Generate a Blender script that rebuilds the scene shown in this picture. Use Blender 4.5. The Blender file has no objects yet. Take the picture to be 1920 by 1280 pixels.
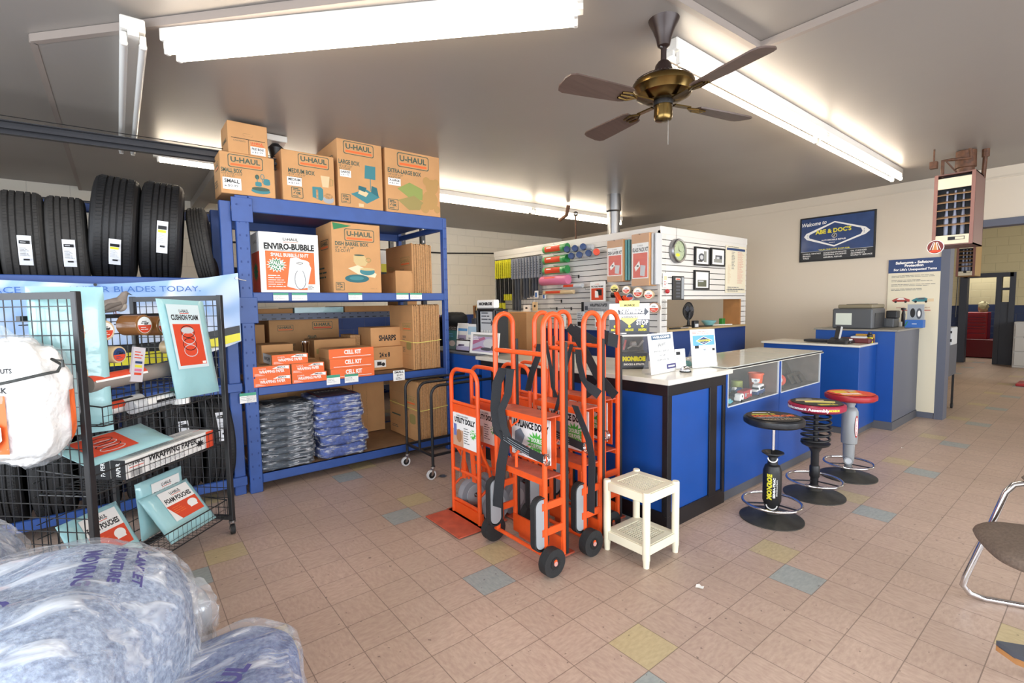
import bpy, math, random
from mathutils import Vector as V, Matrix, noise
random.seed(7)
PI = math.pi
col = bpy.context.scene.collection
# ------------------------------------------------------------------ camera solved from the photograph's vanishing points
FPX, YAW, PITCH, ROLL, EYE = 919.73, math.radians(51.4357), math.radians(4.2319), math.radians(-.8616), V((0, 0, 1.6))
FW = V((math.cos(YAW)*math.cos(PITCH), math.sin(YAW)*math.cos(PITCH), -math.sin(PITCH)))
_r = V((math.sin(YAW), -math.cos(YAW), 0)); _u = _r.cross(FW)
RT = _r*math.cos(ROLL)+_u*math.sin(ROLL); UP = -_r*math.sin(ROLL)+_u*math.cos(ROLL)
cd = bpy.data.cameras.new('camera'); cam = bpy.data.objects.new('camera', cd); col.objects.link(cam)
cd.sensor_width = 36; cd.lens = FPX*36/1920; cd.clip_start = .02
cam.matrix_world = Matrix(((RT.x, UP.x, -FW.x, EYE.x), (RT.y, UP.y, -FW.y, EYE.y), (RT.z, UP.z, -FW.z, EYE.z), (0, 0, 0, 1)))
bpy.context.scene.camera = cam
def ray(px, py): return FW+RT*((px-960)/FPX)-UP*((py-640)/FPX)
def AX(px, py, x): r = ray(px, py); return EYE+r*(x/r.x)      # measured point on the plane X = x
def AY(px, py, y): r = ray(px, py); return EYE+r*(y/r.y)
def AZ(px, py, z=0): r = ray(px, py); return EYE+r*((z-EYE.z)/r.z)

# ------------------------------------------------------------------ materials
def L(c): return tuple((x/12.92 if x <= .04045 else ((x+.055)/1.055)**2.4) for x in c)
def H(h): return L([int(h[i:i+2], 16)/255 for i in (0, 2, 4)])+(1,)
MC = {}
def mat(name, hexc, rough=.5, metal=0, var=0, vscale=8, bump=0, bscale=40, coat=0, alpha=1, trans=0, emit=0, spec=.5, stretch=None, hex2=None):
    if name in MC: return MC[name]
    m = bpy.data.materials.new(name); m.use_nodes = True; nt = m.node_tree; b = nt.nodes['Principled BSDF']; N = nt.nodes; K = nt.links
    c = H(hexc); b.inputs['Base Color'].default_value = c
    b.inputs['Roughness'].default_value = rough; b.inputs['Metallic'].default_value = metal
    b.inputs['Coat Weight'].default_value = coat; b.inputs['Coat Roughness'].default_value = .12
    b.inputs['Alpha'].default_value = alpha; b.inputs['Transmission Weight'].default_value = trans
    b.inputs['Specular IOR Level'].default_value = spec
    if emit:
        b.inputs['Emission Color'].default_value = c; b.inputs['Emission Strength'].default_value = emit
    if var or bump or hex2:
        tc = N.new('ShaderNodeTexCoord'); mp = N.new('ShaderNodeMapping'); K.new(tc.outputs['Object'], mp.inputs['Vector'])
        if stretch: mp.inputs['Scale'].default_value = stretch
    if var or hex2:
        n = N.new('ShaderNodeTexNoise'); n.inputs['Scale'].default_value = vscale; n.inputs['Detail'].default_value = 4
        K.new(mp.outputs[0], n.inputs['Vector'])
        mx = N.new('ShaderNodeMix'); mx.data_type = 'RGBA'
        if hex2: mx.inputs[6].default_value = c; mx.inputs[7].default_value = H(hex2)
        else:
            mx.inputs[6].default_value = tuple(x*(1-var) for x in c[:3])+(1,); mx.inputs[7].default_value = tuple(min(1, x*(1+var)) for x in c[:3])+(1,)
        cr = N.new('ShaderNodeMapRange'); cr.inputs[1].default_value = .35; cr.inputs[2].default_value = .65
        K.new(n.outputs['Fac'], cr.inputs[0]); K.new(cr.outputs[0], mx.inputs[0]); K.new(mx.outputs[2], b.inputs['Base Color'])
    if bump:
        n2 = N.new('ShaderNodeTexNoise'); n2.inputs['Scale'].default_value = bscale; n2.inputs['Detail'].default_value = 3
        K.new(mp.outputs[0], n2.inputs['Vector'])
        bp = N.new('ShaderNodeBump'); bp.inputs['Strength'].default_value = bump; bp.inputs['Distance'].default_value = .01
        K.new(n2.outputs['Fac'], bp.inputs['Height']); K.new(bp.outputs[0], b.inputs['Normal'])
        if coat: K.new(bp.outputs[0], b.inputs['Coat Normal'])
    MC[name] = m; return m
CARD = mat('cardboard', 'c79563', .8, var=.05, vscale=5)
CARD2 = mat('cardboard_edge', 'b48a5e', .85, var=.22, vscale=60)
CARD3 = mat('cardboard_plain', 'c09060', .85, var=.08, vscale=4)
BLUE = mat('blue_steel', '2f5093', .45, var=.06, vscale=10)
LAM = mat('blue_laminate', '0c4796', .42, var=.04, vscale=4)
DKBLUE = mat('dark_blue_paint', '1c3a78', .6)
BLACK = mat('black_paint', '1a1a1c', .45)
BLKM = mat('black_metal', '262628', .4, var=.1, vscale=20)
RUB = mat('rubber', '222223', .72, var=.1, vscale=40, bump=.2, bscale=120)
RUBF = mat('rubber_old', '353331', .75, var=.12, vscale=30)
ORG = mat('orange_paint', 'e4551f', .35, var=.06, vscale=12)
ORGD = mat('orange_worn', 'b5523a', .6, var=.15, vscale=14)
OPR = mat('orange_print', 'ea6c33', .6)
ORE = mat('orange_red_print', 'd94a2a', .6)
WHT = mat('white_print', 'f1f0ec', .6)
PAPER = mat('paper', 'e9e8e4', .6)
INK = mat('black_ink', '17171a', .6)
GINK = mat('green_ink', '44584c', .7)
TEAL = mat('teal_ink', '3f7f86', .7)
OLIV = mat('olive_ink', '9a8a52', .7)
GRN = mat('green_print', '2a7a4a', .6)
GRNB = mat('bright_green', '4fb545', .6)
YEL = mat('yellow_print', 'e2d838', .5)
YELP = mat('pale_yellow', 'efe27c', .5)
GRY = mat('grey_print', '9aa0a6', .6)
LGR = mat('light_grey', 'c6c9cc', .5)
DGR = mat('dark_grey', '4b4f58', .5)
NAVY = mat('navy_print', '27406f', .5)
BPR = mat('blue_print', '2b62ae', .5)
SKYB = mat('sky_print', '5fa3dd', .5)
RED = mat('red_paint', 'b3262c', .35)
PINK = mat('pink_plastic', 'd9799b', .4)
CHR = mat('chrome', 'd8d8da', .12, metal=1)
STL = mat('steel', '9a9a9c', .35, metal=1)
FOAM = mat('foam_cyan', 'a3d2d6', .3, coat=.8, bump=.5, bscale=11)
CREAM = mat('cream_plastic', 'efe8cd', .4)
BEIGE = mat('beige_paint', 'd2c6b4', .5)
SLATW = mat('slatwall_white', 'dedbd6', .35)
GREYF = mat('grey_paint', '5a5e6c', .5)
PLAST = mat('clear_plastic', 'eef2f6', .12, alpha=.16, bump=.6, bscale=14, spec=.8)
GLASS = mat('case_glass', 'dfe8e6', .02, alpha=.06, spec=.5)
BRASS = mat('antique_brass', '6f5a34', .25, metal=1)
BRONZE = mat('bronze', '2e211e', .35, metal=.3)
TUBE = mat('lit_tube', 'fff0da', .5, emit=14); TUBEB = mat('lit_tube_warm', 'fff0d8', .5, emit=24)
TUBEO = mat('unlit_tube', 'dcdcd8', .35)
FIXW = mat('fixture_enamel', 'd9d6d0', .4)
BRN = mat('brown_tape', '93602f', .3, coat=.5)
TAN = mat('tan_tape', 'd8bd92', .35, coat=.5)
WOOD = mat('plywood_tan', 'a97645', .6, var=.1, vscale=6)

def film(name, lo, hi, sc, stretch, bump=.8, tint='eef2f8', rough=.1):      # clear plastic film: cloudy in its folds, glossy everywhere
    m = mat(name, tint, rough, bump=bump, bscale=sc, stretch=stretch, spec=.9); nt = m.node_tree; N = nt.nodes; b = N['Principled BSDF']
    n = [x for x in N if x.type == 'TEX_NOISE'][0]; n.inputs['Distortion'].default_value = .8; r = N.new('ShaderNodeMapRange'); r.inputs[1].default_value = .5; r.inputs[2].default_value = .72; r.inputs[3].default_value = lo; r.inputs[4].default_value = hi
    nt.links.new(n.outputs['Fac'], r.inputs[0]); nt.links.new(r.outputs[0], b.inputs['Alpha']); return m
# ------------------------------------------------------------------ mesh builder
_tc = {}
def glyphs(s, bold, shear, space):
    k = (s, bold, shear, space)
    if k not in _tc:
        c = bpy.data.curves.new('t', 'FONT'); c.body = s; c.size = 1; c.resolution_u = 2; c.offset = bold; c.shear = shear; c.space_character = space
        o = bpy.data.objects.new('t', c); me = bpy.data.meshes.new_from_object(o)
        vs = [(v.co.x, v.co.y) for v in me.vertices]; fs = [tuple(p.vertices) for p in me.polygons]
        bpy.data.objects.remove(o); bpy.data.curves.remove(c); bpy.data.meshes.remove(me)
        if not vs: vs = [(0, 0)]
        x0 = min(v[0] for v in vs); x1 = max(v[0] for v in vs); y0 = min(v[1] for v in vs); y1 = max(v[1] for v in vs)
        _tc[k] = (vs, fs, x0, y0, max(1e-4, x1-x0), max(1e-4, y1-y0))
    return _tc[k]
class Fr:                                   # a flat face to print on: origin, right, up; n points out of the face
    def __init__(s, o, u, v): s.o = V(o); s.u = V(u).normalized(); s.v = V(v).normalized(); s.n = s.u.cross(s.v)
    def p(s, x, y, d=0): return s.o+s.u*x+s.v*y+s.n*d
def face_y(x0, z0, y): return Fr((x0, y, z0), (1, 0, 0), (0, 0, 1))       # looks towards -Y
def face_x(y1, z0, x): return Fr((x, y1, z0), (0, -1, 0), (0, 0, 1))      # looks towards -X
def face_z(x0, y0, z): return Fr((x0, y0, z), (1, 0, 0), (0, 1, 0))
class MB:
    def __init__(s): s.v = []; s.f = []; s.m = []; s.ms = []; s.lay = 0
    def mi(s, m):
        if m not in s.ms: s.ms.append(m)
        return s.ms.index(m)
    def add(s, vs, fs, m):
        o = len(s.v); i = s.mi(m); s.v += [V(v) for v in vs]
        for f in fs: s.f.append(tuple(a+o for a in f)); s.m.append(i)
        return s
    def box(s, x0, y0, z0, x1, y1, z1, m, b=0):
        return s.obox(V(((x0+x1)/2, (y0+y1)/2, (z0+z1)/2)), ((1, 0, 0), (0, 1, 0), (0, 0, 1)), (abs(x1-x0)/2, abs(y1-y0)/2, abs(z1-z0)/2), m, b)
    def obox(s, c, ax, h, m, b=0):
        c = V(c); A = [V(a).normalized() for a in ax]
        if b <= 0:
            vs = [c+A[0]*h[0]*i+A[1]*h[1]*j+A[2]*h[2]*k for i in (-1, 1) for j in (-1, 1) for k in (-1, 1)]
            return s.add(vs, [(0, 1, 3, 2), (4, 6, 7, 5), (0, 4, 5, 1), (2, 3, 7, 6), (0, 2, 6, 4), (1, 5, 7, 3)], m)
        b = min(b, min(h)*.95); vs = []; ix = {}
        for i in (-1, 1):
            for j in (-1, 1):
                for k in (-1, 1):
                    for a in range(3):
                        q = [h[0]-b, h[1]-b, h[2]-b]; q[a] = h[a]
                        ix[(i, j, k, a)] = len(vs); vs.append(c+A[0]*q[0]*i+A[1]*q[1]*j+A[2]*q[2]*k)
        fs = []
        sg = [(-1, -1), (1, -1), (1, 1), (-1, 1)]
        for a in range(3):
            o = [x for x in range(3) if x != a]
            for d in (-1, 1):
                l = []
                for p, q in sg:
                    t = [0, 0, 0]; t[a] = d; t[o[0]] = p; t[o[1]] = q; l.append(ix[(*t, a)])
                fs.append(tuple(l if (d > 0) == (a != 1) else l[::-1]))
        for a in range(3):                 # edges along axis a
            o = [x for x in range(3) if x != a]
            for p, q in sg:
                l = []
                for d, w in ((-1, o[0]), (-1, o[1]), (1, o[1]), (1, o[0])):
                    t = [0, 0, 0]; t[a] = d; t[o[0]] = p; t[o[1]] = q; l.append(ix[(*t, w)])
                fs.append(tuple(l))
        for i in (-1, 1):
            for j in (-1, 1):
                for k in (-1, 1): fs.append((ix[(i, j, k, 0)], ix[(i, j, k, 1)], ix[(i, j, k, 2)]))
        return s.add(vs, fs, m)
    def bar(s, p, q, w, h, m, up=(0, 0, 1), b=0):          # box from p to q, w wide, h tall
        p = V(p); q = V(q); d = (q-p); l = d.length; d.normalize(); r = d.cross(V(up))
        if r.length < 1e-4: r = d.cross(V((1, 0, 0)))
        r.normalize(); t = r.cross(d)
        return s.obox((p+q)/2, (d, r, t), (l/2, w/2, h/2), m, b)
    def tube(s, pts, r, m, seg=8, closed=False, rs=None):
        P = [V(p) for p in pts]; n = len(P); rings = []; pr = None
        for i in range(n):
            if closed: d = (P[(i+1) % n]-P[i-1])
            else: d = P[min(i+1, n-1)]-P[max(i-1, 0)]
            d.normalize()
            if pr is None:
                a = V((0, 0, 1)) if abs(d.z) < .9 else V((1, 0, 0)); x = d.cross(a).normalized()
            else: x = (pr-d*pr.dot(d)).normalized()
            pr = x; y = d.cross(x); rr = rs[i] if rs else r
            rings.append([P[i]+x*rr*math.cos(2*PI*k/seg)+y*rr*math.sin(2*PI*k/seg) for k in range(seg)])
        vs = [v for R_ in rings for v in R_]; fs = []
        for i in range(n if closed else n-1):
            j = (i+1) % n
            for k in range(seg):
                k2 = (k+1) % seg; fs.append((i*seg+k, i*seg+k2, j*seg+k2, j*seg+k))
        if not closed: fs.append(tuple(range(seg))[::-1]); fs.append(tuple((n-1)*seg+k for k in range(seg)))
        return s.add(vs, fs, m)
    def cyl(s, p, q, r, m, seg=20, r2=None): return s.tube([p, q], r, m, seg, rs=[r, r if r2 is None else r2])
    def lathe(s, prof, o, m, seg=28, ax=(0, 0, 1)):        # profile (radius, height) about an axis through o
        o = V(o); z = V(ax).normalized(); x = z.cross(V((0, 0, 1)) if abs(z.z) < .9 else V((1, 0, 0))).normalized(); y = z.cross(x)
        vs = []; n = len(prof)
        for r, h in prof:
            for k in range(seg): a = 2*PI*k/seg; vs.append(o+z*h+x*r*math.cos(a)+y*r*math.sin(a))
        fs = [(i*seg+k, i*seg+(k+1) % seg, (i+1)*seg+(k+1) % seg, (i+1)*seg+k) for i in range(n-1) for k in range(seg)]
        fs.append(tuple(range(seg))[::-1]); fs.append(tuple((n-1)*seg+k for k in range(seg)))
        return s.add(vs, fs, m)
    def ball(s, c, r, m, seg=16, n=9, sc=(1, 1, 1)):
        c = V(c); vs = []; fs = []
        for i in range(n+1):
            t = PI*i/n
            for k in range(seg):
                a = 2*PI*k/seg; vs.append(c+V((r*sc[0]*math.sin(t)*math.cos(a), r*sc[1]*math.sin(t)*math.sin(a), -r*sc[2]*math.cos(t))))
        for i in range(n):
            for k in range(seg): fs.append((i*seg+k, i*seg+(k+1) % seg, (i+1)*seg+(k+1) % seg, (i+1)*seg+k))
        return s.add(vs, fs, m)
    # ---- printing on a face
    def _d(s, d):
        if d is None: s.lay += 1; return .0004+.00012*s.lay
        return d
    def poly(s, F, pts, m, d=None):
        d = s._d(d); return s.add([F.p(x, y, d) for x, y in pts], [tuple(range(len(pts)))], m)
    def rect(s, F, x0, y0, x1, y1, m, d=None): return s.poly(F, [(x0, y0), (x1, y0), (x1, y1), (x0, y1)], m, d)
    def ell(s, F, cx, cy, rx, ry, m, d=None, n=20): return s.poly(F, [(cx+rx*math.cos(2*PI*k/n), cy+ry*math.sin(2*PI*k/n)) for k in range(n)], m, d)
    def star(s, F, cx, cy, r0, r1, n, m, sy=1, d=None):
        d = s._d(d); pts = [(cx+(r0 if k % 2 else r1)*math.cos(PI*k/n), cy+sy*(r0 if k % 2 else r1)*math.sin(PI*k/n)) for k in range(2*n)]
        vs = [F.p(x, y, d) for x, y in pts]+[F.p(cx, cy, d)]
        return s.add(vs, [(k, (k+1) % (2*n), 2*n) for k in range(2*n)], m)
    def ring(s, F, pts, w, m, d=None):                     # closed outline of width w (inwards about the centroid)
        d = s._d(d); n = len(pts); cx = sum(p[0] for p in pts)/n; cy = sum(p[1] for p in pts)/n; vs = []
        ex = max(abs(p[0]-cx) for p in pts); ey = max(abs(p[1]-cy) for p in pts)
        for x, y in pts: vs.append(F.p(x, y, d)); vs.append(F.p(cx+(x-cx)*(1-w/ex), cy+(y-cy)*(1-w/ey), d))
        return s.add(vs, [(2*i, 2*((i+1) % n), 2*((i+1) % n)+1, 2*i+1) for i in range(n)], m)
    def text(s, F, t, x, y, h, m, w=None, al='c', bold=.0, shear=0, d=None, sp=1, rot=0):
        vs, fs, x0, y0, W, Hh = glyphs(t, bold, shear, sp); d = s._d(d)
        low = any(c in t for c in 'gjpqy'); asc = .729
        k = h/asc if not low else h/asc; kx = k if w is None else w/W
        wid = W*kx; ox = {'c': -wid/2, 'l': 0, 'r': -wid}[al]; yb = 0 if low else y0
        out = []; c_, s_ = math.cos(rot), math.sin(rot)
        for a, b in vs:
            px_ = ox+(a-x0)*kx; py_ = (b-yb)*k-h/2; out.append(F.p(x+px_*c_-py_*s_, y+px_*s_+py_*c_, d))
        return s.add(out, fs, m)
    def lines(s, F, x0, y0, x1, y1, n, m, t=.35, al='l', seed=1):   # greeked small print
        rnd = random.Random(seed); d = s._d(None); st = (y1-y0)/n
        for i in range(n):
            y = y1-st*(i+.5); w = (x1-x0)*rnd.uniform(.6, 1); a = x0 if al == 'l' else (x0+x1-w)/2
            q = a
            while q < a+w-1e-4:
                e = min(a+w, q+st*rnd.uniform(1.2, 4)); s.poly(F, [(q, y-st*t/2), (e, y-st*t/2), (e, y+st*t/2), (q, y+st*t/2)], m, d); q = e+st*.35
        return s
    def build(s, name, parent=None, loc=None, smooth=True, ang=35, **tags):
        me = bpy.data.meshes.new(name); o = bpy.data.objects.new(name, me)
        if parent is not None:
            inv = parent.matrix_basis.inverted() if parent.parent is None else (parent.parent.matrix_basis@parent.matrix_basis).inverted()
            vs = [inv@v for v in s.v]; o.parent = parent
        else:
            if loc is None:
                xs = [v.x for v in s.v]; ys = [v.y for v in s.v]; loc = ((min(xs)+max(xs))/2, (min(ys)+max(ys))/2, min(v.z for v in s.v))
            o.location = loc; l = V(loc); vs = [v-l for v in s.v]
        me.from_pydata([tuple(v) for v in vs], [], s.f)
        for m in s.ms: me.materials.append(m)
        me.polygons.foreach_set('material_index', s.m); me.update()
        if smooth:
            me.polygons.foreach_set('use_smooth', [True]*len(me.polygons)); me.set_sharp_from_angle(angle=math.radians(ang))
        col.objects.link(o); tagit(o, **tags); return o
def tagit(o, label=None, cat=None, group=None, kind=None):
    if label: o['label'] = label
    if cat: o['category'] = cat
    if group: o['group'] = group
    if kind: o['kind'] = kind
    return o
def T(name, label, cat, loc=(0, 0, 0), rz=0, group=None):
    o = bpy.data.objects.new(name, None); o.empty_display_size = .05; o.matrix_basis = Matrix.Translation(V(loc))@Matrix.Rotation(rz, 4, 'Z')
    col.objects.link(o); return tagit(o, label, cat, group)
def dup(root, loc, rz, label, group=None):
    r = root.copy(); col.objects.link(r); r.matrix_basis = Matrix.Translation(V(loc))@Matrix.Rotation(rz, 4, 'Z'); r['label'] = label
    if group: r['group'] = group
    for ch in list(root.children):
        c = ch.copy(); col.objects.link(c); c.parent = r
        for g in list(ch.children):
            d = g.copy(); col.objects.link(d); d.parent = c
    return r
def S(name, mb, label, cat, group=None, **k): return mb.build(name, label=label, cat=cat, group=group, **k)
def ST(name, mb, **k): return mb.build(name, kind='structure', **k)
def arc(c, r, a0, a1, n, ux, uy):
    c = V(c); ux = V(ux); uy = V(uy)
    return [c+ux*(r*math.cos(a0+(a1-a0)*i/n))+uy*(r*math.sin(a0+(a1-a0)*i/n)) for i in range(n+1)]
def rrect(cx, cy, w, h, r, n=4):
    p = []
    for (sx, sy, a) in ((1, -1, -PI/2), (1, 1, 0), (-1, 1, PI/2), (-1, -1, PI)):
        for i in range(n+1):
            t = a+PI/2*i/n; p.append((cx+sx*(w/2-r)+r*math.cos(t), cy+sy*(h/2-r)+r*math.sin(t)))
    return p
def blob(mb, c, h, m, e=2.6, amp=.02, fs=3, seed=0, nu=48, nv=26, rz=0, tilt=(0, 0), zmin=None, wr=0, wf=14):
    vs = []; c = V(c); R3 = Matrix.Rotation(rz, 3, 'Z')@Matrix.Rotation(tilt[0], 3, 'X')@Matrix.Rotation(tilt[1], 3, 'Y')
    def sp(x, p): return math.copysign(abs(x)**p, x)
    for i in range(nv+1):
        t = -PI/2+PI*i/nv
        for k in range(nu):
            a = 2*PI*k/nu; ct = sp(math.cos(t), 2/e) if abs(math.cos(t)) > 1e-6 else 0
            q = V((ct*sp(math.cos(a), 2/e), ct*sp(math.sin(a), 2/e), sp(math.sin(t), 2/e)))
            n = noise.noise(q*fs+V((seed*7.3, seed*3.1, 0)))*amp
            if wr: n += wr*(1-abs(2*noise.noise(V((q.x*wf*.35+seed, q.y*wf, q.z*wf*1.3)))))
            p = R3@V((q.x*(h[0]+n), q.y*(h[1]+n), q.z*(h[2]+n)))+c
            if zmin is not None: p.z = max(p.z, zmin)
            vs.append(p)
    fs = [(i*nu+k, i*nu+(k+1) % nu, (i+1)*nu+(k+1) % nu, (i+1)*nu+k) for i in range(nv) for k in range(nu)]
    return mb.add(vs, fs, m)
from mathutils.bvhtree import BVHTree
def drape(src, mb, pts, faces, m, o, u, v, d, off):        # lays flat print onto a curved surface: points (x, y) on u, v thrown along d
    tree = BVHTree.FromPolygons([tuple(q) for q in src.v], src.f); out = []
    for x, y in pts:
        p = V(o)+u*x+v*y-d*2; h = tree.ray_cast(p, d)[0]; out.append((h if h is not None else V(o)+u*x+v*y)-d*off)
    return mb.add(out, faces, m)
def gridp(x0, x1, y0, y1, n=16): return [(x0+(x1-x0)*i/n, y0+(y1-y0)*j/n) for i in range(n+1) for j in range(n+1)], [(i*(n+1)+j, (i+1)*(n+1)+j, (i+1)*(n+1)+j+1, i*(n+1)+j+1) for i in range(n) for j in range(n)]
def textp(s, x, y, h, w, bold=.03):
    vs, fs, x0, y0, W, Hh = glyphs(s, bold, 0, 1); return [(x+((a-x0)/W-.5)*w, y+((b-y0)/Hh-.5)*h) for a, b in vs], fs
def logo(mb, F, cx, cy, w, ink=GINK, barm=OPR, frame=True):      # boxed wordmark with an orange underline bar
    h = w*.4
    if frame: mb.ring(F, rrect(cx, cy, w, h, h*.16), w*.022, ink)
    mb.text(F, 'U-HAUL', cx, cy+h*.1, h*.4, ink, w=w*.84, bold=.03)
    mb.rect(F, cx-w*.43, cy-h*.36, cx+w*.43, cy-h*.2, barm)
# ================================================================== setting materials
def nodes(name):
    m = bpy.data.materials.new(name); m.use_nodes = True; return m, m.node_tree.nodes, m.node_tree.links, m.node_tree.nodes['Principled BSDF']
def mth(N, K, op, a, b=None, c=None):
    n = N.new('ShaderNodeMath'); n.operation = op
    for i, x in enumerate((a, b, c)):
        if x is None: continue
        if isinstance(x, (int, float)): n.inputs[i].default_value = x
        else: K.new(x, n.inputs[i])
    return n.outputs[0]
def mix(N, K, f, a, b):
    n = N.new('ShaderNodeMix'); n.data_type = 'RGBA'
    for i, x in ((0, f), (6, a), (7, b)):
        if isinstance(x, (int, float, tuple)): n.inputs[i].default_value = x
        else: K.new(x, n.inputs[i])
    return n.outputs[2]
def floor_mat():
    m, N, K, b = nodes('vinyl_tile'); tc = N.new('ShaderNodeTexCoord'); sp = N.new('ShaderNodeSeparateXYZ'); K.new(tc.outputs['Object'], sp.inputs[0])
    u = mth(N, K, 'DIVIDE', mth(N, K, 'SUBTRACT', sp.outputs[0], 1.715), .2286); v = mth(N, K, 'DIVIDE', mth(N, K, 'SUBTRACT', sp.outputs[1], 1.228), .2286)
    i = mth(N, K, 'FLOOR', u); j = mth(N, K, 'FLOOR', v); fu = mth(N, K, 'FRACT', u); fv = mth(N, K, 'FRACT', v)
    def eq(x, off, md): return mth(N, K, 'COMPARE', mth(N, K, 'FLOORED_MODULO', mth(N, K, 'ADD', x, off), md), 0, .3)
    yel = mth(N, K, 'MULTIPLY', eq(i, 0, 6), eq(j, 0, 5)); blu = mth(N, K, 'MULTIPLY', eq(i, 1, 6), eq(j, 1, 5))
    # streaked marbling, turned a quarter on alternate tiles
    par = mth(N, K, 'FLOORED_MODULO', mth(N, K, 'ADD', i, j), 2)
    cm = N.new('ShaderNodeCombineXYZ'); sx = mth(N, K, 'MULTIPLY', sp.outputs[0], mth(N, K, 'ADD', 26, mth(N, K, 'MULTIPLY', par, 40))); sy = mth(N, K, 'MULTIPLY', sp.outputs[1], mth(N, K, 'SUBTRACT', 66, mth(N, K, 'MULTIPLY', par, 40)))
    K.new(sx, cm.inputs[0]); K.new(sy, cm.inputs[1]); K.new(mth(N, K, 'ADD', mth(N, K, 'MULTIPLY', i, 3.7), mth(N, K, 'MULTIPLY', j, 1.9)), cm.inputs[2])
    n1 = N.new('ShaderNodeTexNoise'); n1.inputs['Scale'].default_value = 1; n1.inputs['Detail'].default_value = 5; K.new(cm.outputs[0], n1.inputs['Vector'])
    r1 = N.new('ShaderNodeMapRange'); r1.inputs[1].default_value = .3; r1.inputs[2].default_value = .7; K.new(n1.outputs['Fac'], r1.inputs[0])
    base = mix(N, K, r1.outputs[0], H('b3998a'), H('c8b09f'))
    n2 = N.new('ShaderNodeTexNoise'); n2.inputs['Scale'].default_value = .9; n2.inputs['Detail'].default_value = 6; K.new(tc.outputs['Object'], n2.inputs['Vector'])
    r2 = N.new('ShaderNodeMapRange'); r2.inputs[1].default_value = .35; r2.inputs[2].default_value = .7; r2.inputs[3].default_value = 0; r2.inputs[4].default_value = .45; K.new(n2.outputs['Fac'], r2.inputs[0])
    base = mix(N, K, r2.outputs[0], base, H('9e8a79'))
    wn = N.new('ShaderNodeTexWhiteNoise'); wn.noise_dimensions = '2D'; c2 = N.new('ShaderNodeCombineXYZ'); K.new(i, c2.inputs[0]); K.new(j, c2.inputs[1]); K.new(c2.outputs[0], wn.inputs['Vector'])
    base = mix(N, K, mth(N, K, 'MULTIPLY', wn.outputs[0], .16), base, H('8a776a'))
    yc = mix(N, K, r1.outputs[0], H('b3a27a'), H('c3b389')); bc = mix(N, K, r1.outputs[0], H('8c9797'), H('9fa8a6'))
    base = mix(N, K, mth(N, K, 'MULTIPLY', yel, .85), base, yc); base = mix(N, K, mth(N, K, 'MULTIPLY', blu, .9), base, bc)
    g = .009
    ed = mth(N, K, 'MAXIMUM', mth(N, K, 'MAXIMUM', mth(N, K, 'LESS_THAN', fu, g), mth(N, K, 'GREATER_THAN', fu, 1-g)), mth(N, K, 'MAXIMUM', mth(N, K, 'LESS_THAN', fv, g), mth(N, K, 'GREATER_THAN', fv, 1-g)))
    base = mix(N, K, mth(N, K, 'MULTIPLY', ed, .6), base, H('4a3a30'))
    # dark specks and scuffs
    n3 = N.new('ShaderNodeTexNoise'); n3.inputs['Scale'].default_value = 34; n3.inputs['Detail'].default_value = 2; K.new(tc.outputs['Object'], n3.inputs['Vector'])
    sk = mth(N, K, 'GREATER_THAN', n3.outputs['Fac'], .715); base = mix(N, K, mth(N, K, 'MULTIPLY', sk, .55), base, H('3a2e28'))
    K.new(base, b.inputs['Base Color'])
    ro = N.new('ShaderNodeMapRange'); ro.inputs[3].default_value = .3; ro.inputs[4].default_value = .5; K.new(n2.outputs['Fac'], ro.inputs[0]); K.new(ro.outputs[0], b.inputs['Roughness'])
    bp = N.new('ShaderNodeBump'); bp.inputs['Strength'].default_value = .04; bp.inputs['Distance'].default_value = .002; K.new(mth(N, K, 'SUBTRACT', n1.outputs['Fac'], mth(N, K, 'MULTIPLY', ed, .8)), bp.inputs['Height']); K.new(bp.outputs[0], b.inputs['Normal'])
    return m
def block_mat(name, top, low, zs, axis):       # painted concrete block, two colours split at height zs
    m, N, K, b = nodes(name); tc = N.new('ShaderNodeTexCoord'); sp = N.new('ShaderNodeSeparateXYZ'); K.new(tc.outputs['Object'], sp.inputs[0])
    cm = N.new('ShaderNodeCombineXYZ'); K.new(sp.outputs[axis], cm.inputs[0]); K.new(sp.outputs[2], cm.inputs[1])
    br = N.new('ShaderNodeTexBrick'); br.inputs['Scale'].default_value = 1; br.inputs['Brick Width'].default_value = .406; br.inputs['Row Height'].default_value = .203
    br.inputs['Mortar Size'].default_value = .007; br.inputs['Mortar Smooth'].default_value = .6; K.new(cm.outputs[0], br.inputs['Vector'])
    c = mix(N, K, mth(N, K, 'GREATER_THAN', sp.outputs[2], zs), H(low), H(top))
    c = mix(N, K, mth(N, K, 'MULTIPLY', br.outputs['Fac'], .18), c, tuple(x*.35 for x in H(top)[:3])+(1,))
    K.new(c, b.inputs['Base Color']); b.inputs['Roughness'].default_value = .5
    n = N.new('ShaderNodeTexNoise'); n.inputs['Scale'].default_value = 60; K.new(tc.outputs['Object'], n.inputs['Vector'])
    bp = N.new('ShaderNodeBump'); bp.inputs['Strength'].default_value = .5; bp.inputs['Distance'].default_value = .006
    K.new(mth(N, K, 'SUBTRACT', mth(N, K, 'MULTIPLY', n.outputs['Fac'], .25), br.outputs['Fac']), bp.inputs['Height']); K.new(bp.outputs[0], b.inputs['Normal'])
    return m
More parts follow.
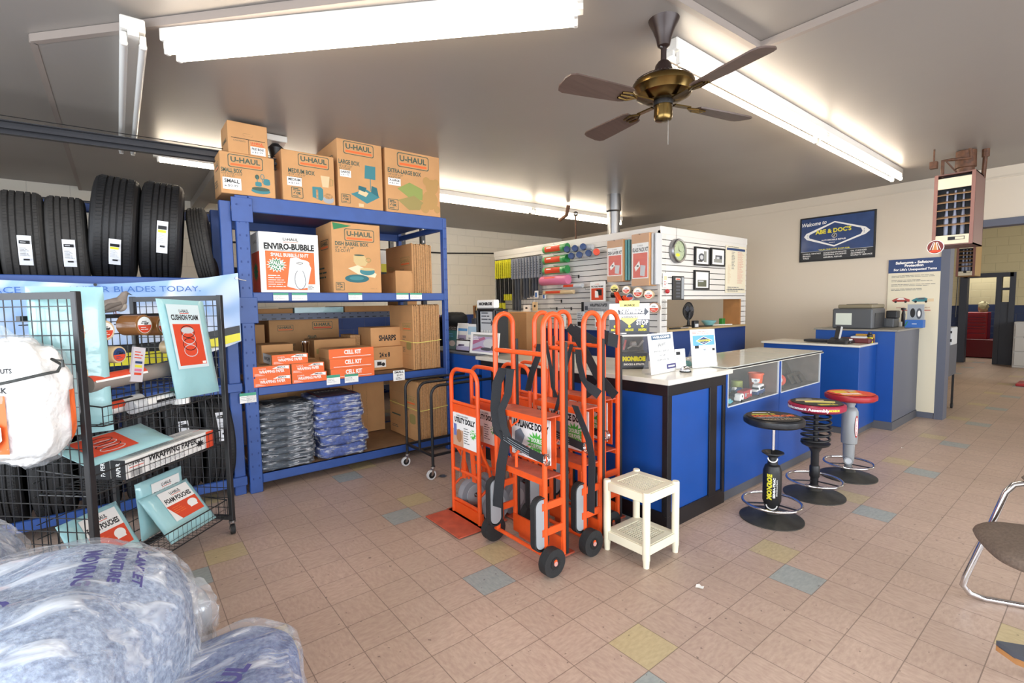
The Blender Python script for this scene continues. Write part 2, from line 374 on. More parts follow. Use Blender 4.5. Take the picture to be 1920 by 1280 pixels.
def ceil_mat():
    m, N, K, b = nodes('ceiling_paint'); tc = N.new('ShaderNodeTexCoord'); b.inputs['Base Color'].default_value = H('8d8781'); b.inputs['Roughness'].default_value = .34
    n = N.new('ShaderNodeTexNoise'); n.inputs['Scale'].default_value = 7; n.inputs['Detail'].default_value = 6; K.new(tc.outputs['Object'], n.inputs['Vector'])
    n2 = N.new('ShaderNodeTexNoise'); n2.inputs['Scale'].default_value = .7; n2.inputs['Detail'].default_value = 2; K.new(tc.outputs['Object'], n2.inputs['Vector'])
    r = N.new('ShaderNodeMapRange'); r.inputs[3].default_value = .26; r.inputs[4].default_value = .5; K.new(n2.outputs['Fac'], r.inputs[0]); K.new(r.outputs[0], b.inputs['Roughness'])
    bp = N.new('ShaderNodeBump'); bp.inputs['Strength'].default_value = .12; bp.inputs['Distance'].default_value = .006; K.new(n.outputs['Fac'], bp.inputs['Height']); K.new(bp.outputs[0], b.inputs['Normal'])
    return m
FLOORM = floor_mat(); CEILM = ceil_mat()
BLK_BACK = block_mat('painted_block_back', 'e3ddd0', '223f82', 1.42, 0); BLK_FAR = block_mat('painted_block_far', 'c9c09c', '1f3158', 1.42, 1); BLK_SIDE = block_mat('painted_block_side', 'c9c09c', '1f3158', 1.42, 0)
TRIM = mat('trim_tan', '9a8a7c', .5); TRIMB = mat('taupe_trim', '8f847c', .5)

# ================================================================== setting
mb = MB(); mb.box(-3, -3, -.1, 19.5, 8.8, 0, FLOORM); ST('floor', mb, loc=(0, 0, 0), smooth=False)
ZC, ZO = 3.18, 3.225
inner = [(-.305, 8.7), (-.305, 4.09), (1.96, 1.58), (3.25, 1.53), (3.25, -3), (8.5, -3), (8.5, 8.7)]
outer = [(-3, 8.7), (-3, -3), (3.25, -3), (3.25, 1.53), (1.96, 1.58), (-.305, 4.09), (-.305, 8.7)]
mb = MB(); mb.add([(x, y, ZC) for x, y in inner], [tuple(range(7))], CEILM); mb.add([(x, y, ZO) for x, y in outer], [tuple(range(7))], CEILM)
mb.add([(x, y, ZO+.12) for x, y in ((-3, -3), (8.5, -3), (8.5, 8.8), (-3, 8.8))], [(0, 1, 2, 3)], CEILM); ST('ceiling', mb, loc=(0, 0, 0), smooth=False)
mb = MB()
for (a, b_) in ((inner[0], inner[1]), (inner[1], inner[2]), (inner[2], inner[3]), (inner[3], inner[4])):
    mb.bar((*a, ZC+.02), (*b_, ZC+.02), .035, .045, TRIMB)
ST('trim_1', mb)
mb = MB(); mb.box(-3, 8.6, 0, 8.5, 8.8, 3.34, BLK_BACK); ST('wall_back', mb, loc=(0, 0, 0), smooth=False)
mb = MB(); X = 8.43                                       # side wall with the wide opening into the workshop
mb.box(X, 1.50, 0, X+.15, 8.6, 3.3, BEIGE); mb.box(X, -3, 2.56, X+.15, 1.5, 3.3, BEIGE); mb.box(X, -3, 0, X+.15, -.9, 2.56, BEIGE); ST('wall_right', mb, smooth=False)
mb = MB(); mb.box(X-.02, -.9, 2.475, X+.2, 1.55, 2.56, GREYF); mb.box(X-.02, 1.455, 0, X+.2, 1.545, 2.56, GREYF); mb.box(X-.02, -.9, 0, X+.2, -.8, 2.56, GREYF); ST('trim_2', mb)
mb = MB(); mb.box(X-.015, -3, 3.045, X, 8.6, 3.06, BEIGE); mb.box(X-.012, 1.55, 0, X, 2.15, .1, GREYF); ST('trim_3', mb)
mb = MB(); mb.box(.9, 6.0, 3.08, 1.06, 8.6, 3.18, CEILM); ST('trim_4', mb)
# the street side behind the camera: low walls under wide shop windows
mb = MB(); mb.box(-3.1, -3, 0, -3, 8.8, .5, BEIGE); mb.box(-3.1, -3, 2.75, -3, 8.8, 3.34, BEIGE); mb.box(-3.1, 4.2, .5, -3, 8.8, 2.75, BEIGE); mb.box(-3.1, -3, .5, -3, -2.6, 2.75, BEIGE); ST('wall_left', mb)
mb = MB(); mb.box(-3, -3.1, 0, 8.6, -3, .5, BEIGE); mb.box(-3, -3.1, 2.75, 8.6, -3, 3.34, BEIGE); mb.box(6.6, -3.1, .5, 8.6, -3, 2.75, BEIGE); mb.box(-3, -3.1, .5, -2.6, -3, 2.75, BEIGE); ST('wall_front', mb)
# workshop beyond the opening
XF = 16.5; mb = MB(); D0, D1 = 1.94, 2.58
mb.box(XF, D1, 0, XF+.2, 8.8, 3.4, BLK_FAR); mb.box(XF, -3, 0, XF+.2, 1.72, 3.4, BLK_FAR); mb.box(XF, 1.72, 2.14, XF+.2, D1, 3.4, BLK_FAR); ST('wall_far', mb, loc=(0, 0, 0), smooth=False)
mb = MB(); mb.box(19.3, -3, 0, 19.5, 8.8, 3.4, BLK_FAR); ST('wall_far_office', mb, loc=(0, 0, 0), smooth=False)
mb = MB(); mb.box(8.6, 8.6, 0, 19.3, 8.8, 3.4, BLK_SIDE); mb.box(8.6, -3.2, 0, 19.3, -3, 3.4, BLK_SIDE); ST('wall_side', mb, loc=(0, 0, 0), smooth=False)
mb = MB(); mb.box(8.6, -3, 3.3, 19.3, 8.6, 3.4, CEILM); ST('ceiling_workshop', mb, loc=(0, 0, 0), smooth=False)
DF = mat('door_frame_slate', '3d4350', .5)
mb = MB(); mb.box(XF-.05, D1-.08, 0, XF+.2, D1+.06, 2.2, DF); mb.box(XF-.05, 1.66, 0, XF+.2, 1.76, 2.2, DF); mb.box(XF-.05, 1.7, 2.1, XF+.2, D1, 2.2, DF); mb.box(XF-.05, 1.9, 0, XF+.2, 1.99, 2.1, DF)
mb.box(XF-.03, 1.76, 0, XF+.1, 1.9, 1.5, DF); mb.box(XF-.03, 1.76, 1.78, XF+.1, 1.9, 1.84, DF); ST('door_1', mb)

# ================================================================== lights of the place and an added workshop fill
def fixture(a, b_, lit, label, n=1, name='ceiling_light', z=ZC, tubes=2, tm=None):
    a = V((*a, z)); b_ = V((*b_, z)); d = (b_-a).normalized(); r = d.cross(V((0, 0, 1))); Lh = (b_-a).length
    t = T(name, label, 'ceiling light', (a+b_)/2, 0, 'fluorescent strip fixtures on the ceiling')
    mb = MB(); mb.bar(a-V((0, 0, .035)), b_-V((0, 0, .035)), .11, .07, FIXW, b=.006); mb.bar(a-V((0, 0, .085)), b_-V((0, 0, .085)), .05, .03, FIXW); mb.build('housing', t)
    for k in range(n):
        p = a+d*(Lh*k/n+.05); q = a+d*(Lh*(k+1)/n-.05)
        for s in ((-1, 1) if tubes == 2 else (0,)):
            o = r*.042*s-V((0, 0, .125)); mb = MB(); mb.cyl(p+o, q+o, .019, (tm or TUBE) if lit else TUBEO, 12); mb.build('lamp_tube', t)
            for e, g in ((p, -1), (q, 1)):
                mb = MB(); mb.bar(e+o+d*g*.012+V((0, 0, .05)), e+o+d*g*.012-V((0, 0, .022)), .03, .022, FIXW, up=d, b=.004); mb.build('lamp_holder', t)
    return t
fixture((.30, 3.50), (1.93, 1.80), True, 'long lit fluorescent fixture nearest the camera, running slantwise across the ceiling')
fixture((2.68, 1.80), (7.52, 1.83), True, 'long lit fluorescent row running from the ceiling fan towards the brown heater', n=2)
fixture((.145, 3.42), (.14, 5.85), False, 'unlit twin tube fluorescent fixture on the ceiling left of the boxes')
fixture((.34, 5.93), (2.0, 5.93), True, 'lit fluorescent fixture behind the dark track, left of the boxes', n=1, tubes=1, tm=TUBEB)
fixture((3.0, 5.93), (7.3, 5.90), True, 'lit fluorescent row behind the boxes, above the white partition', n=2, tm=TUBEB)
t = T('ceiling_light', 'white unlit light housing peeking out behind the file box', 'ceiling light', (1.15, 5.0, 3.18)); mb = MB(); mb.box(.86, 4.9, 3.12, 1.3, 5.1, 3.175, FIXW, b=.005); mb.build('housing', t)
mb = MB(); mb.lathe([(.02, 0), (.05, .01), (.06, .05), (.05, .12), (.07, .2), (.03, .24)], (1.22, 5.0, 2.88), BLACK, 16); mb.build('lamp_body', t)
t = fixture((11.9, 1.72), (13.5, 1.68), True, 'short lit fluorescent fixture seen through the workshop opening', z=3.3)
fixture((11, 4.5), (13.4, 4.5), True, 'lit fluorescent fixture deep inside the workshop, hidden by the wall', z=3.3)
def area(name, loc, rot, sx, sy, power, c):
    l = bpy.data.lights.new(name, 'AREA'); l.shape = 'RECTANGLE'; l.size = sx; l.size_y = sy; l.energy = power; l.color = c
    o = bpy.data.objects.new(name, l); col.objects.link(o); o.location = loc; o.rotation_euler = rot; return o
area('daylight_left', (-3.3, .8, 1.65), (0, -PI/2, 0), 2.2, 6.6, 190, (.86, .93, 1))
area('daylight_front', (2, -3.3, 1.65), (PI/2, 0, 0), 9, 2.2, 300, (.9, .95, 1))
area('workshop_fill', (12.5, -2.9, 2.0), (PI/2, 0, 0), 5, 2, 130, (1, .95, .85))  # added warm fill to brighten the workshop, no window behind it
area('office_light', (18.3, 2.6, 3.2), (0, 0, 0), 1.2, 1.2, 40, (1, .95, .88))
w = bpy.data.worlds.new('world'); bpy.context.scene.world = w; w.use_nodes = True; w.node_tree.nodes['Background'].inputs[0].default_value = (.75, .85, 1, 1); w.node_tree.nodes['Background'].inputs[1].default_value = 1.0
sc = bpy.context.scene; sc.view_settings.view_transform = 'Standard'; sc.view_settings.look = 'None'; sc.view_settings.gamma = 1; sc.view_settings.exposure = .6

# ================================================================== ceiling fan
c = V((2.479, 1.70, 0)); t = T('ceiling_fan', 'brown four-blade ceiling fan with an antique brass motor', 'ceiling fan', (c.x, c.y, 3.18))
mb = MB(); mb.lathe([(.085, 0), (.08, -.012), (.06, -.05), (.042, -.1), (.034, -.14), (.02, -.15)], (c.x, c.y, 3.18), BRONZE); mb.build('canopy', t)
mb = MB(); mb.cyl((c.x, c.y, 3.05), (c.x, c.y, 2.93), .016, BRONZE, 14); mb.cyl((c.x-.03, c.y, 3.03), (c.x+.03, c.y, 3.03), .004, STL, 8); mb.lathe([(.03, 0), (.045, -.02), (.055, -.07), (.06, -.085)], (c.x, c.y, 2.955), BRONZE); mb.build('down_rod', t)
mb = MB(); mb.lathe([(.05, .055), (.12, .045), (.165, .02), (.172, .01), (.172, -.012), (.165, -.02), (.15, -.05), (.1, -.075), (.05, -.08)], (c.x, c.y, 2.82), BRASS, 40)
for k in range(48):
    a = 2*PI*k/48; d = V((math.cos(a), math.sin(a), 0)); mb.bar(c+d*.128+V((0, 0, 2.866)), c+d*.158+V((0, 0, 2.849)), .005, .004, BRONZE)
mb.build('motor_housing', t)
mb = MB(); mb.lathe([(.05, 0), (.055, -.01), (.055, -.03)], (c.x, c.y, 2.745), BLACK); mb.lathe([(.05, 0), (.052, -.055), (.05, -.07), (.045, -.08), (.015, -.088)], (c.x, c.y, 2.715), BRASS); mb.build('switch_housing', t)
mb = MB(); mb.cyl((c.x+.02, c.y-.02, 2.64), (c.x+.02, c.y-.02, 2.50), .0016, STL, 6); mb.build('pull_chain', t)
FANB = mat('fan_blade_walnut', '54433c', .45, var=.12, vscale=6, stretch=(1, 8, 1))
for th in (166, 80, -13, -102):
    a = math.radians(th); d = V((math.cos(a), math.sin(a), 0)); s_ = V((-d.y, d.x, 0)); tl = V((0, 0, 1)); ti = math.radians(11); ws = s_*math.cos(ti)+tl*math.sin(ti); nn = d.cross(ws)
    zc = V((c.x, c.y, 2.735)); prof = [(.24, .052), (.27, .062), (.5, .074), (.62, .078), (.648, .066), (.662, .035)]
    up = [zc+d*r+ws*w_ for r, w_ in prof]; dn = [zc+d*r-ws*w_ for r, w_ in prof][::-1]; pl = up+dn; n = len(pl)
    mb = MB(); mb.add([p+nn*.004 for p in pl]+[p-nn*.004 for p in pl], [tuple(range(n)), tuple(range(2*n-1, n-1, -1))]+[(i, (i+1) % n, (i+1) % n+n, i+n) for i in range(n)], FANB); bl = mb.build('blade', t)
    mb = MB(); mb.bar(zc+d*.08+V((0, 0, -.004)), zc+d*.2, .028, .008, BRASS)
    for g in (-1, 0, 1): mb.tube([zc+d*.19-nn*.006, zc+d*.24+ws*g*.03-nn*.008, zc+d*.3+ws*g*.022-nn*.008], .007, BRASS, 6)
    mb.build('blade_bracket', bl)

# ================================================================== unit heaters
HT = mat('heater_brown', '6e4a42', .45); HTF = mat('heater_face', '8d6156', .45); HTC = mat('heater_cream', 'ded3b8', .45); HTD = mat('heater_dark', '15161c', .6); PIPE = mat('rusty_pipe', '5b3a26', .6, var=.3, vscale=30)
def heater(x0, y0, y1, z0, z1, dep, label, body=HT, side=None):
    t = T('unit_heater', label, 'heater', ((x0+dep/2), (y0+y1)/2, z0))
    W = y1-y0; Hh = z1-z0; mb = MB(); e = .03
    mb.box(x0, y0, z0, x0+dep, y0+.012, z1, side or body); mb.box(x0, y1-.012, z0, x0+dep, y1, z1, body); mb.box(x0, y0, z1-.012, x0+dep, y1, z1, body); mb.box(x0, y0, z0, x0+dep, y1, z0+.012, body)
    mb.box(x0+dep-.012, y0, z0, x0+dep, y1, z1, body); mb.box(x0+.1, y0+.01, z0+.01, x0+.12, y1-.01, z1-.01, HTD)
    mb.box(x0-.004, y0, z0, x0+.01, y0+e, z1, HTF); mb.box(x0-.004, y1-e, z0, x0+.01, y1, z1, HTF); mb.build('cabinet', t)
    mb = MB(); mb.box(x0-.006, y0+e, z0+Hh*.79, x0+.008, y1-e, z0+Hh*.94, HTC, b=.003); mb.build('top_panel', t)
    mb = MB(); mb.box(x0-.006, y0+e, z0+.01, x0+.008, y1-e, z0+Hh*.14, HTC, b=.003); F = face_x(y1-e, z0+.01, x0-.006); mb.rect(F, (W-2*e)*.38, .04, (W-2*e)*.88, .075, HTD); mb.rect(F, (W-2*e)*.6, .045, (W-2*e)*.86, .07, HTC); mb.build('lower_panel', t)
    for k in range(5):
        z = z0+Hh*(.24+.107*k+.05); mb = MB(); mb.obox((x0+.03, (y0+y1)/2, z), ((0, 1, 0), (1, 0, .35), (-.35, 0, 1)), ((W-2*e)/2, .035, .003), mat('louvre_tan', 'a5835f', .4)); mb.build('louvre', t)
    mb = MB()
    for k in range(3):
        y = y0+e+(W-2*e)*(k+1)/4; mb.lathe([(.018, 0), (.02, Hh*.2), (.01, Hh*.35), (.009, Hh*.62)], (x0+.075, y, z0+Hh*.15), mat('burner_grey', '9aa0b4', .4), 10)
    mb.build('heat_exchanger', t); return t
t = heater(6.85, 1.02, 1.345, 2.16, 2.90, .52, 'brown gas unit heater hung from the ceiling beside the workshop opening')
mb = MB(); mb.lathe([(.075, 0), (.075, .1), (.09, .105), (.09, .12), (.085, .28)], (7.2, 1.16, 2.895), PIPE, 18); mb.build('flue', t)
mb = MB(); mb.tube([(6.93, 1.3, 2.88), (6.93, 1.3, 3.06), (7.0, 1.24, 3.07), (7.13, 1.116, 3.08), (7.13, 1.116, 3.18)], .016, PIPE, 8); mb.tube([(6.95, 1.28, 3.06), (7.05, 1.18, 2.9)], .007, PIPE, 6); mb.build('gas_pipe', t)
mb = MB(); mb.tube([(7.3, 1.03, 2.88), (7.3, 1.02, 3.17)], .02, PIPE, 8); mb.cyl((7.3, 1.02, 3.1), (7.3, 1.02, 3.18), .032, PIPE, 10); mb.build('hanger_pipe', t)
mb = MB(); mb.tube([(6.86, 1.36, 3.18), (6.86, 1.36, 3.05)], .008, PIPE, 6); mb.box(6.83, 1.33, 2.98, 6.9, 1.39, 3.05, PIPE); mb.build('hanger_hook', t)
F = face_x(1.345, 2.16, 6.84); mb = MB(); mb.cyl((6.836, 1.31, 2.15), (6.84, 1.31, 2.15), .073, WHT, 28); mb.cyl((6.834, 1.31, 2.15), (6.836, 1.31, 2.15), .066, mat('badge_maroon', '7a2a28', .5), 28)
Fb = Fr((6.834, 1.31, 2.15), (0, -1, 0), (0, 0, 1)); mb.poly(Fb, [(-.03, -.03), (.03, -.03), (.012, .045), (-.012, .045)], mat('badge_orange', 'c98a4e', .5))
for x in (-.045, -.02, .02, .045): mb.poly(Fb, [(x-.003, -.03), (x+.003, -.03), (x*.35+.003, .052), (x*.35-.003, .052)], WHT)
mb.ell(Fb, 0, -.045, .05, .014, ORE); S('round_badge', mb, 'round maroon and white badge hanging at the heater lower corner', 'badge')
t = heater(10.5, 1.52, 1.745, 1.95, 2.5, .5, 'smaller unit heater hanging inside the workshop, below the nearer heater', body=mat('heater_tan', '9a7a4a', .5))
mb = MB(); mb.tube([(10.7, 1.63, 2.48), (10.7, 1.63, 3.32)], .03, PIPE, 10); mb.build('hanger_pipe', t); mb = MB(); mb.tube([(10.55, 1.72, 1.96), (10.55, 1.73, 1.3)], .006, BLACK, 6); mb.build('power_cord', t)

# ================================================================== workshop things seen through the opening
t = T('tool_chest', 'tall red tool chest with many drawers in the room behind the workshop door', 'tool chest', (18.2, 2.45, 0)); x = 18.0
mb = MB(); mb.box(x, 2.3, .5, x+.5, 2.75, 1.22, RED, b=.01); mb.build('upper_case', t)
mb = MB(); mb.box(x-.05, 1.9, .02, x+.55, 2.8, .5, mat('maroon_paint', '7c1c20', .35), b=.01); mb.build('lower_cabinet', t)
for k, z in enumerate((.56, .68, .79, .88, .96, 1.03, 1.1)):
    mb = MB(); mb.box(x-.012, 2.34, z, x, 2.73, z+(.1 if k < 2 else .06), RED); mb.box(x-.018, 2.34, z+(.1 if k < 2 else .06)-.008, x-.01, 2.73, z+(.1 if k < 2 else .06), CHR); mb.build('drawer', t)
mb = MB(); blob(mb, (18.15, 2.42, 1.36), (.12, .1, .14), mat('cloth_cream', 'd9d0a8', .8), amp=.04, seed=3, nu=20, nv=12, zmin=1.225); S('cloth', mb, 'cream cloth bundle lying on top of the red tool chest', 'cloth')
t = T('shop_cart', 'dark shop cart with a battery charger just inside the workshop opening', 'cart', (9.3, 1.68, 0)); mb = MB(); mb.box(8.95, 1.52, .5, 9.5, 1.85, .95, DGR, b=.01); mb.build('cabinet', t)
for p in ((9.0, 1.54), (9.45, 1.54), (9.0, 1.83), (9.45, 1.83)): mb = MB(); mb.bar((*p, .08), (*p, .5), .025, .025, BLKM); mb.build('leg', t); mb = MB(); mb.cyl((p[0], p[1]-.012, .04), (p[0], p[1]+.012, .04), .04, RUB, 14); mb.build('caster', t)
mb = MB(); mb.box(9.0, 1.5, .95, 9.35, 1.7, 1.2, LGR, b=.01); mb.box(8.99, 1.5, 1.0, 9.0, 1.7, 1.04, BLACK); mb.box(8.99, 1.5, 1.12, 9.0, 1.7, 1.15, BLACK); S('battery_charger', mb, 'small grey metal device standing on the cart inside the workshop opening', 'charger')
t = T('file_cabinet', 'grey metal three-drawer cabinet against the far workshop wall', 'cabinet', (16.2, 1.35, 0)); mb = MB(); mb.box(15.95, 1.1, 0, 16.45, 1.6, 1.05, LGR, b=.01); mb.build('case', t)
for z in (.05, .38, .71): mb = MB(); mb.box(15.935, 1.13, z, 15.95, 1.57, z+.3, LGR, b=.004); mb.build('drawer', t)
t = T('floor_jack', 'bright red shop stand at the right edge of the workshop view', 'stand', (12.8, .97, 0)); mb = MB(); mb.box(12.6, .75, 0, 13.1, 1.2, .05, RED, b=.01); mb.build('base', t); mb = MB(); mb.box(12.75, .87, .05, 12.95, 1.06, .85, RED, b=.02); mb.build('column', t); mb = MB(); mb.box(12.7, .84, .85, 13.0, 1.14, .93, BLACK, b=.02); mb.build('head', t)

# ================================================================== overhead track, wires, pipes
TRK = mat('track_steel', '3a3a3e', .35, metal=.6)
t = T('door_track', 'dark overhead door track running across the upper left in front of the ceiling', 'door track', (-.5, 4.95, 2.9)); mb = MB()
a = V((-2.6, 5.15, 2.9)); b_ = V((1.6, 4.86, 2.9)); nrm = V((.07, 1, 0)).normalized()
mb.bar(a, b_, .006, .09, TRK); mb.bar(a+V((0, -.02, .045)), b_+V((0, -.02, .045)), .045, .006, TRK); mb.bar(a+V((0, -.02, -.045)), b_+V((0, -.02, -.045)), .045, .006, TRK); mb.bar(a+V((0, -.04, 0)), b_+V((0, -.04, 0)), .02, .02, TRK)
mb.build('rail', t); mb = MB(); mb.tube([a+V((0, 0, .1)), b_+V((0, 0, .07))], .003, BLACK, 5); mb.build('cable', t)
for x in (-1.9,): mb = MB(); q = a+(b_-a)*((x-a.x)/(b_.x-a.x)); mb.bar(q+V((0, 0, .04)), V((q.x, q.y, 3.2)), .02, .02, TRK); mb.build('hanger', t)
mb = MB(); mb.bar((-2.6, 8.2, 2.94), (1.6, 8.2, 2.94), .05, .08, TRK, b=.01); mb.bar((1.5, 8.2, 2.94), (1.5, 8.6, 2.94), .03, .05, TRK); S('door_track', mb, 'second dark track low against the back wall behind the tires', 'door track')
mb = MB(); mb.tube([(1.0, 8.583, 2.62), (3.4, 8.583, 2.64), (5.2, 8.583, 2.66), (6.4, 8.583, 2.72)], .014, BLKM, 8); S('conduit', mb, 'thin dark conduit running along the back wall blocks', 'conduit')
mb = MB(); mb.lathe([(.09, -2.73), (.09, .2), (.11, .22), (.11, .26), (.1, .45)], (5.72, 4.75, 2.73), STL, 20); S('flue_pipe', mb, 'short metallic flue pipe rising to the ceiling behind the white partition', 'pipe')
mb = MB(); mb.tube([(5.55, 5.35, 2.5), (5.55, 5.35, 2.95)], .012, PIPE, 8); mb.ball((5.55, 5.35, 2.98), .04, CHR, 12, 8); mb.tube([(5.6, 5.75, 2.95), (5.6, 5.6, 3.0), (5.6, 5.55, 3.15)], .03, PIPE, 8); S('gas_pipe', mb, 'rusty gas pipe fittings above the white partition wall', 'pipe')
# ================================================================== blue storage shelf with moving supplies
YF = 4.70; SX0, SX1, SY1 = .80, 2.83, 5.75
t = T('storage_shelf', 'tall blue steel storage shelf stacked with cardboard moving boxes', 'shelf', (1.8, 5.2, 0))
for (x, y) in ((SX0, YF-.04), (SX0, SY1), (SX1-.045, YF-.04), (SX1-.045, SY1)):
    w_ = .1 if x == SX0 else .045
    mb = MB(); mb.box(x, y, 0, x+w_, y+.07, 2.55, BLUE, b=.006)
    for k in range(22):
        z = .12+k*.11
        for dx in (.25, .75): mb.box(x+w_*dx-.005, y-.002, z, x+w_*dx+.005, y, z+.018, DKBLUE)
    mb.build('post', t)
for z0, z1 in ((2.42, 2.555), (1.665, 1.742), (.85, .922), (.075, .155)):
    for y in (YF-.03, SY1+.02): mb = MB(); mb.box(SX0+.1, y, z0, SX1-.04, y+.04, z1, BLUE, b=.006); mb.box(SX0+.1, y+.005, z1-.02, SX1-.04, y+.035, z1+.0, BLUE); mb.build('beam', t)
    for x in (SX0+.03, SX1-.04): mb = MB(); mb.box(x, YF, z0, x+.035, SY1, z0+.06, BLUE, b=.005); mb.build('side_brace', t)
for z in (1.72, .9, .13):
    mb = MB(); mb.box(SX0+.1, YF+.01, z, SX1-.05, SY1+.02, z+.018, mat('shelf_board', '8a6a4c', .7, var=.1)); mb.build('shelf_board', t)
mb = MB(); mb.box(SX0+.1, YF+.01, 2.5, SX1-.05, SY1+.02, 2.54, BLUE); mb.build('shelf_board', t)
for k, z in enumerate((2.55, 1.7)):
    mb = MB(); mb.box(SX0-.03, YF-.045, z-.22, SX0+.13, YF-.035, z-.02 if k == 0 else z+.0, BLUE, b=.003)
    for dx in (.02, .12): mb.cyl((SX0+dx-.01, YF-.05, z-.08), (SX0+dx-.01, YF-.04, z-.08), .008, DKBLUE, 8)
    mb.build('bracket_plate', t)

def carton(px, name, label, draw, y=4.675, depth=.4, m=CARD, sticker=None, z0=None, side=None, zt=None, group=None, top=True):
    # px: left, right, top, bottom pixel of the front face measured on plane Y = y
    (xa, ya), (xb, yb) = px
    p = AY(xa, ya, y); q = AY(xb, yb, y); x0, x1 = p.x, q.x; zb = z0 if z0 is not None else q.z; z1 = zt if zt is not None else p.z
    t = T(name, label, 'box', ((x0+x1)/2, y+depth/2, zb), group=group); W = x1-x0; Hh = z1-zb
    mb = MB(); mb.box(x0, y, zb, x1, y+depth, z1, m, b=.004); mb.box(x0+.01, y+depth/2-.004, z1, x1-.01, y+depth/2+.004, z1+.0015, CARD2)
    F = face_y(x0, zb, y); draw(mb, F, W, Hh)
    if side: Fs = face_x(y+depth, zb, x0); side(mb, Fs, depth, Hh)
    mb.build('carton', t)
    if sticker:
        mb = MB(); sx, sy, sw, sh, s1, s2 = sticker; sx *= W; sy *= Hh; sw *= W; sh *= Hh
        mb.rect(F, sx, sy, sx+sw, sy+sh, WHT, d=.0025); mb.text(F, s1, sx+sw*.5, sy+sh*.72, sh*.3, INK, w=sw*.82, bold=.03, d=.003); mb.text(F, s2, sx+sw*.55, sy+sh*.3, sh*.2, INK, w=sw*.55, d=.003); mb.rect(F, sx+sw*.1, sy+sh*.25, sx+sw*.2, sy+sh*.32, INK, d=.003); mb.build('price_sticker', t)
    return t, F, W, Hh
def okmark(mb, F, x, y, w):
    mb.ring(F, rrect(x, y, w, w*.95, w*.08), w*.05, GINK); mb.lines(F, x-w*.35, y+w*.15, x+w*.38, y+w*.4, 2, GINK, t=.6); mb.text(F, 'OK', x+w*.12, y-w*.06, w*.22, GINK, w=w*.42, bold=.05)
    mb.poly(F, [(x-w*.36, y-w*.05), (x-w*.28, y-w*.12), (x-w*.1, y+w*.12), (x-w*.13, y+w*.14), (x-w*.28, y-w*.02)], GINK); mb.lines(F, x-w*.38, y-w*.38, x+w*.38, y-w*.25, 1, GINK, t=.5)
def sidelogo(mb, F, W, Hh): logo(mb, F, W*.55, Hh*.7, W*.5); mb.lines(F, W*.15, Hh*.2, W*.7, Hh*.4, 3, GINK)
def pot(mb, F, x, y, s, m=TEAL): mb.ell(F, x, y, s, s*.35, m); mb.rect(F, x-s, y-s*.9, x+s, y, m); mb.ell(F, x, y-s*.9, s, s*.35, m)
def d_small(mb, F, W, Hh):
    logo(mb, F, W*.46, Hh*.8, W*.64); mb.text(F, 'SMALL BOX', W*.2, Hh*.56, Hh*.1, GINK, w=W*.38, bold=.03); mb.text(F, '16-3/8" x 12-5/8" x 12-5/8"', W*.2, Hh*.48, Hh*.045, GINK, w=W*.38); mb.text(F, '1.5 CU FT', W*.15, Hh*.42, Hh*.05, GINK, w=W*.2)
    pot(mb, F, W*.84, Hh*.4, W*.065); mb.ell(F, W*.84, Hh*.43, W*.06, Hh*.03, TEAL); pot(mb, F, W*.68, Hh*.34, W*.06); mb.ell(F, W*.72, Hh*.14, W*.18, Hh*.07, TEAL); mb.ell(F, W*.72, Hh*.19, W*.17, Hh*.05, GINK)
    mb.ell(F, W*.66, Hh*.48, W*.04, Hh*.06, GINK); mb.ring(F, [(W*.76+W*.04*math.cos(a*PI/6), Hh*.5+Hh*.07*math.sin(a*PI/6)) for a in range(12)], W*.012, TEAL); mb.rect(F, W*.655, Hh*.35, W*.665, Hh*.5, TEAL); mb.rect(F, W*.755, Hh*.35, W*.765, Hh*.44, TEAL)
def d_medium(mb, F, W, Hh):
    logo(mb, F, W*.6, Hh*.84, W*.6); mb.text(F, 'MEDIUM BOX', W*.36, Hh*.6, Hh*.085, GINK, w=W*.5, bold=.03); mb.text(F, '18-1/8" x 18" x 16"', W*.27, Hh*.53, Hh*.035, GINK, w=W*.32); mb.text(F, '3.0 CU FT', W*.24, Hh*.47, Hh*.045, GINK, w=W*.24)
    okmark(mb, F, W*.26, Hh*.17, W*.22); mb.poly(F, [(W*.55, Hh*.12), (W*.72, Hh*.06), (W*.76, Hh*.1), (W*.76, Hh*.3), (W*.72, Hh*.34), (W*.55, Hh*.33)], TEAL); mb.rect(F, W*.62, Hh*.1, W*.66, Hh*.28, CARD2)
    mb.ell(F, W*.86, Hh*.1, W*.11, Hh*.08, GRY); mb.ell(F, W*.86, Hh*.17, W*.09, Hh*.06, CARD2); mb.poly(F, [(W*.75, Hh*.35), (W*.87, Hh*.35), (W*.9, Hh*.58), (W*.72, Hh*.58)], TAN); mb.ring(F, [(W*.9, Hh*.38), (W*.96, Hh*.4), (W*.97, Hh*.52), (W*.9, Hh*.54)], W*.012, OLIV)
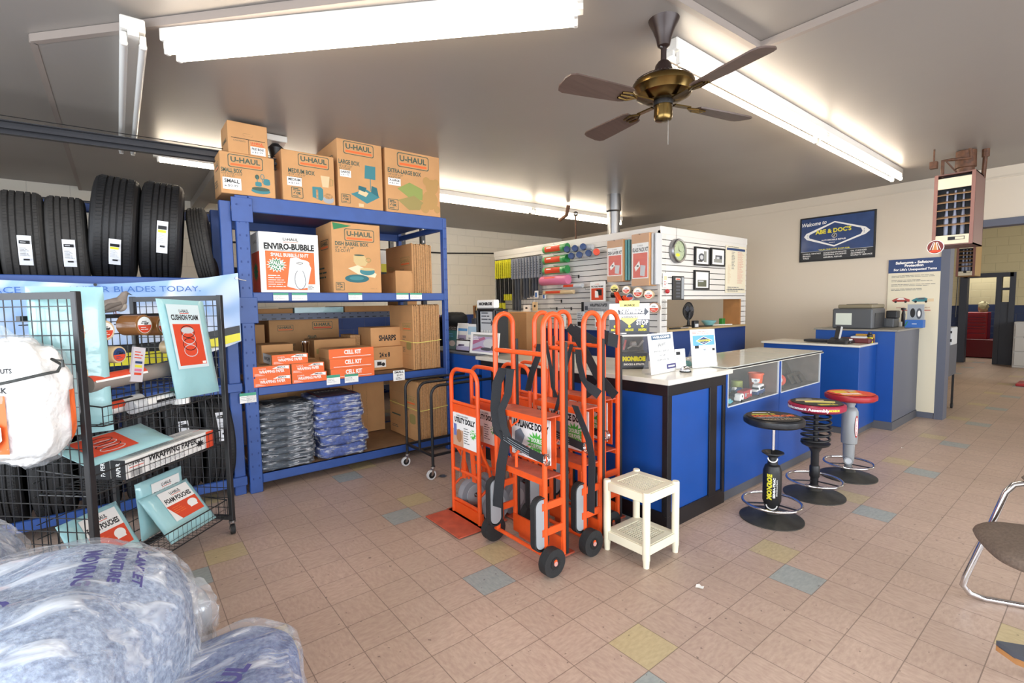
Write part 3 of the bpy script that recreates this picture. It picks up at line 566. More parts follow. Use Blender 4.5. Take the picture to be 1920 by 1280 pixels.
def d_large(mb, F, W, Hh):
    logo(mb, F, W*.47, Hh*.88, W*.68); mb.text(F, 'LARGE BOX', W*.25, Hh*.66, Hh*.065, GINK, w=W*.46, bold=.03); mb.text(F, '18" x 18" x 24"', W*.17, Hh*.6, Hh*.03, GINK, w=W*.28); mb.text(F, '4.5 CU FT', W*.15, Hh*.56, Hh*.035, GINK, w=W*.24)
    mb.poly(F, [(W*.58, Hh*.46), (W*.83, Hh*.46), (W*.84, Hh*.66), (W*.6, Hh*.66)], TEAL); mb.rect(F, W*.705, Hh*.28, W*.72, Hh*.46, TEAL); mb.poly(F, [(W*.26, Hh*.2), (W*.62, Hh*.08), (W*.92, Hh*.2), (W*.6, Hh*.3)], TEAL); mb.poly(F, [(W*.72, Hh*.26), (W*.9, Hh*.2), (W*.86, Hh*.34), (W*.74, Hh*.36)], mat('deep_teal', '2c666e', .7))
    mb.poly(F, [(W*.42, Hh*.22), (W*.6, Hh*.18), (W*.66, Hh*.24), (W*.48, Hh*.3)], TAN); mb.poly(F, [(W*.43, Hh*.28), (W*.58, Hh*.25), (W*.62, Hh*.32), (W*.44, Hh*.34)], mat('deep_teal', '2c666e', .7)); okmark(mb, F, W*.15, Hh*.12, W*.2); mb.rect(F, W*.43, Hh*.02, W*.54, Hh*.07, TAN)
def d_xl(mb, F, W, Hh):
    logo(mb, F, W*.5, Hh*.84, W*.58); mb.text(F, 'EXTRA-LARGE BOX', W*.34, Hh*.65, Hh*.065, GINK, w=W*.6, bold=.03); mb.text(F, '24" x 18" x 24"', W*.18, Hh*.59, Hh*.03, GINK, w=W*.26); mb.text(F, '6.0 CU FT', W*.16, Hh*.54, Hh*.04, GINK, w=W*.2)
    okmark(mb, F, W*.12, Hh*.12, W*.18); mb.poly(F, [(W*.2, Hh*.38), (W*.42, Hh*.5), (W*.66, Hh*.42), (W*.66, Hh*.24), (W*.4, Hh*.26)], mat('pillow_olive', '8f9a52', .7)); mb.poly(F, [(W*.2, Hh*.2), (W*.5, Hh*.3), (W*.68, Hh*.2), (W*.6, Hh*.08), (W*.4, Hh*.06)], OLIV)
    for a, b_, r in ((.74, .56, .07), (.92, .56, .06), (.84, .48, .12), (.8, .26, .15), (.7, .12, .08), (.93, .12, .06)): mb.ell(F, W*a, Hh*b_, W*r, W*r*1.05, mat('bear_tan', 'b58d54', .7))
def d_file(mb, F, W, Hh):
    mb.rect(F, W*.08, Hh*.47, W*.93, Hh*.49, INK); mb.rect(F, W*.5, 0, W*.512, Hh*.47, INK); mb.text(F, 'CONTENTS', W*.28, Hh*.4, Hh*.05, GINK, w=W*.3); mb.text(F, 'U-HAUL', W*.72, Hh*.39, Hh*.07, ORE, w=W*.32, bold=.03); mb.rect(F, W*.56, Hh*.31, W*.9, Hh*.34, OPR)
    mb.ring(F, rrect(W*.5, Hh*.62, W*.26, Hh*.09, Hh*.04), W*.012, CARD2)
carton(((411, 286), (517, 371)), 'moving_box', 'small cardboard moving box at the left end of the top shelf, under the file box', d_small, depth=.32, sticker=(.03, .1, .33, .28, 'SMALL', '$0.99'), side=sidelogo, z0=2.556, zt=AY(460, 289, 4.675).z)
p = AY(460, 289, 4.675).z
carton(((425, 224), (503, 294)), 'file_box', 'brown file box perched on top of the small cardboard box', d_file, depth=.31, z0=p+.001, sticker=(.55, .02, .38, .26, 'FILE BOX', '$3.99'), side=lambda mb, F, W, Hh: mb.text(F, 'U-HAUL', W*.5, Hh*.45, Hh*.12, GINK, w=W*.6, bold=.03))
carton(((527, 278), (629, 384)), 'moving_box', 'medium cardboard moving box printed with a toaster on the top shelf', d_medium, depth=.42, z0=2.556, sticker=(.08, .3, .27, .17, 'MEDIUM', '$1.49'))
carton(((631, 257), (719, 394)), 'moving_box', 'large cardboard moving box printed with a lamp on the top shelf', d_large, depth=.6, z0=2.556, sticker=(.04, .44, .24, .1, 'LARGE', '$1.99'), side=sidelogo)
carton(((721, 274), (826, 405)), 'moving_box', 'extra large cardboard moving box printed with a teddy bear and pillows', d_xl, depth=.5, z0=2.556, sticker=(.04, .42, .22, .11, 'X-LARGE', '$2.99'))
def d_bubble(mb, F, W, Hh):
    mb.rect(F, 0, 0, W, Hh, WHT); mb.text(F, 'U-HAUL', W*.52, Hh*.895, Hh*.05, INK, w=W*.26, bold=.03); mb.rect(F, W*.39, Hh*.845, W*.65, Hh*.855, OPR); mb.text(F, 'ENVIRO-BUBBLE', W*.5, Hh*.765, Hh*.1, INK, w=W*.85, bold=.05)
    mb.rect(F, W*.08, Hh*.7, W*.92, Hh*.707, INK); mb.rect(F, W*.09, Hh*.04, W*.92, Hh*.69, OPR); mb.text(F, 'SMALL BUBBLE-150 FT', W*.5, Hh*.63, Hh*.06, WHT, w=W*.64, bold=.02)
    mb.star(F, W*.27, Hh*.46, W*.11, W*.17, 16, WHT, sy=.8); mb.star(F, W*.27, Hh*.46, W*.09, W*.145, 16, GRN, sy=.8); mb.text(F, 'VALUE', W*.27, Hh*.49, Hh*.06, WHT, w=W*.2, bold=.04); mb.text(F, 'PACK', W*.27, Hh*.42, Hh*.06, WHT, w=W*.17, bold=.04); mb.lines(F, W*.12, Hh*.08, W*.42, Hh*.3, 6, WHT, t=.3)
    mb.poly(F, [(W*.43, Hh*.1), (W*.62, Hh*.05), (W*.78, Hh*.08), (W*.86, Hh*.42), (W*.82, Hh*.5), (W*.62, Hh*.6), (W*.5, Hh*.58)], mat('bubble_grey', 'd9dde0', .5)); mb.ell(F, W*.7, Hh*.5, W*.13, Hh*.06, WHT); mb.ring(F, [(W*.66+W*.1*math.cos(a*PI/9)*(1 if a > 2 else .9), Hh*.22+Hh*.17*math.sin(a*PI/9)) for a in range(18)], W*.008, INK)
    mb.poly(F, [(W*.62, Hh*.36), (W*.7, Hh*.36), (W*.72, Hh*.5), (W*.6, Hh*.5)], WHT); mb.ring(F, [(W*.66+W*.06*math.cos(a*PI/6), Hh*.5+Hh*.02*math.sin(a*PI/6)) for a in range(12)], W*.01, INK); mb.rect(F, W*.78, Hh*.04, W*.92, Hh*.14, WHT); mb.lines(F, W*.79, Hh*.05, W*.91, Hh*.12, 3, INK, t=.4)
def s_bubble(mb, F, W, Hh): mb.rect(F, 0, 0, W, Hh*.68, ORE); mb.rect(F, 0, Hh*.68, W, Hh, WHT); mb.text(F, 'U-HAUL', W*.5, Hh*.85, Hh*.06, INK, w=W*.5); mb.star(F, W*.5, Hh*.35, W*.2, W*.3, 12, GRN)
BXW = mat('white_board', 'eceae6', .55)
carton(((484, 433), (600, 547)), 'bubble_wrap_box', 'white and orange ENVIRO-BUBBLE carton standing in front on the second shelf', d_bubble, depth=.3, m=BXW, z0=1.744, side=s_bubble)
carton(((469, 440), (580, 547)), 'bubble_wrap_box', 'middle bubble wrap carton, a sliver showing behind the front one', lambda *a: None, y=4.99, depth=.25, m=BXW, z0=1.744, side=s_bubble, zt=2.30)
carton(((458, 447), (560, 547)), 'bubble_wrap_box', 'rearmost bubble wrap carton on the second shelf', lambda *a: None, y=5.26, depth=.25, m=BXW, z0=1.744, side=s_bubble, zt=2.28)
def d_dish(mb, F, W, Hh):
    logo(mb, F, W*.56, Hh*.83, W*.62); mb.poly(F, [(W*.02, Hh*.99), (W*.4, Hh*.96), (W*.04, Hh*.89)], GRN); mb.text(F, 'DISH BARREL BOX', W*.4, Hh*.7, Hh*.055, GINK, w=W*.68, bold=.03); mb.text(F, '18" x 18" x 28"', W*.25, Hh*.645, Hh*.03, GINK, w=W*.38, bold=.01); mb.text(F, '5.2 CU FT', W*.21, Hh*.6, Hh*.04, GINK, w=W*.3, bold=.02)
    c1 = mat('jug_tan', 'c9b07c', .7); mb.poly(F, [(W*.42, Hh*.54), (W*.64, Hh*.55), (W*.72, Hh*.45), (W*.66, Hh*.39), (W*.48, Hh*.39), (W*.42, Hh*.45)], c1); mb.ell(F, W*.54, Hh*.545, W*.11, Hh*.012, GINK); mb.ring(F, [(W*.73+W*.06*math.cos(a*PI/6), Hh*.48+Hh*.035*math.sin(a*PI/6)) for a in range(12)], W*.015, OLIV)
    mb.poly(F, [(W*.3, Hh*.35), (W*.5, Hh*.4), (W*.9, Hh*.28), (W*.86, Hh*.22), (W*.5, Hh*.27)], TAN); mb.ell(F, W*.7, Hh*.31, W*.16, Hh*.055, TEAL); mb.ell(F, W*.7, Hh*.345, W*.16, Hh*.02, c1); mb.ell(F, W*.48, Hh*.205, W*.25, Hh*.06, mat('deep_teal', '2c666e', .7)); mb.ell(F, W*.47, Hh*.21, W*.15, Hh*.03, TEAL); okmark(mb, F, W*.13, Hh*.09, W*.17); mb.lines(F, W*.75, Hh*.05, W*.97, Hh*.07, 1, CARD2)
carton(((620, 400), (716, 549)), 'dish_barrel_box', 'tall dish barrel box printed with a jug and plates on the second shelf', d_dish, depth=.46, z0=1.744, zt=2.405, side=sidelogo)

# bundles of flattened boxes: every sheet standing on edge, printed outer face towards the left
def bundle(name, x0, x1, z0, z1, y0, y1, n, label, prints=True, strap=None, m=CARD):
    t = T(name, label, 'flattened boxes', ((x0+x1)/2, (y0+y1)/2, z0), group='bundles of flattened cardboard boxes'); rnd = random.Random(int(x0*1000))
    st = (x1-x0)/n
    for k in range(n):
        mb = MB(); a = x0+k*st; dz = rnd.uniform(-.006, .006); dy = rnd.uniform(-.01, .008) if k else 0
        mb.box(a, y0+dy, z0, a+st*.42, y1, z1+dz, CARD2 if k else m); mb.box(a+st*.5, y0+dy+.004, z0, a+st*.9, y1, z1+dz-.01, CARD3)
        for f in (.22, .75): mb.box(a-.0004, y0+dy-.001, z0+(z1-z0)*f, a+st*.9, y0+dy, z0+(z1-z0)*f+.003, CARD2)
        if k == 0 and prints:
            F = face_x(y1, z0, x0); W = y1-y0; Hh = z1-z0
            mb.rect(F, 0, Hh*.76, W, Hh*.763, CARD2); mb.rect(F, 0, Hh*.22, W, Hh*.223, CARD2); mb.rect(F, W*.48, 0, W*.483, Hh, CARD2)
            logo(mb, F, W*.75, Hh*.66, W*.36, ink=OLIV); mb.lines(F, W*.08, Hh*.5, W*.4, Hh*.6, 4, OLIV); mb.text(F, 'BOX', W*.64, Hh*.5, Hh*.04, GINK, w=W*.14); mb.lines(F, W*.55, Hh*.42, W*.7, Hh*.47, 2, GINK); pot(mb, F, W*.82, Hh*.4, W*.1, OLIV); okmark(mb, F, W*.62, Hh*.3, W*.1); mb.rect(F, W*.08, Hh*.33, W*.4, Hh*.355, GINK); mb.lines(F, W*.08, Hh*.1, W*.4, Hh*.16, 2, GINK)
        mb.build('flat_box', t)
    if strap:
        mb = MB(); z = z0+(z1-z0)*strap; e = .003
        mb.tube([(x0-e, y1, z+.02), (x0-e, y0-.012, z), (x0+.05, y0-.014, z-.005), (x1+e, y0-.014, z+.015), (x1+e, y1, z+.02)], .004, YELP, 6); mb.build('strap', t)
bundle('flattened_boxes', 2.43, 2.76, .925, 1.62, 4.74, 5.3, 15, 'bundle of flattened cardboard boxes tied with yellow cord on the third shelf', strap=.42)
bundle('flattened_boxes', 2.50, 2.74, 1.744, 2.28, 4.85, 5.5, 9, 'loose flattened cardboard boxes standing on edge at the right end of the second shelf')
bundle('flattened_boxes', 2.42, 2.775, .157, .80, 4.66, 5.35, 18, 'thick strapped bundle of flattened boxes on the bottom shelf behind the black cart', strap=.52)
mb = MB(); mb.box(2.28, 4.8, 1.744, 2.47, 4.83, 1.98, CARD3); mb.box(2.28, 4.83, 1.744, 2.5, 5.3, 1.96, CARD3); S('flattened_box', mb, 'plain brown cardboard sheet between the dish barrel box and the loose flat boxes', 'box')

# wrapping paper and cell kit cartons on the third shelf
def orange_box(x0, x1, z0, z1, y0, depth, word, name, label, group):
    t = T(name, label, 'box', ((x0+x1)/2, y0+depth/2, z0), group=group); mb = MB(); mb.box(x0, y0, z0, x1, y0+depth, z1, CARD3, b=.003); F = face_y(x0, z0, y0); W = x1-x0; Hh = z1-z0; mb.rect(F, 0, 0, W, Hh, OPR)
    if word == 'CELL KIT':
        mb.text(F, word, W*.52, Hh*.62, Hh*.42, WHT, w=W*.38, bold=.04); mb.rect(F, W*.08, Hh*.16, W*.93, Hh*.21, WHT)
    else:
        mb.text(F, 'U-HAUL', W*.25, Hh*.76, Hh*.14, WHT, w=W*.2); mb.text(F, 'WRAPPING PAPER', W*.5, Hh*.45, Hh*.3, WHT, w=W*.68, bold=.03); mb.poly(F, [(W*.5, Hh*.7), (W*.68, Hh*.95), (W*.97, Hh*.92), (W*.97, Hh*.6), (W*.86, Hh*.66)], WHT); mb.text(F, 'SMALL', W*.76, Hh*.82, Hh*.14, INK, w=W*.24, bold=.03)
        for k in range(4): mb.rect(F, W*.04, Hh*(.1+.06*k), W*(.3-.05*k), Hh*(.12+.06*k), WHT)
    Fs = face_x(y0+depth, z0, x0)
    if word != 'CELL KIT': mb.rect(Fs, 0, 0, depth*.9, Hh, BXW); mb.text(Fs, 'WRAPPING PAPER', depth*.45, Hh*.5, Hh*.4, INK, w=depth*.7, bold=.02)
    Ft = face_z(x0, y0, z1); mb.lines(Ft, W*.3, depth*.3, W*.75, depth*.6, 4, INK, t=.4)
    mb.build('carton', t); return t
a = AY(477, 690, 4.675); HB = .088
G1 = 'orange wrapping paper cartons on the third shelf'
orange_box(.868, 1.17, .924, .924+HB, 4.66, .36, 'W', 'wrapping_paper_box', 'bottom left carton of the five orange wrapping paper cartons', G1)
orange_box(.865, 1.165, 1.0125, 1.0125+HB, 4.66, .36, 'W', 'wrapping_paper_box', 'wrapping paper carton in the left stack, directly under the topmost one', G1)
orange_box(1.18, 1.485, .924, .924+HB, 4.66, .36, 'W', 'wrapping_paper_box', 'bottom right wrapping paper carton, touching the cell kit cartons', G1)
orange_box(1.18, 1.465, 1.0125, 1.0125+HB, 4.66, .36, 'W', 'wrapping_paper_box', 'upper right wrapping paper carton, beside the cell kit cartons', G1)
orange_box(1.03, 1.335, 1.101, 1.101+HB, 4.70, .34, 'W', 'wrapping_paper_box', 'topmost wrapping paper carton lying across the two stacks', G1)
for k, wd in enumerate(('bottom', 'middle', 'top')): orange_box(1.52-(k-1)*.006, 1.955, .924+k*.0955, .924+k*.0955+.094, 4.665, .3, 'CELL KIT', 'cell_kit_box', wd+'most CELL KIT carton of the three on the third shelf' if wd != 'middle' else 'middle CELL KIT carton of the three on the third shelf', 'cell kit cartons on the third shelf')
mb = MB(); mb.lathe([(.035, 0), (.035, .12), (.042, .13), (.042, .16), (.038, .165)], (1.44, 5.15, .92+.19), CHR, 16); S('metal_canister', mb, 'small shiny metal canister behind the orange cartons', 'canister')
mb = MB(); mb.box(1.35, 5.08, .924, 1.52, 5.25, 1.10, CARD3, b=.004); S('small_carton', mb, 'plain small carton under the shiny metal canister', 'box')
# open trays and odd cartons further back on the third shelf
mb = MB(); mb.box(1.05, 5.2, .924, 1.34, 5.55, 1.25, CARD, b=.003); F = face_y(1.05, .924, 5.2); mb.rect(F, .12, .17, .28, .25, OLIV); S('open_carton', mb, 'open brown carton with a green print behind the wrapping paper cartons', 'box')
mb = MB(); mb.box(1.56, 5.25, .924, 2.0, 5.6, 1.27, CARD3, b=.003); F = face_y(1.56, .924, 5.25); mb.rect(F, .02, .2, .42, .25, OLIV); S('open_carton', mb, 'long brown carton with an olive print line behind the CELL KIT cartons', 'box')
mb = MB(); mb.box(2.08, 5.0, .924, 2.5, 5.35, 1.17, CARD, b=.003); F = face_y(2.08, .924, 5.0); mb.text(F, '24 x 8', .14, .16, .05, INK, w=.12, bold=.04); mb.rect(F, .02, .03, .15, .11, WHT); mb.rect(F, .05, .05, .1, .09, INK); mb.ell(F, .12, .06, .02, .02, INK); S('stamped_carton', mb, 'brown carton with a white barcode label right of the CELL KIT cartons', 'box')
mb = MB(); mb.box(2.09, 5.05, 1.172, 2.5, 5.4, 1.38, CARD, b=.003); F = face_y(2.09, 1.172, 5.05); mb.text(F, 'SHARPS', .19, .09, .06, INK, w=.2, bold=.04, rot=.0); S('stamped_carton', mb, 'brown carton with black stamped letters on top of the barcode-labelled carton', 'box')
mb = MB(); mb.box(1.96, 5.3, .924, 2.07, 5.6, 1.3, CARD2, b=.003); S('small_carton', mb, 'narrow pale carton behind the barcode-labelled carton', 'box')

# wrapped blankets on the bottom shelf
PLASQ = film('quilt_film', .05, .75, 9, (1, 1, 4)); QG = mat('quilt_grey_wrapped', '333f4b', .6, var=.35, vscale=26, bump=.5, bscale=60); QB = mat('quilt_blue_wrapped', '3a5196', .6, var=.35, vscale=26, bump=.5, bscale=60)
def quilt(x, y, z, hx, hy, hz, m, label, seed, group):
    t = T('moving_blanket', label, 'moving blanket', (x, y, z-hz), group=group); mb = MB(); blob(mb, (x, y, z), (hx, hy, hz), m, e=7, amp=.010, fs=3, seed=seed, nu=64, nv=14, wr=.004, wf=9); mb.build('quilt', t, ang=80)
    mb = MB(); blob(mb, (x, y-.004, z), (hx+.008, hy+.012, hz+.001), PLASQ, e=6, amp=.014, fs=5, seed=seed+9, nu=72, nv=12, wr=.010, wf=13); mb.build('plastic_wrap', t, ang=25)
nz = ('topmost', 'second from the top', 'third from the top', 'fourth from the top', 'fifth from the top', 'fifth from the bottom', 'fourth from the bottom', 'third from the bottom', 'second from the bottom', 'bottom')
for k in range(9):
    i = 8-k; nm = ('topmost', 'second', 'third', 'fourth', 'fifth', 'sixth', 'seventh', 'eighth', 'bottom')[i]
    quilt(1.13+.008*((k*7) % 3-1), 4.93, .19+k*.0635, .235, .225, .0315, QG, '%s of the nine wrapped dark grey moving blankets' % (nm if i in (0, 8) else nm+' from the top'), k, 'wrapped grey blankets on the bottom shelf')
zq = .158
for k in range(7):
    i = 6-k; nm = ('topmost', 'second', 'third', 'fourth', 'fifth', 'sixth', 'bottom')[i]; hz = .055 if k < 2 else .037; zq += hz
    quilt(1.62+.012*((k*5) % 3-1)+(.035 if k < 2 else 0), 4.95, zq, .235, .235, hz, QB, '%s of the seven wrapped blue moving blankets' % (nm if i in (0, 6) else nm+' from the top'), k+30, 'wrapped blue blankets on the bottom shelf'); zq += hz
F = face_z(1.42, 4.72, zq+.012); mb = MB(); mb.rect(F, 0, 0, .36, .42, mat('maroon_label', '7a3438', .4)); mb.rect(F, .02, .02, .34, .4, mat('blanket_card', '5a5d70', .4)); mb.text(F, 'U-HAUL', .18, .3, .06, WHT, w=.26, bold=.03); mb.lines(F, .06, .08, .3, .2, 4, mat('maroon_label', '7a3438', .4)); S('blanket_card', mb, 'maroon-edged printed card lying on the blue wrapped blankets', 'card')
# plain cardboard standing behind the blankets
for k, (x0, x1, yy) in enumerate(((.92, 1.33, 5.42), (1.33, 1.72, 5.46), (1.74, 2.0, 5.38), (2.02, 2.4, 5.44))):
    mb = MB(); mb.box(x0, yy, .157, x1-.01, yy+.03, .80+.01*k, CARD, b=.002); mb.box(x0+(x1-x0)*.4, yy-.001, .157, x0+(x1-x0)*.4+.004, yy, .8, CARD2); S('cardboard_sheet', mb, ('leftmost', 'second from left', 'third from left', 'rightmost')[k]+' tall plain cardboard sheet standing behind the wrapped blankets', 'cardboard', 'cardboard sheets behind the blankets')
# price tags clipped on the beams
def tag_(pxl, pxr, py0, py1, label, z=None, word=None, y=4.662):
    a = AY(pxl, py0, y); b_ = AY(pxr, py1, y); mb = MB(); mb.box(a.x, y-.002, b_.z, b_.x, y, a.z, WHT); F = face_y(a.x, b_.z, y-.002); W = b_.x-a.x; Hh = a.z-b_.z
    if word: mb.text(F, word, W*.5, Hh*.82, Hh*.2, INK, w=W*.8, bold=.03); mb.text(F, '$0.99', W*.55, Hh*.5, Hh*.2, INK, w=W*.5); mb.lines(F, W*.2, Hh*.1, W*.8, Hh*.35, 2, INK)
    else: mb.rect(F, 0, Hh*.72, W, Hh, mat('tag_green', '3f9a7c', .5)); mb.lines(F, W*.06, Hh*.2, W*.8, Hh*.65, 3, GRY, t=.3)
    S('price_tag', mb, label, 'price tag', 'price tags on the blue shelf')
for q in ((512, 541, 549, 563, 'white price tag under the left half of the bubble wrap carton'), (547, 576, 549, 563, 'white price tag under the right half of the bubble wrap carton'), (653, 679, 549, 562, 'white price tag under the dish barrel box'), (743, 766, 549, 561, 'left one of the two price tags under the loose flattened boxes'), (769, 791, 549, 561, 'right one of the two price tags under the loose flattened boxes'), (612, 638, 704, 719, 'price tag on the third shelf beam left of the other green-topped tag'), (646, 672, 702, 715, 'price tag on the third shelf beam, below the right end of the CELL KIT cartons'), (449, 481, 738, 753, 'price tag on the left post of the blue shelf')): tag_(*q)
tag_(737, 759, 695, 712, 'white shelf tag reading SMALL on the third shelf beam', word='SMALL')

# ================================================================== rear racking between the blue shelf and the wall
ANG = mat('slotted_angle', '33363d', .45); RAILG = mat('rack_grey', '5d6478', .45)
t = T('slotted_rack', 'dark slotted-angle rack standing behind the blue shelf', 'rack', (2.2, 6.7, 0))
for x, y in ((.9, 6.1), (3.0, 6.1), (3.3, 6.1), (.9, 7.1), (3.3, 7.1)):
    mb = MB(); mb.box(x, y, 0, x+.06, y+.004, 2.75, ANG); mb.box(x, y, 0, x+.004, y+.06, 2.75, ANG)
    for k in range(30): mb.box(x+.02, y-.001, .1+k*.088, x+.04, y, .13+k*.088, LGR if k % 2 else BLACK)
    mb.build('post', t)
for z in (1.47, 1.98, .5):
    mb = MB(); mb.box(.9, 6.08, z, 3.36, 6.1, z+.075, RAILG if z < 1.8 else ANG)
    for k in range(24): mb.box(.95+k*.1, 6.0785, z+.008, 1.0+k*.1, 6.08, z+.02, BLACK); mb.box(.95+k*.1, 6.0785, z+.055, .965+k*.1, 6.08, z+.065, BLACK)
    mb.build('beam', t); mb = MB(); mb.box(.92, 6.1, z+.05, 3.34, 7.1, z+.07, mat('shelf_board', '8a6a4c', .7)); mb.build('shelf_board', t)
def d_ward(mb, F, W, Hh):
    logo(mb, F, W*.22, Hh*.86, W*.22); logo(mb, F, W*.75, Hh*.88, W*.3, barm=ORE); mb.text(F, 'GRAND', W*.59, Hh*.72, Hh*.06, GINK, w=W*.13, bold=.03); mb.text(F, 'WARDROBE', W*.63, Hh*.64, Hh*.06, GINK, w=W*.22, bold=.03); mb.lines(F, W*.52, Hh*.56, W*.78, Hh*.6, 1, GINK); mb.text(F, 'READY-TO-LIFT', W*.25, Hh*.64, Hh*.035, GINK, w=W*.2); mb.text(F, 'WARDROBE', W*.25, Hh*.59, Hh*.035, GINK, w=W*.15)
p = AY(503, 587, 6.2); q = AY(639, 652, 6.2)
carton(((503, 587), (639, 700)), 'wardrobe_box', 'big GRAND WARDROBE carton on the rack behind the third shelf', d_ward, y=6.2, depth=.6, z0=.572, zt=1.5)
carton(((462, 600), (498, 655)), 'moving_box', 'plain cardboard box left of the wardrobe carton on the rear rack', lambda mb, F, W, Hh: logo(mb, F, W*.4, Hh*.3, W*.5), y=6.2, depth=.4, z0=.572, zt=1.42)
carton(((500, 408), (600, 440)), 'orange_carton', 'orange and white carton high up behind the second shelf', lambda mb, F, W, Hh: (mb.rect(F, W*.12, 0, W, Hh, ORE), mb.star(F, W*.6, Hh*.75, W*.06, W*.12, 10, WHT), mb.lines(F, W*.2, Hh*.2, W*.8, Hh*.45, 2, WHT)), y=6.2, depth=.4, m=BXW, z0=2.052, zt=2.75)
mb = MB(); p = AY(712, 460, 6.2); q = AY(738, 505, 6.2); mb.box(p.x-.15, 6.2, 2.052, q.x+.03, 6.5, 2.35, BXW, b=.004); F = face_y(p.x-.15, 2.052, 6.2); mb.rect(F, .16, 0, .36, .12, YEL); mb.ell(F, .3, .2, .04, .04, GRN); S('supply_carton', mb, 'white and yellow carton behind the second shelf, seen right of the dish barrel box', 'box')
mb = MB(); mb.box(3.0, 6.25, 1.54, 3.28, 6.6, 1.9, CARD, b=.004); S('small_carton', mb, 'brown carton on the rear rack behind the loose flattened boxes', 'box')
for k, (x0, x1) in enumerate(((.98, 1.6), (1.62, 2.2), (2.22, 2.95))): mb = MB(); mb.box(x0, 6.15, 1.541, x1, 6.9, 1.6+.01*k, CARD3 if k != 1 else FOAM); S('flat_pack', mb, ('brown flat pack lying at the left end', 'cyan foam flat pack lying in the middle', 'brown flat pack lying at the right end')[k]+' of the rear rack shelf', 'flat pack', 'flat packs on the rear rack')
# ================================================================== tire rack, tires, banner
t = T('tire_rack', 'blue steel tire rack against the left side, holding two rows of tires', 'rack', (-.3, 4.9, 0))
for (x, y) in ((.69, 4.7), (.69, 5.2), (-2.2, 4.7), (-2.2, 5.2)): mb = MB(); mb.box(x, y, 0, x+.085, y+.07, 2.5, BLUE, b=.005); mb.build('post', t)
for z in (1.78, .9, .09):
    for y in (4.66, 5.16): mb = MB(); mb.box(-2.2, y, z, .78, y+.04, z+.075, BLUE, b=.005); mb.build('beam', t)
mb = MB(); mb.box(-2.2, 5.27, 2.40, .78, 5.31, 2.47, BLUE, b=.005); mb.build('beam', t)
LBL = mat('tire_label', 'dfe1e6', .5)
def tire(c, R, W, m, label, lean=0, yaw=0, style=0, lb=None, group='tires in the blue rack'):
    c = V(c); ax = V((math.cos(yaw), math.sin(yaw), math.sin(lean))).normalized()
    t = T('tire', label, 'tire', (c.x, c.y, c.z-R), group=group); hw = W/2; mb = MB()
    prof = [(R*.64, -hw*.75), (R*.66, -hw*.86), (R*.72, -hw*.99), (R*.8, -hw*1.03), (R*.88, -hw*1.0), (R*.95, -hw*.93), (R*.985, -hw*.8)]
    gr = (-.5, -.2, .2, .5) if style else (-.42, -.14, .14, .42)
    for g in gr: prof += [(R*(1-.012*abs(g)), hw*(g-.035)), (R*.965, hw*(g-.03)), (R*.965, hw*(g+.03)), (R*(1-.012*abs(g)), hw*(g+.035))]
    prof += [(R*.985, hw*.8), (R*.95, hw*.93), (R*.88, hw), (R*.8, hw*1.03), (R*.72, hw*.99), (R*.66, hw*.86), (R*.64, hw*.75), (R*.66, 0), (R*.64, -hw*.75)]
    mb.lathe(prof, c, m, 72, ax=ax); mb.build('tread', t, ang=28)
    y_ = ax.cross(V((0, 0, 1))).normalized(); z_ = y_.cross(ax) if False else ax.cross(y_); z_ = -z_ if z_.z < 0 else z_
    front = -y_ if y_.y > 0 else y_
    mb = MB(); nn = 88; ed = (-.78, -.5, -.2, .2, .5, .78) if style else (-.78, -.42, -.14, .14, .42, .78)   # the tread siping as cut blocks
    for k in range(nn):
        a = 2*PI*k/nn
        for b_ in range(5):
            aa = a+(.018*((b_ % 2)*2-1)); off = (b_*.37 % 1)*2*PI/nn
            d1 = front*math.cos(aa+off)+z_*math.sin(aa+off); tg = -front*math.sin(aa+off)+z_*math.cos(aa+off); f0 = ed[b_]+.05; f1 = ed[b_+1]-.05
            if d1.y > .35: continue
            mb.obox(c+ax*hw*(f0+f1)/2+d1*(R*.996), (ax+tg*.15, tg, d1), (hw*(f1-f0)/2, R*.026, R*.0045), m)
    mb.build('tread_block', t, kind='stuff')
    if lb:
        s_, e0, e1, kind = lb; th0, th1 = e0, e1; F = []
        mb = MB(); n = 8; vs = []
        for i in range(n+1):
            a = th0+(th1-th0)*i/n; d1 = front*math.cos(a)+z_*math.sin(a)
            for w_ in (-.034, .034): vs.append(c+ax*(s_*hw+w_)+d1*(R*1.006+.003))
        mb.add(vs, [(2*i, 2*i+1, 2*i+3, 2*i+2) for i in range(n)], LBL)
        am = (th0+th1)/2; dm = front*math.cos(am)+z_*math.sin(am); tm = -front*math.sin(am)+z_*math.cos(am)
        hl = R*abs(th1-th0)/2; F = Fr(c+ax*(s_*hw)+dm*(R*1.006+.009), ax if ax.x > 0 else -ax, tm if tm.z > 0 else -tm)
        mb.rect(F, -.026, hl*.5, .026, hl*.72, INK); mb.lines(F, -.02, hl*.56, .02, hl*.66, 1, LBL) if kind == 0 else mb.rect(F, -.026, hl*.3, .022, hl*.46, YEL)
        mb.lines(F, -.026, -hl*.35, .026, hl*.25, 7, INK if kind == 0 else GRY, t=.25); mb.rect(F, -.012, -hl*.62, .018, -hl*.5, INK); mb.build('size_label', t)
    return t
RUBN = mat('rubber_new', '19191b', .55, var=.15, vscale=50, bump=.15, bscale=150)
tire((-.497, 4.92, 2.115), .335, .225, RUBF, 'second tire from the left in the upper row, brownish tread', style=1, lb=(.1, -.62, -.02, 0), yaw=.06)
tire((-.265, 4.92, 2.11), .33, .22, RUBF, 'third upper tire from the left, brownish tread, beside the glossy leaning tires', style=1, lb=(.1, -.62, -.04, 0), yaw=.02)
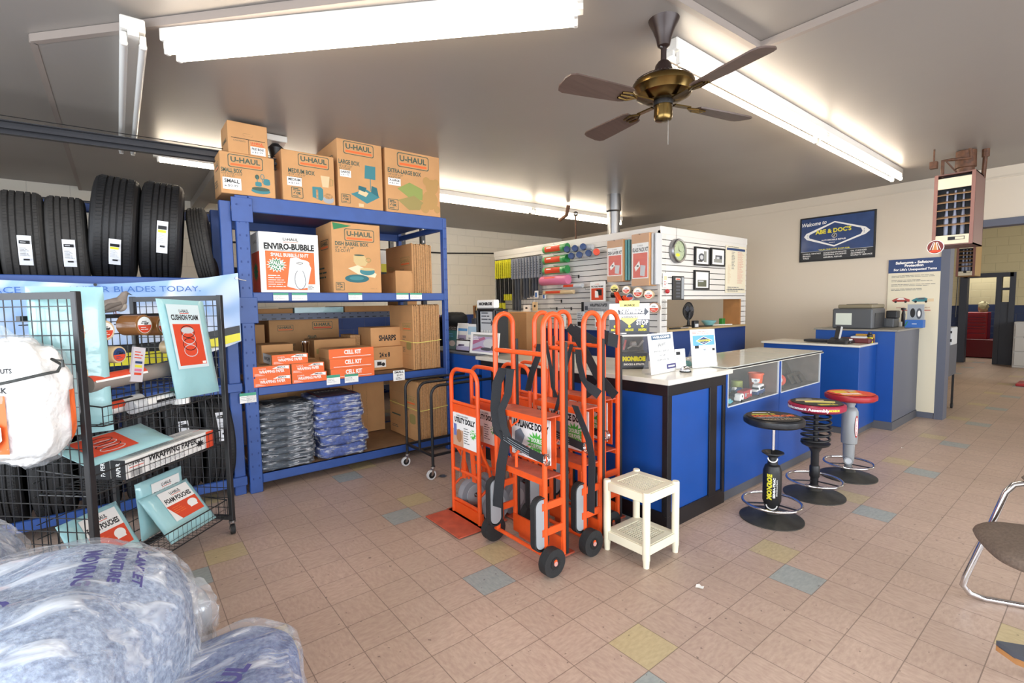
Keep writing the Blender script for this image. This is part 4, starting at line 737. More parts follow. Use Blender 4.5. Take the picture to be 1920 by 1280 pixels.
tire((-.735, 4.92, 2.115), .335, .23, RUBF, 'brownish upper row tire cut by the left edge of the photo', style=1, yaw=.03)
tire((.02, 4.92, 2.225), .40, .27, RUBN, 'left one of the two tall glossy black leaning tires in the upper row', lean=-.1, lb=(.12, -.78, -.28, 1), yaw=-.05)
tire((.312, 4.92, 2.225), .395, .265, RUBN, 'right one of the two tall glossy black leaning tires in the upper row', lean=-.09, lb=(.12, -.5, .1, 1), yaw=-.1)
tire((.60, 5.02, 2.14), .33, .14, RUBF, 'dim tire tucked right beside the blue post in the upper row', lean=.12, yaw=-.2)
LR = 'tires in the blue rack'
for k, (x, lab) in enumerate(((-.95, 'lower row tire at far left behind the mesh end panel'), (-.7, 'lower row tire behind the left mesh panel, second from left'), (-.44, 'lower row tire hidden behind the peanut bag'), (-.18, 'lower row tire behind the wrapping paper shelf, left'), (.08, 'lower row tire behind the wrapping paper shelf, right'))):
    tire((x, 4.95, .46), .37, .225, RUB, lab, lb=None)
tire((.33, 4.95, .47), .38, .225, RUB, 'lower row tire with a long white label, left of the last one', lb=(.0, .1, .7, 0), style=1, yaw=.05)
tire((.572, 4.95, .47), .38, .21, RUB, 'last lower row tire with a white label, beside the blue shelf post', lb=(.1, .15, .8, 0), style=1, yaw=.08)
# banner tied across the rack
BAN = bpy.data.materials.new('banner_print'); BAN.use_nodes = True; N = BAN.node_tree.nodes; K = BAN.node_tree.links; b = N['Principled BSDF']; b.inputs['Roughness'].default_value = .45
tc = N.new('ShaderNodeTexCoord'); n = N.new('ShaderNodeTexNoise'); n.inputs['Scale'].default_value = 2.2; n.inputs['Distortion'].default_value = 1.2; K.new(tc.outputs['Object'], n.inputs['Vector']); cr = N.new('ShaderNodeValToRGB'); K.new(n.outputs['Fac'], cr.inputs[0])
cr.color_ramp.elements[0].position = .35; cr.color_ramp.elements[0].color = H('8fb2e0'); cr.color_ramp.elements[1].position = .68; cr.color_ramp.elements[1].color = H('f0f3f8'); K.new(cr.outputs[0], b.inputs['Base Color'])
t = T('banner', 'light blue vinyl banner about replacing wiper blades, stretched over the tire rack', 'banner', (-.4, 4.5, 1.2)); mb = MB()
def bz(x, top): return (1.803+.05*max(0, (x+.1))/.85-.012*math.sin((x+2)*4)) if top else 1.20+.0*x
XB0, XB1, nb = -2.2, .765, 60; vs = []; rows = 10
for i in range(nb+1):
    x = XB0+(XB1-XB0)*i/nb; zt = bz(x, True)+(.0 if x < .55 else (x-.55)*.12); zb = 1.22+(max(0, x-.2))**2*.38
    for j in range(rows+1): z = zt+(zb-zt)*j/rows; vs.append((x, 4.50+.012*math.sin(x*5+j*.5)+.006*math.sin(j*1.3), z))
fs = [(i*(rows+1)+j, i*(rows+1)+j+1, (i+1)*(rows+1)+j+1, (i+1)*(rows+1)+j) for i in range(nb) for j in range(rows)]
mb.add(vs, fs, BAN); mb.build('sheet', t, ang=180)
F = face_y(0, 0, 4.484); mb = MB(); mb.text(F, 'REPLACE YOUR WIPER BLADES TODAY.', .50, 1.765, .043, BPR, w=1.27, al='r', rot=.018); mb.build('lettering', t)
mb = MB(); mb.box(-2.2, 4.482, 1.30, .25, 4.487, 1.36, BLACK); F = face_y(-2.2, 1.21, 4.483); mb.rect(F, 0, 0, 2.4, .09, YEL); mb.poly(F, [(2.4, .0), (2.955, .14), (2.955, .2), (2.4, .09)], YEL); mb.poly(F, [(2.4, .09), (2.955, .2), (2.955, .26), (2.4, .15)], BLACK); mb.build('lower_stripe', t)
mb = MB(); mb.cyl((-.12, 4.478, 1.785), (-.12, 4.49, 1.785), .01, BLACK, 12); mb.cyl((.75, 4.478, 1.85), (.75, 4.49, 1.85), .01, STL, 12); mb.tube([(.75, 4.48, 1.85), (.8, 4.6, 1.845), (.85, 4.655, 1.84)], .004, WHT, 6); mb.build('grommet', t)

# ================================================================== mesh display rack on casters (turned 45 degrees)
s2 = math.sqrt(.5); P1 = V((.544, 3.919, 0)); A_ = V((s2, s2, 0)); B_ = V((s2, -s2, 0)); LG, WG = 1.0, .66
O = P1-A_*LG                                                     # near right post
def g(a, b_, z): return O+A_*a+B_*b_+V((0, 0, z))
t = T('mesh_rack', 'black wire mesh display rack on casters in front of the tires', 'display rack', g(LG/2, -WG/2, 0)); ZT = 1.70
for a in (0, LG):
    for b_ in (0, -WG): mb = MB(); mb.bar(g(a, b_, .1), g(a, b_, ZT), .032, .032, BLKM, up=B_, b=.003); mb.build('post', t)
    mb = MB(); mb.bar(g(a, 0, ZT-.02), g(a, -WG, ZT-.02), .028, .034, BLKM); mb.build('top_rail', t)
    mb = MB(); mb.bar(g(a, 0, .12), g(a, -WG, .12), .028, .028, BLKM); mb.build('bottom_rail', t)
mb = MB()
for a in (0, LG):
    for k in range(1, 13): mb.cyl(g(a, -WG*k/13, .12), g(a, -WG*k/13, ZT-.02), .0028, BLKM, 5)
    for k in range(1, 22): z = .12+k*.0718; mb.cyl(g(a, 0, z), g(a, -WG, z), .0028, BLKM, 5)
mb.build('end_mesh', t)
BM = -WG/2; mb = MB()
for k in range(1, 20): mb.cyl(g(LG*k/20, BM, .12), g(LG*k/20, BM, 1.57), .0028, BLKM, 5)
for k in range(0, 20): z = .14+k*.0735; mb.cyl(g(0, BM, z), g(LG, BM, z), .0028, BLKM, 5)
mb.build('centre_mesh', t); mb = MB(); mb.bar(g(0, BM, 1.57), g(LG, BM, 1.57), .024, .024, BLKM); mb.build('centre_rail', t)
mb = MB(); mb.bar(g(0, BM, .1), g(LG, BM, .1), .024, .024, BLKM); mb.build('centre_rail', t)
mb = MB(); mb.bar(g(LG*.45, BM, .1), g(LG*.45, BM, 1.57), .022, .022, BLKM, up=B_); mb.build('centre_post', t)
for (z, a0, a1, dep, hgt) in ((1.0, .12, .93, .3, .1), (.66, .02, .97, .3, .1), (.14, .02, .97, .32, .12)):
    mb = MB(); b1 = BM+dep; lip = z+hgt
    for bb, zz in ((BM, z), (b1, z), (b1, lip)): mb.tube([g(a0, bb, zz), g(a1, bb, zz)], .004, BLKM, 6)
    for aa in (a0, a1): mb.tube([g(aa, BM, lip+.03), g(aa, b1, lip)], .004, BLKM, 6); mb.tube([g(aa, BM, z), g(aa, b1, z)], .004, BLKM, 6); mb.tube([g(aa, b1, z), g(aa, b1, lip)], .003, BLKM, 6)
    n = 26
    for k in range(n+1): aa = a0+(a1-a0)*k/n; mb.tube([g(aa, BM, z), g(aa, b1, z), g(aa, b1, lip)], .0017, BLKM, 4)
    for k in range(1, 5): mb.tube([g(a0, BM+dep*k/5, z), g(a1, BM+dep*k/5, z)], .0017, BLKM, 4)
    mb.tube([g(a0, b1, z+hgt/2), g(a1, b1, z+hgt/2)], .0017, BLKM, 4); mb.build('wire_shelf', t)
for a in (0, LG):
    for b_ in (0, -WG):
        mb = MB(); p = g(a, b_, 0); mb.cyl(p+V((-.013, 0, .035)), p+V((.013, 0, .035)), .035, RUB, 18); mb.cyl(p+V((-.015, 0, .035)), p+V((.015, 0, .035)), .02, STL, 12); mb.bar(p+V((-.018, .01, .035)), p+V((-.014, 0, .095)), .02, .003, STL, up=(1, 0, 0)); mb.bar(p+V((.018, .01, .035)), p+V((.014, 0, .095)), .02, .003, STL, up=(1, 0, 0)); mb.cyl(p+V((0, 0, .085)), p+V((0, 0, .1)), .022, STL, 12); mb.build('caster', t)
# goods on the mesh rack.  faces on the camera side look along +B
def fb(a, b_, z): return Fr(g(a, b_, z), A_, (0, 0, 1))           # looks towards +B
def pack(name, o, u, v, W, Hh, th, label, cat, draw, m=FOAM, group=None, sag=.0, e=5):   # soft flat pack with a printed insert
    o = V(o); u = V(u).normalized(); v = V(v).normalized(); n_ = u.cross(v); t = T(name, label, cat, o, group=group); vs = []; N1, N2 = 14, 16
    for side in (1, -1):
        for j in range(N2+1):
            for i in range(N1+1):
                x = i/N1; y = j/N2; k = (1-abs(2*x-1)**e)*(1-abs(2*y-1)**e); bend = -sag*(2*y-1)**2
                vs.append(o+u*W*x+v*Hh*y+n_*(side*th/2*max(k, .02)**.5+bend+.003*noise.noise(V((x*5, y*6, side+W)))))
    fs = []; M_ = (N1+1)*(N2+1)
    for j in range(N2):
        for i in range(N1):
            a = j*(N1+1)+i; fs.append((a, a+1, a+N1+2, a+N1+1)); fs.append((M_+a+N1+1, M_+a+N1+2, M_+a+1, M_+a))
    for i in range(N1): fs.append((i, M_+i, M_+i+1, i+1)); a = N2*(N1+1)+i; fs.append((a+1, M_+a+1, M_+a, a))
    for j in range(N2): a = j*(N1+1); fs.append((a+N1+1, M_+a+N1+1, M_+a, a)); a += N1; fs.append((a, M_+a, M_+a+N1+1, a+N1+1))
    mb = MB(); mb.add(vs, fs, m); mb.build('foam', t, ang=60)
    if draw: mb = MB(); draw(mb, Fr(o+n_*(th/2+.003), u, v), W, Hh); mb.build('printed_insert', t)
    return t
def d_cush(mb, F, W, Hh):
    x0, x1, y0, y1 = W*.08, W*.78, Hh*.3, Hh*.95; w_ = x1-x0; h_ = y1-y0; mb.rect(F, x0, y0, x1, y1, mat('insert_paleblue', 'd4e6ea', .4)); mb.text(F, 'U-HAUL', x0+w_*.5, y1-h_*.1, h_*.05, INK, w=w_*.3, bold=.03); mb.rect(F, x0+w_*.36, y1-h_*.14, x0+w_*.64, y1-h_*.13, ORE); mb.text(F, 'CUSHION FOAM', x0+w_*.5, y1-h_*.2, h_*.08, INK, w=w_*.84, bold=.04)
    mb.rect(F, x0+w_*.08, y0+h_*.05, x1-w_*.06, y1-h_*.3, ORE)
    for k in range(4): mb.ring(F, [(x0+w_*(.5+.22*math.cos(a*PI/8)), y0+h_*(.28+.1*k+.1*math.sin(a*PI/8))) for a in range(16)], w_*.02, INK if k % 2 else LGR); 
    mb.ell(F, x0+w_*.5, y0+h_*.6, w_*.2, h_*.05, LGR); mb.rect(F, x1-w_*.2, y0+h_*.06, x1-w_*.08, y0+h_*.1, WHT)
up0 = V((0, 0, 1))
pack('cushion_foam_pack', g(LG-.40, -.02, 1.05), A_+V((0, 0, -.04)), up0-A_*.17, .37, .63, .05, 'cyan cushion foam pack hanging at the far right of the mesh rack', 'foam pack', d_cush)
pack('cushion_foam_pack', g(.02, -.30, .95), B_*.7+A_*.75, (0, 0, 1), .30, .78, .07, 'tall cyan foam pack hanging behind the near mesh end panel', 'foam pack', None)
def pouch(mb, F, W, Hh):
    mb.rect(F, W*.22, Hh*.3, W*.84, Hh*.92, WHT); mb.text(F, 'U-HAUL', W*.54, Hh*.84, Hh*.06, INK, w=W*.22, bold=.03); mb.rect(F, W*.44, Hh*.79, W*.64, Hh*.8, ORE); mb.text(F, 'FOAM POUCHES', W*.53, Hh*.71, Hh*.09, INK, w=W*.54, bold=.04); mb.poly(F, [(W*.22, Hh*.62), (W*.84, Hh*.62), (W*.84, Hh*.3), (W*.36, Hh*.3)], ORE); mb.ell(F, W*.7, Hh*.5, W*.1, Hh*.08, WHT); mb.rect(F, W*.62, Hh*.42, W*.78, Hh*.5, WHT); mb.lines(F, W*.3, Hh*.42, W*.55, Hh*.58, 4, OPR)
up_ = V((0, 0, 1))
pack('foam_pouch_pack', g(.52, BM+.08, .17), A_, up_*.8-B_*.05, .36, .36, .06, 'foam pouches pack standing at the back of the lowest wire shelf', 'foam pack', pouch)
pack('foam_pouch_pack', g(.50, BM+.30, .17), A_, up_*.72-B_*.55, .38, .34, .07, 'foam pouches pack leaning forward at the front of the lowest wire shelf', 'foam pack', pouch)
pack('foam_pouch_pack', g(.04, BM+.24, .17), A_, up_*.7-B_*.4, .34, .36, .07, 'foam pouches pack at the near end of the lowest wire shelf', 'foam pack', pouch)
pack('cushion_foam_pack', g(.05, BM+.27, .80), A_, -B_*.9+up_*.38, .55, .24, .04, 'cushion foam pack lying flat on the middle wire shelf behind the boxes', 'foam pack', lambda mb, F, W, Hh: (mb.rect(F, W*.1, Hh*.15, W*.6, Hh*.85, ORE), [mb.ring(F, [(W*(.36+.14*math.cos(a*PI/6)), Hh*(.3+.12*k+.1*math.sin(a*PI/6))) for a in range(12)], W*.01, INK if k % 2 else LGR) for k in range(4)]))
def wp(bo, zz, label):                                           # long wrapping paper carton
    t = T('wrapping_paper_carton', label, 'box', g(.5, bo, zz), group='wrapping paper cartons on the mesh rack'); mb = MB(); W, D, Hh = .67, .09, .11; a0 = .24
    c = g(a0+W/2, bo-D/2, zz+Hh/2); mb.obox(c, (A_, B_, up_), (W/2, D/2, Hh/2), BXW, b=.003); F = fb(a0, bo, zz); mb.text(F, 'U-HAUL', W*.1, Hh*.72, Hh*.15, INK, w=W*.15, bold=.03); mb.rect(F, W*.03, Hh*.52, W*.17, Hh*.56, ORE); mb.text(F, 'WRAPPING PAPER', W*.5, Hh*.68, Hh*.36, INK, w=W*.56, bold=.03)
    mb.lines(F, W*.22, Hh*.1, W*.72, Hh*.4, 4, GRY, t=.3)
    for k in range(14): mb.rect(F, W*(.04+.008*k), Hh*.06, W*(.04+.008*k)+.002, Hh*.42, INK)
    mb.star(F, W*.82, Hh*.45, W*.03, W*.06, 9, INK, sy=.7); mb.rect(F, W*.9, 0, W, Hh, ORE); Ft = Fr(g(a0, bo, zz+Hh), A_, -B_); mb.lines(Ft, W*.1, D*.2, W*.8, D*.8, 3, GRY)
    Fe = Fr(g(a0-.0005, bo-D, zz), B_, up_); mb.rect(Fe, 0, 0, D, Hh, INK); mb.text(Fe, 'PAPER', D*.5, Hh*.5, D*.3, WHT, w=Hh*.7, rot=PI/2, bold=.02); mb.build('carton', t)
wp(BM+.29, .668, 'front long WRAPPING PAPER carton on the middle wire shelf of the mesh rack'); wp(BM+.195, .668, 'rear long wrapping paper carton on the middle wire shelf, black end showing')
# tape rolls
def tape(o, ax, r, w_, m, label, lab=(WHT, ORE), group='tape rolls on the mesh rack', zb=None):
    o = V(o); ax = V(ax).normalized(); t = T('tape_roll', label, 'tape roll', o, group=group); mb = MB(); mb.lathe([(r*.5, 0), (r*.96, 0), (r, .003), (r, w_-.003), (r*.96, w_), (r*.5, w_), (r*.5, 0)], o-ax*w_, m, 26, ax=ax); mb.build('roll', t)
    u = V((0, 0, 1)).cross(ax).normalized(); F = Fr(o+ax*.001, u, ax.cross(u)); mb = MB(); mb.ell(F, 0, 0, r*.8, r*.8, lab[0]); mb.poly(F, [(r*.76*math.cos(a), r*.76*math.sin(a)) for a in [PI+PI*k/10 for k in range(11)]], lab[1]); mb.lines(F, -r*.45, r*.12, r*.45, r*.42, 2, INK, t=.5, al='c'); mb.lines(F, -r*.45, -r*.5, r*.45, -r*.15, 2, lab[0]); mb.build('label', t); return t
bo = BM+.18
for k, (aa, zz, r, w_, m, nm, lb) in enumerate(((.60, 1.42, .062, .13, BRN, 'brown packing tape roll, right of the pair, printed with an orange half label', (WHT, ORE)), (.45, 1.43, .062, .13, BRN, 'brown packing tape roll, left of the pair on the mesh rack hooks', (WHT, ORE)), (.20, 1.41, .055, .09, TAN, 'tan tape roll with a white and red label next to the brown tape', (WHT, ORE)), (.12, 1.41, .055, .09, TAN, 'leftmost tan tape roll half hidden by the foam pack', (WHT, ORE)), (.13, 1.17, .065, .09, TAN, 'lower white-labelled tape roll beside the hanging foam pack', (WHT, OPR)), (.27, 1.27, .048, .07, TAN, 'clear tape roll with a blue and orange label', (NAVY, ORE)), (.66, 1.28, .042, .07, TAN, 'small white-rimmed clear tape roll below the brown ones', (LGR, LGR)))):
    tape(g(aa+.07, bo+.02, zz+.085), B_, r, w_, m, nm, lb); 
mb = MB()
for aa, zz in ((.60, 1.42), (.45, 1.43), (.20, 1.41), (.12, 1.41), (.13, 1.17), (.27, 1.27), (.66, 1.28)): mb.tube([g(aa+.07, BM, zz+.09), g(aa+.07, bo+.04, zz+.09), g(aa+.07, bo+.045, zz+.1)], .003, BLKM, 5)
rk = [o for o in bpy.data.objects if o.name == 'mesh_rack'][0]
mb.build('peg_hooks', rk)
mb = MB(); F0 = g(.41, BM+.24, 1.20); mb.obox(F0+V((0, 0, .09)), (A_+V((0, 0, -.2)), B_, V((0, 0, 1))+A_*.2), (.04, .006, .1), mat('card_grey', 'cfcbd0', .5)); F = Fr(F0+B_*.0065+V((0, 0, .09)), A_+V((0, 0, -.2)), up_+A_*.2)
mb.lines(F, -.03, .03, .03, .08, 3, ORE)
for k, mm in enumerate((NAVY, YEL, PINK, ORE)): mb.rect(F, -.022, .005-k*.022, .026, .019-k*.022, mm)
S('label_pack', mb, 'hanging pack of coloured room labels on the mesh rack', 'label pack')
def roll(o, ax, L_, r, m, label, name, draw=None, caps=None, cat='roll'):
    o = V(o); ax = V(ax).normalized(); t = T(name, label, cat, o); mb = MB(); mb.lathe([(r*.5, 0), (r*.95, .002), (r, .01), (r, L_-.01), (r*.95, L_-.002), (r*.5, L_)], o, m, 22, ax=ax); mb.build('roll', t)
    if draw:
        mb = MB(); n_ = (EYE-o); n_ = (n_-ax*n_.dot(ax)).normalized(); v_ = n_.cross(ax) if n_.cross(ax).z > 0 else ax.cross(n_); 
        for a0, a1, mm, l0, l1 in draw:
            vs = []; N_ = 8
            for i in range(N_+1):
                an = a0+(a1-a0)*i/N_; d = n_*math.cos(an)+v_*math.sin(an)
                for l in (l0, l1): vs.append(o+ax*L_*l+d*(r+.0012))
            mb.add(vs, [(2*i, 2*i+1, 2*i+3, 2*i+2) for i in range(N_)], mm)
        mb.build('printed_wrapper', t)
    if caps:
        mb = MB(); mb.cyl(o-ax*.002, o+ax*.035, r*1.03, caps, 20); mb.build('end_cap', t)
    return t
roll(g(.14, BM+.2, 1.215), A_+V((0, 0, .03)), .56, .045, mat('grey_foam', '8a8078', .6), 'grey-brown foam roll with an orange label under the tape rolls', 'foam_roll', [(.2, 1.2, ORE, 0, .6), (.0, .25, WHT, .02, .6)])
mb = MB(); mb.tube([g(.3, BM, 1.166), g(.3, BM+.26, 1.166)], .004, BLKM, 5); mb.tube([g(.6, BM, 1.166), g(.6, BM+.26, 1.166)], .004, BLKM, 5); mb.build('peg_hooks', rk)
roll(g(.18, BM+.12, 1.049), A_+V((0, 0, .02)), .36, .042, BXW, 'white wrap roll with a green end cap on the top wire shelf', 'stretch_wrap_roll', [(-.3, .7, ORE, .15, .6), (.7, 1.2, INK, .3, .8)], caps=mat('cap_green', '1f5a4c', .4))
roll(g(.36, BM+.225, 1.046), A_+V((0, 0, .02)), .4, .04, LGR, 'clear wrapped roll of trash bags in front on the top wire shelf', 'trash_bag_roll', [(-.2, .6, WHT, .2, .95), (-.3, .1, INK, .35, .7)])
t = T('tape_dispenser', 'blue and green tape dispenser hanging at the right of the mesh rack', 'dispenser', g(.70, BM+.25, 1.005)); mb = MB(); mb.lathe([(.03, 0), (.04, .05), (.034, .1), (.03, .16), (.02, .2)], g(.70, BM+.25, 1.105), BPR, 14); mb.build('handle', t); mb = MB(); mb.lathe([(.05, 0), (.055, .02), (.055, .06), (.04, .07)], g(.70, BM+.25, 1.04), mat('cap_green', '1f5a4c', .4), 18); mb.build('body', t); mb = MB(); mb.cyl(g(.70, BM+.25, 1.005), g(.70, BM+.25, 1.045), .05, WHT, 18); mb.build('base', t)
# bag of packing peanuts on the near end panel
PEAN = mat('packing_peanuts', 'f4f2ee', .6, bump=1.6, bscale=22)
t = T('peanut_bag', 'big clear bag of white packing peanuts with orange print hanging on the mesh rack', 'bag', g(-.16, -.3, .85)); c = g(-.13, -.225, 1.18)
mb = MB(); blob(mb, c, (.235, .12, .29), PEAN, e=3, amp=.03, fs=2.4, seed=5, nu=72, nv=44, rz=-PI/4, wr=.006, wf=16); mb.build('peanuts', t, ang=70)
mb = MB(); blob(mb, c, (.242, .13, .298), PLAST, e=3, amp=.035, fs=2.6, seed=5, nu=60, nv=30, rz=-PI/4, wr=.008, wf=9)
tp = c+V((-.03, .03, .28)); rnd = random.Random(4)
for k in range(10): a = 2*PI*k/10; mb.add([tp+V((.1*math.cos(a), .1*math.sin(a), -.02)), tp+V((.1*math.cos(a+.5), .1*math.sin(a+.5), -.02)), tp+V((.012*math.cos(a), .012*math.sin(a), .08)), tp+V((.012*math.cos(a+.5), .012*math.sin(a+.5), .08))], [(0, 1, 3, 2)], PLAST)
for k in range(7): a = 2*PI*k/7; mb.add([tp+V((0, 0, .08)), tp+V((.05*math.cos(a)-.05, .05*math.sin(a), .1+.03*rnd.random())), tp+V((.05*math.cos(a+.7)-.05, .05*math.sin(a+.7), .13))], [(0, 1, 2)], PLAST)
mb.build('plastic_bag', t, ang=30)
PNUT = mb
cam_d = (c-EYE); cam_d.z = 0; cam_d.normalize(); cu = cam_d.cross(V((0, 0, 1))).normalized(); cz = V((0, 0, 1))
for k, (x0, x1, z0, z1) in enumerate(((-.185, -.03, -.22, .05), (.185, .205, -.2, .05))):
    mb = MB(); drape(PNUT, mb, *gridp(x0, x1, z0, z1), OPR, c, cu, cz, cam_d, .004); mb.build('orange_print', t, ang=80)
mb = MB()
for pts, m, of in (([(-.16, -.09), (-.1, -.06), (-.05, -.09), (-.05, -.15), (-.09, -.2), (-.15, -.17)], WHT, .03), ([(-.15, -.12), (-.12, -.09), (-.11, -.15), (-.14, -.17)], INK, .034), ([(-.1, -.13), (-.06, -.12), (-.06, -.16), (-.1, -.17)], LGR, .036)): drape(PNUT, mb, pts, [tuple(range(len(pts)))], m, c, cu, cz, cam_d, of)
mb.build('picture_print', t)
mb = MB(); drape(PNUT, mb, *textp('VALUE PACK', -.10, .075, .025, .16), INK, c, cu, cz, cam_d, .008); mb.build('printed_word', t)
mb = MB(); drape(PNUT, mb, *textp('PACKING PEANUTS', -.09, .16, .022, .18), INK, c, cu, cz, cam_d, .008); mb.build('printed_word', t)
mb = MB(); pts = [c+B_*(.26*math.sin(a))-A_*(.19*max(0, math.cos(a)))+V((0, 0, .095+.05*math.sin(a)**2*math.copysign(1, a))) for a in [(-1.5+3.0*k/20) for k in range(21)]]
mb.tube(pts+[pts[-1]+A_*.02+V((0, 0, .03)), pts[-1]+V((0, 0, .06))-A_*.02, pts[-1]+B_*.03+V((0, 0, .05)), pts[-1]+B_*.03+V((0, 0, .02))], .007, mat('bungee', '3f4240', .6, var=.3, vscale=90), 8); S('bungee_cord', mb, 'grey bungee cord with a black hook around the peanut bag', 'bungee cord')
# dove perched on the centre rail
t = T('dove', 'grey-brown dove figure perched on the rail of the mesh rack', 'bird', g(.54, BM, 1.582)); DV = mat('dove_grey', '8b8078', .7, var=.15, vscale=30); DV2 = mat('dove_breast', 'b9aea2', .7); c = g(.53, BM, 1.63); hd = (A_*.8+B_*.3).normalized()
mb = MB(); pts = [c-hd*.11+V((0, 0, -.05)), c-hd*.07+V((0, 0, -.022)), c-hd*.03, c+hd*.015+V((0, 0, .012)), c+hd*.04+V((0, 0, .035)), c+hd*.05+V((0, 0, .058)), c+hd*.058+V((0, 0, .072)), c+hd*.07+V((0, 0, .078)), c+hd*.08+V((0, 0, .076))]
mb.tube(pts, 0, DV, 16, rs=[.004, .022, .04, .041, .03, .021, .019, .015, .006]); mb.build('body', t, ang=80)
mb = MB(); mb.ball(c+hd*.03+V((0, 0, .0)), .034, DV2, 14, 8, (1, 1, 1)); mb.build('breast', t, ang=80)
sd = hd.cross(up_)
for s_ in (-1, 1): mb = MB(); mb.tube([c+hd*.02+sd*s_*.033+V((0, 0, .018)), c-hd*.04+sd*s_*.034, c-hd*.1+sd*s_*.02+V((0, 0, -.045))], 0, mat('dove_wing', '6f665f', .7), 8, rs=[.012, .017, .003]); mb.build('wing', t, ang=80)
mb = MB(); mb.bar(c-hd*.09+V((0, 0, -.035)), c-hd*.16+V((0, 0, -.095)), .03, .006, BLACK); mb.build('tail', t)
mb = MB(); mb.tube([c+hd*.082+V((0, 0, .075)), c+hd*.1+V((0, 0, .068))], 0, BLACK, 6, rs=[.004, .001]); mb.build('beak', t)
for s_ in (-1, 1): mb = MB(); mb.tube([c+sd*s_*.012+V((0, 0, -.03)), c+sd*s_*.012+V((0, 0, -.048)), c+hd*.02+sd*s_*.012+V((0, 0, -.048))], .003, mat('dove_foot', '8a4a40', .6), 5); mb.build('foot', t)
for s_ in (-1, 1): mb = MB(); mb.ball(c+hd*.066+sd*s_*.015+V((0, 0, .075)), .003, BLACK, 8, 5); mb.build('eye', t)
# ================================================================== black hoop cart
t = T('hoop_cart', 'low black tube cart with three hoops and swivel casters in front of the shelf', 'cart', (2.55, 4.2, 0)); CX0, CX1 = 2.19, 2.98
def hoop(y, z0, z1, r=.09):
    return [(CX0, y, z0), (CX0, y, z1-r)]+[tuple(v) for v in arc((CX0+r, y, z1-r), r, PI, PI/2, 6, (1, 0, 0), (0, 0, 1))]+[tuple(v) for v in arc((CX1-r, y, z1-r), r, PI/2, 0, 6, (1, 0, 0), (0, 0, 1))]+[(CX1, y, z0)]
for y, z0 in ((4.47, .12), (4.20, .22), (3.95, .12)): mb = MB(); mb.tube(hoop(y, z0, .87), .0135, BLACK, 10); mb.build('hoop', t)
mb = MB()
for a, b_ in (((CX0, 4.47), (CX0, 3.95)), ((CX1, 4.47), (CX1, 3.95)), ((CX0, 4.47), (CX1, 4.47)), ((CX0, 3.95), (CX1, 3.95)), ((CX0, 4.2), (CX1, 4.2))): mb.bar((*a, .22), (*b_, .22), .022, .022, BLACK)
mb.build('base_frame', t)
def caster(t, x, y, r=.045, dx=-.02):
    mb = MB(); mb.cyl((x+dx, y-.012, r), (x+dx, y+.012, r), r, mat('caster_rim', 'd9d9da', .3), 20); mb.cyl((x+dx, y-.0135, r), (x+dx, y+.0135, r), r*.68, BLACK, 18); mb.cyl((x+dx, y-.015, r), (x+dx, y+.015, r), r*.25, STL, 10)
    for s in (-1, 1): mb.bar((x+dx, y+s*.018, r), (x, y+s*.014, r*2+.02), .022, .003, CHR, up=(0, 1, 0))
    mb.cyl((x, y, r*2+.015), (x, y, r*2+.03), .022, CHR, 14); mb.build('caster', t)
for x, y in ((CX0, 4.47), (CX0, 3.95), (CX1, 4.47), (CX1, 3.95)): caster(t, x, y)

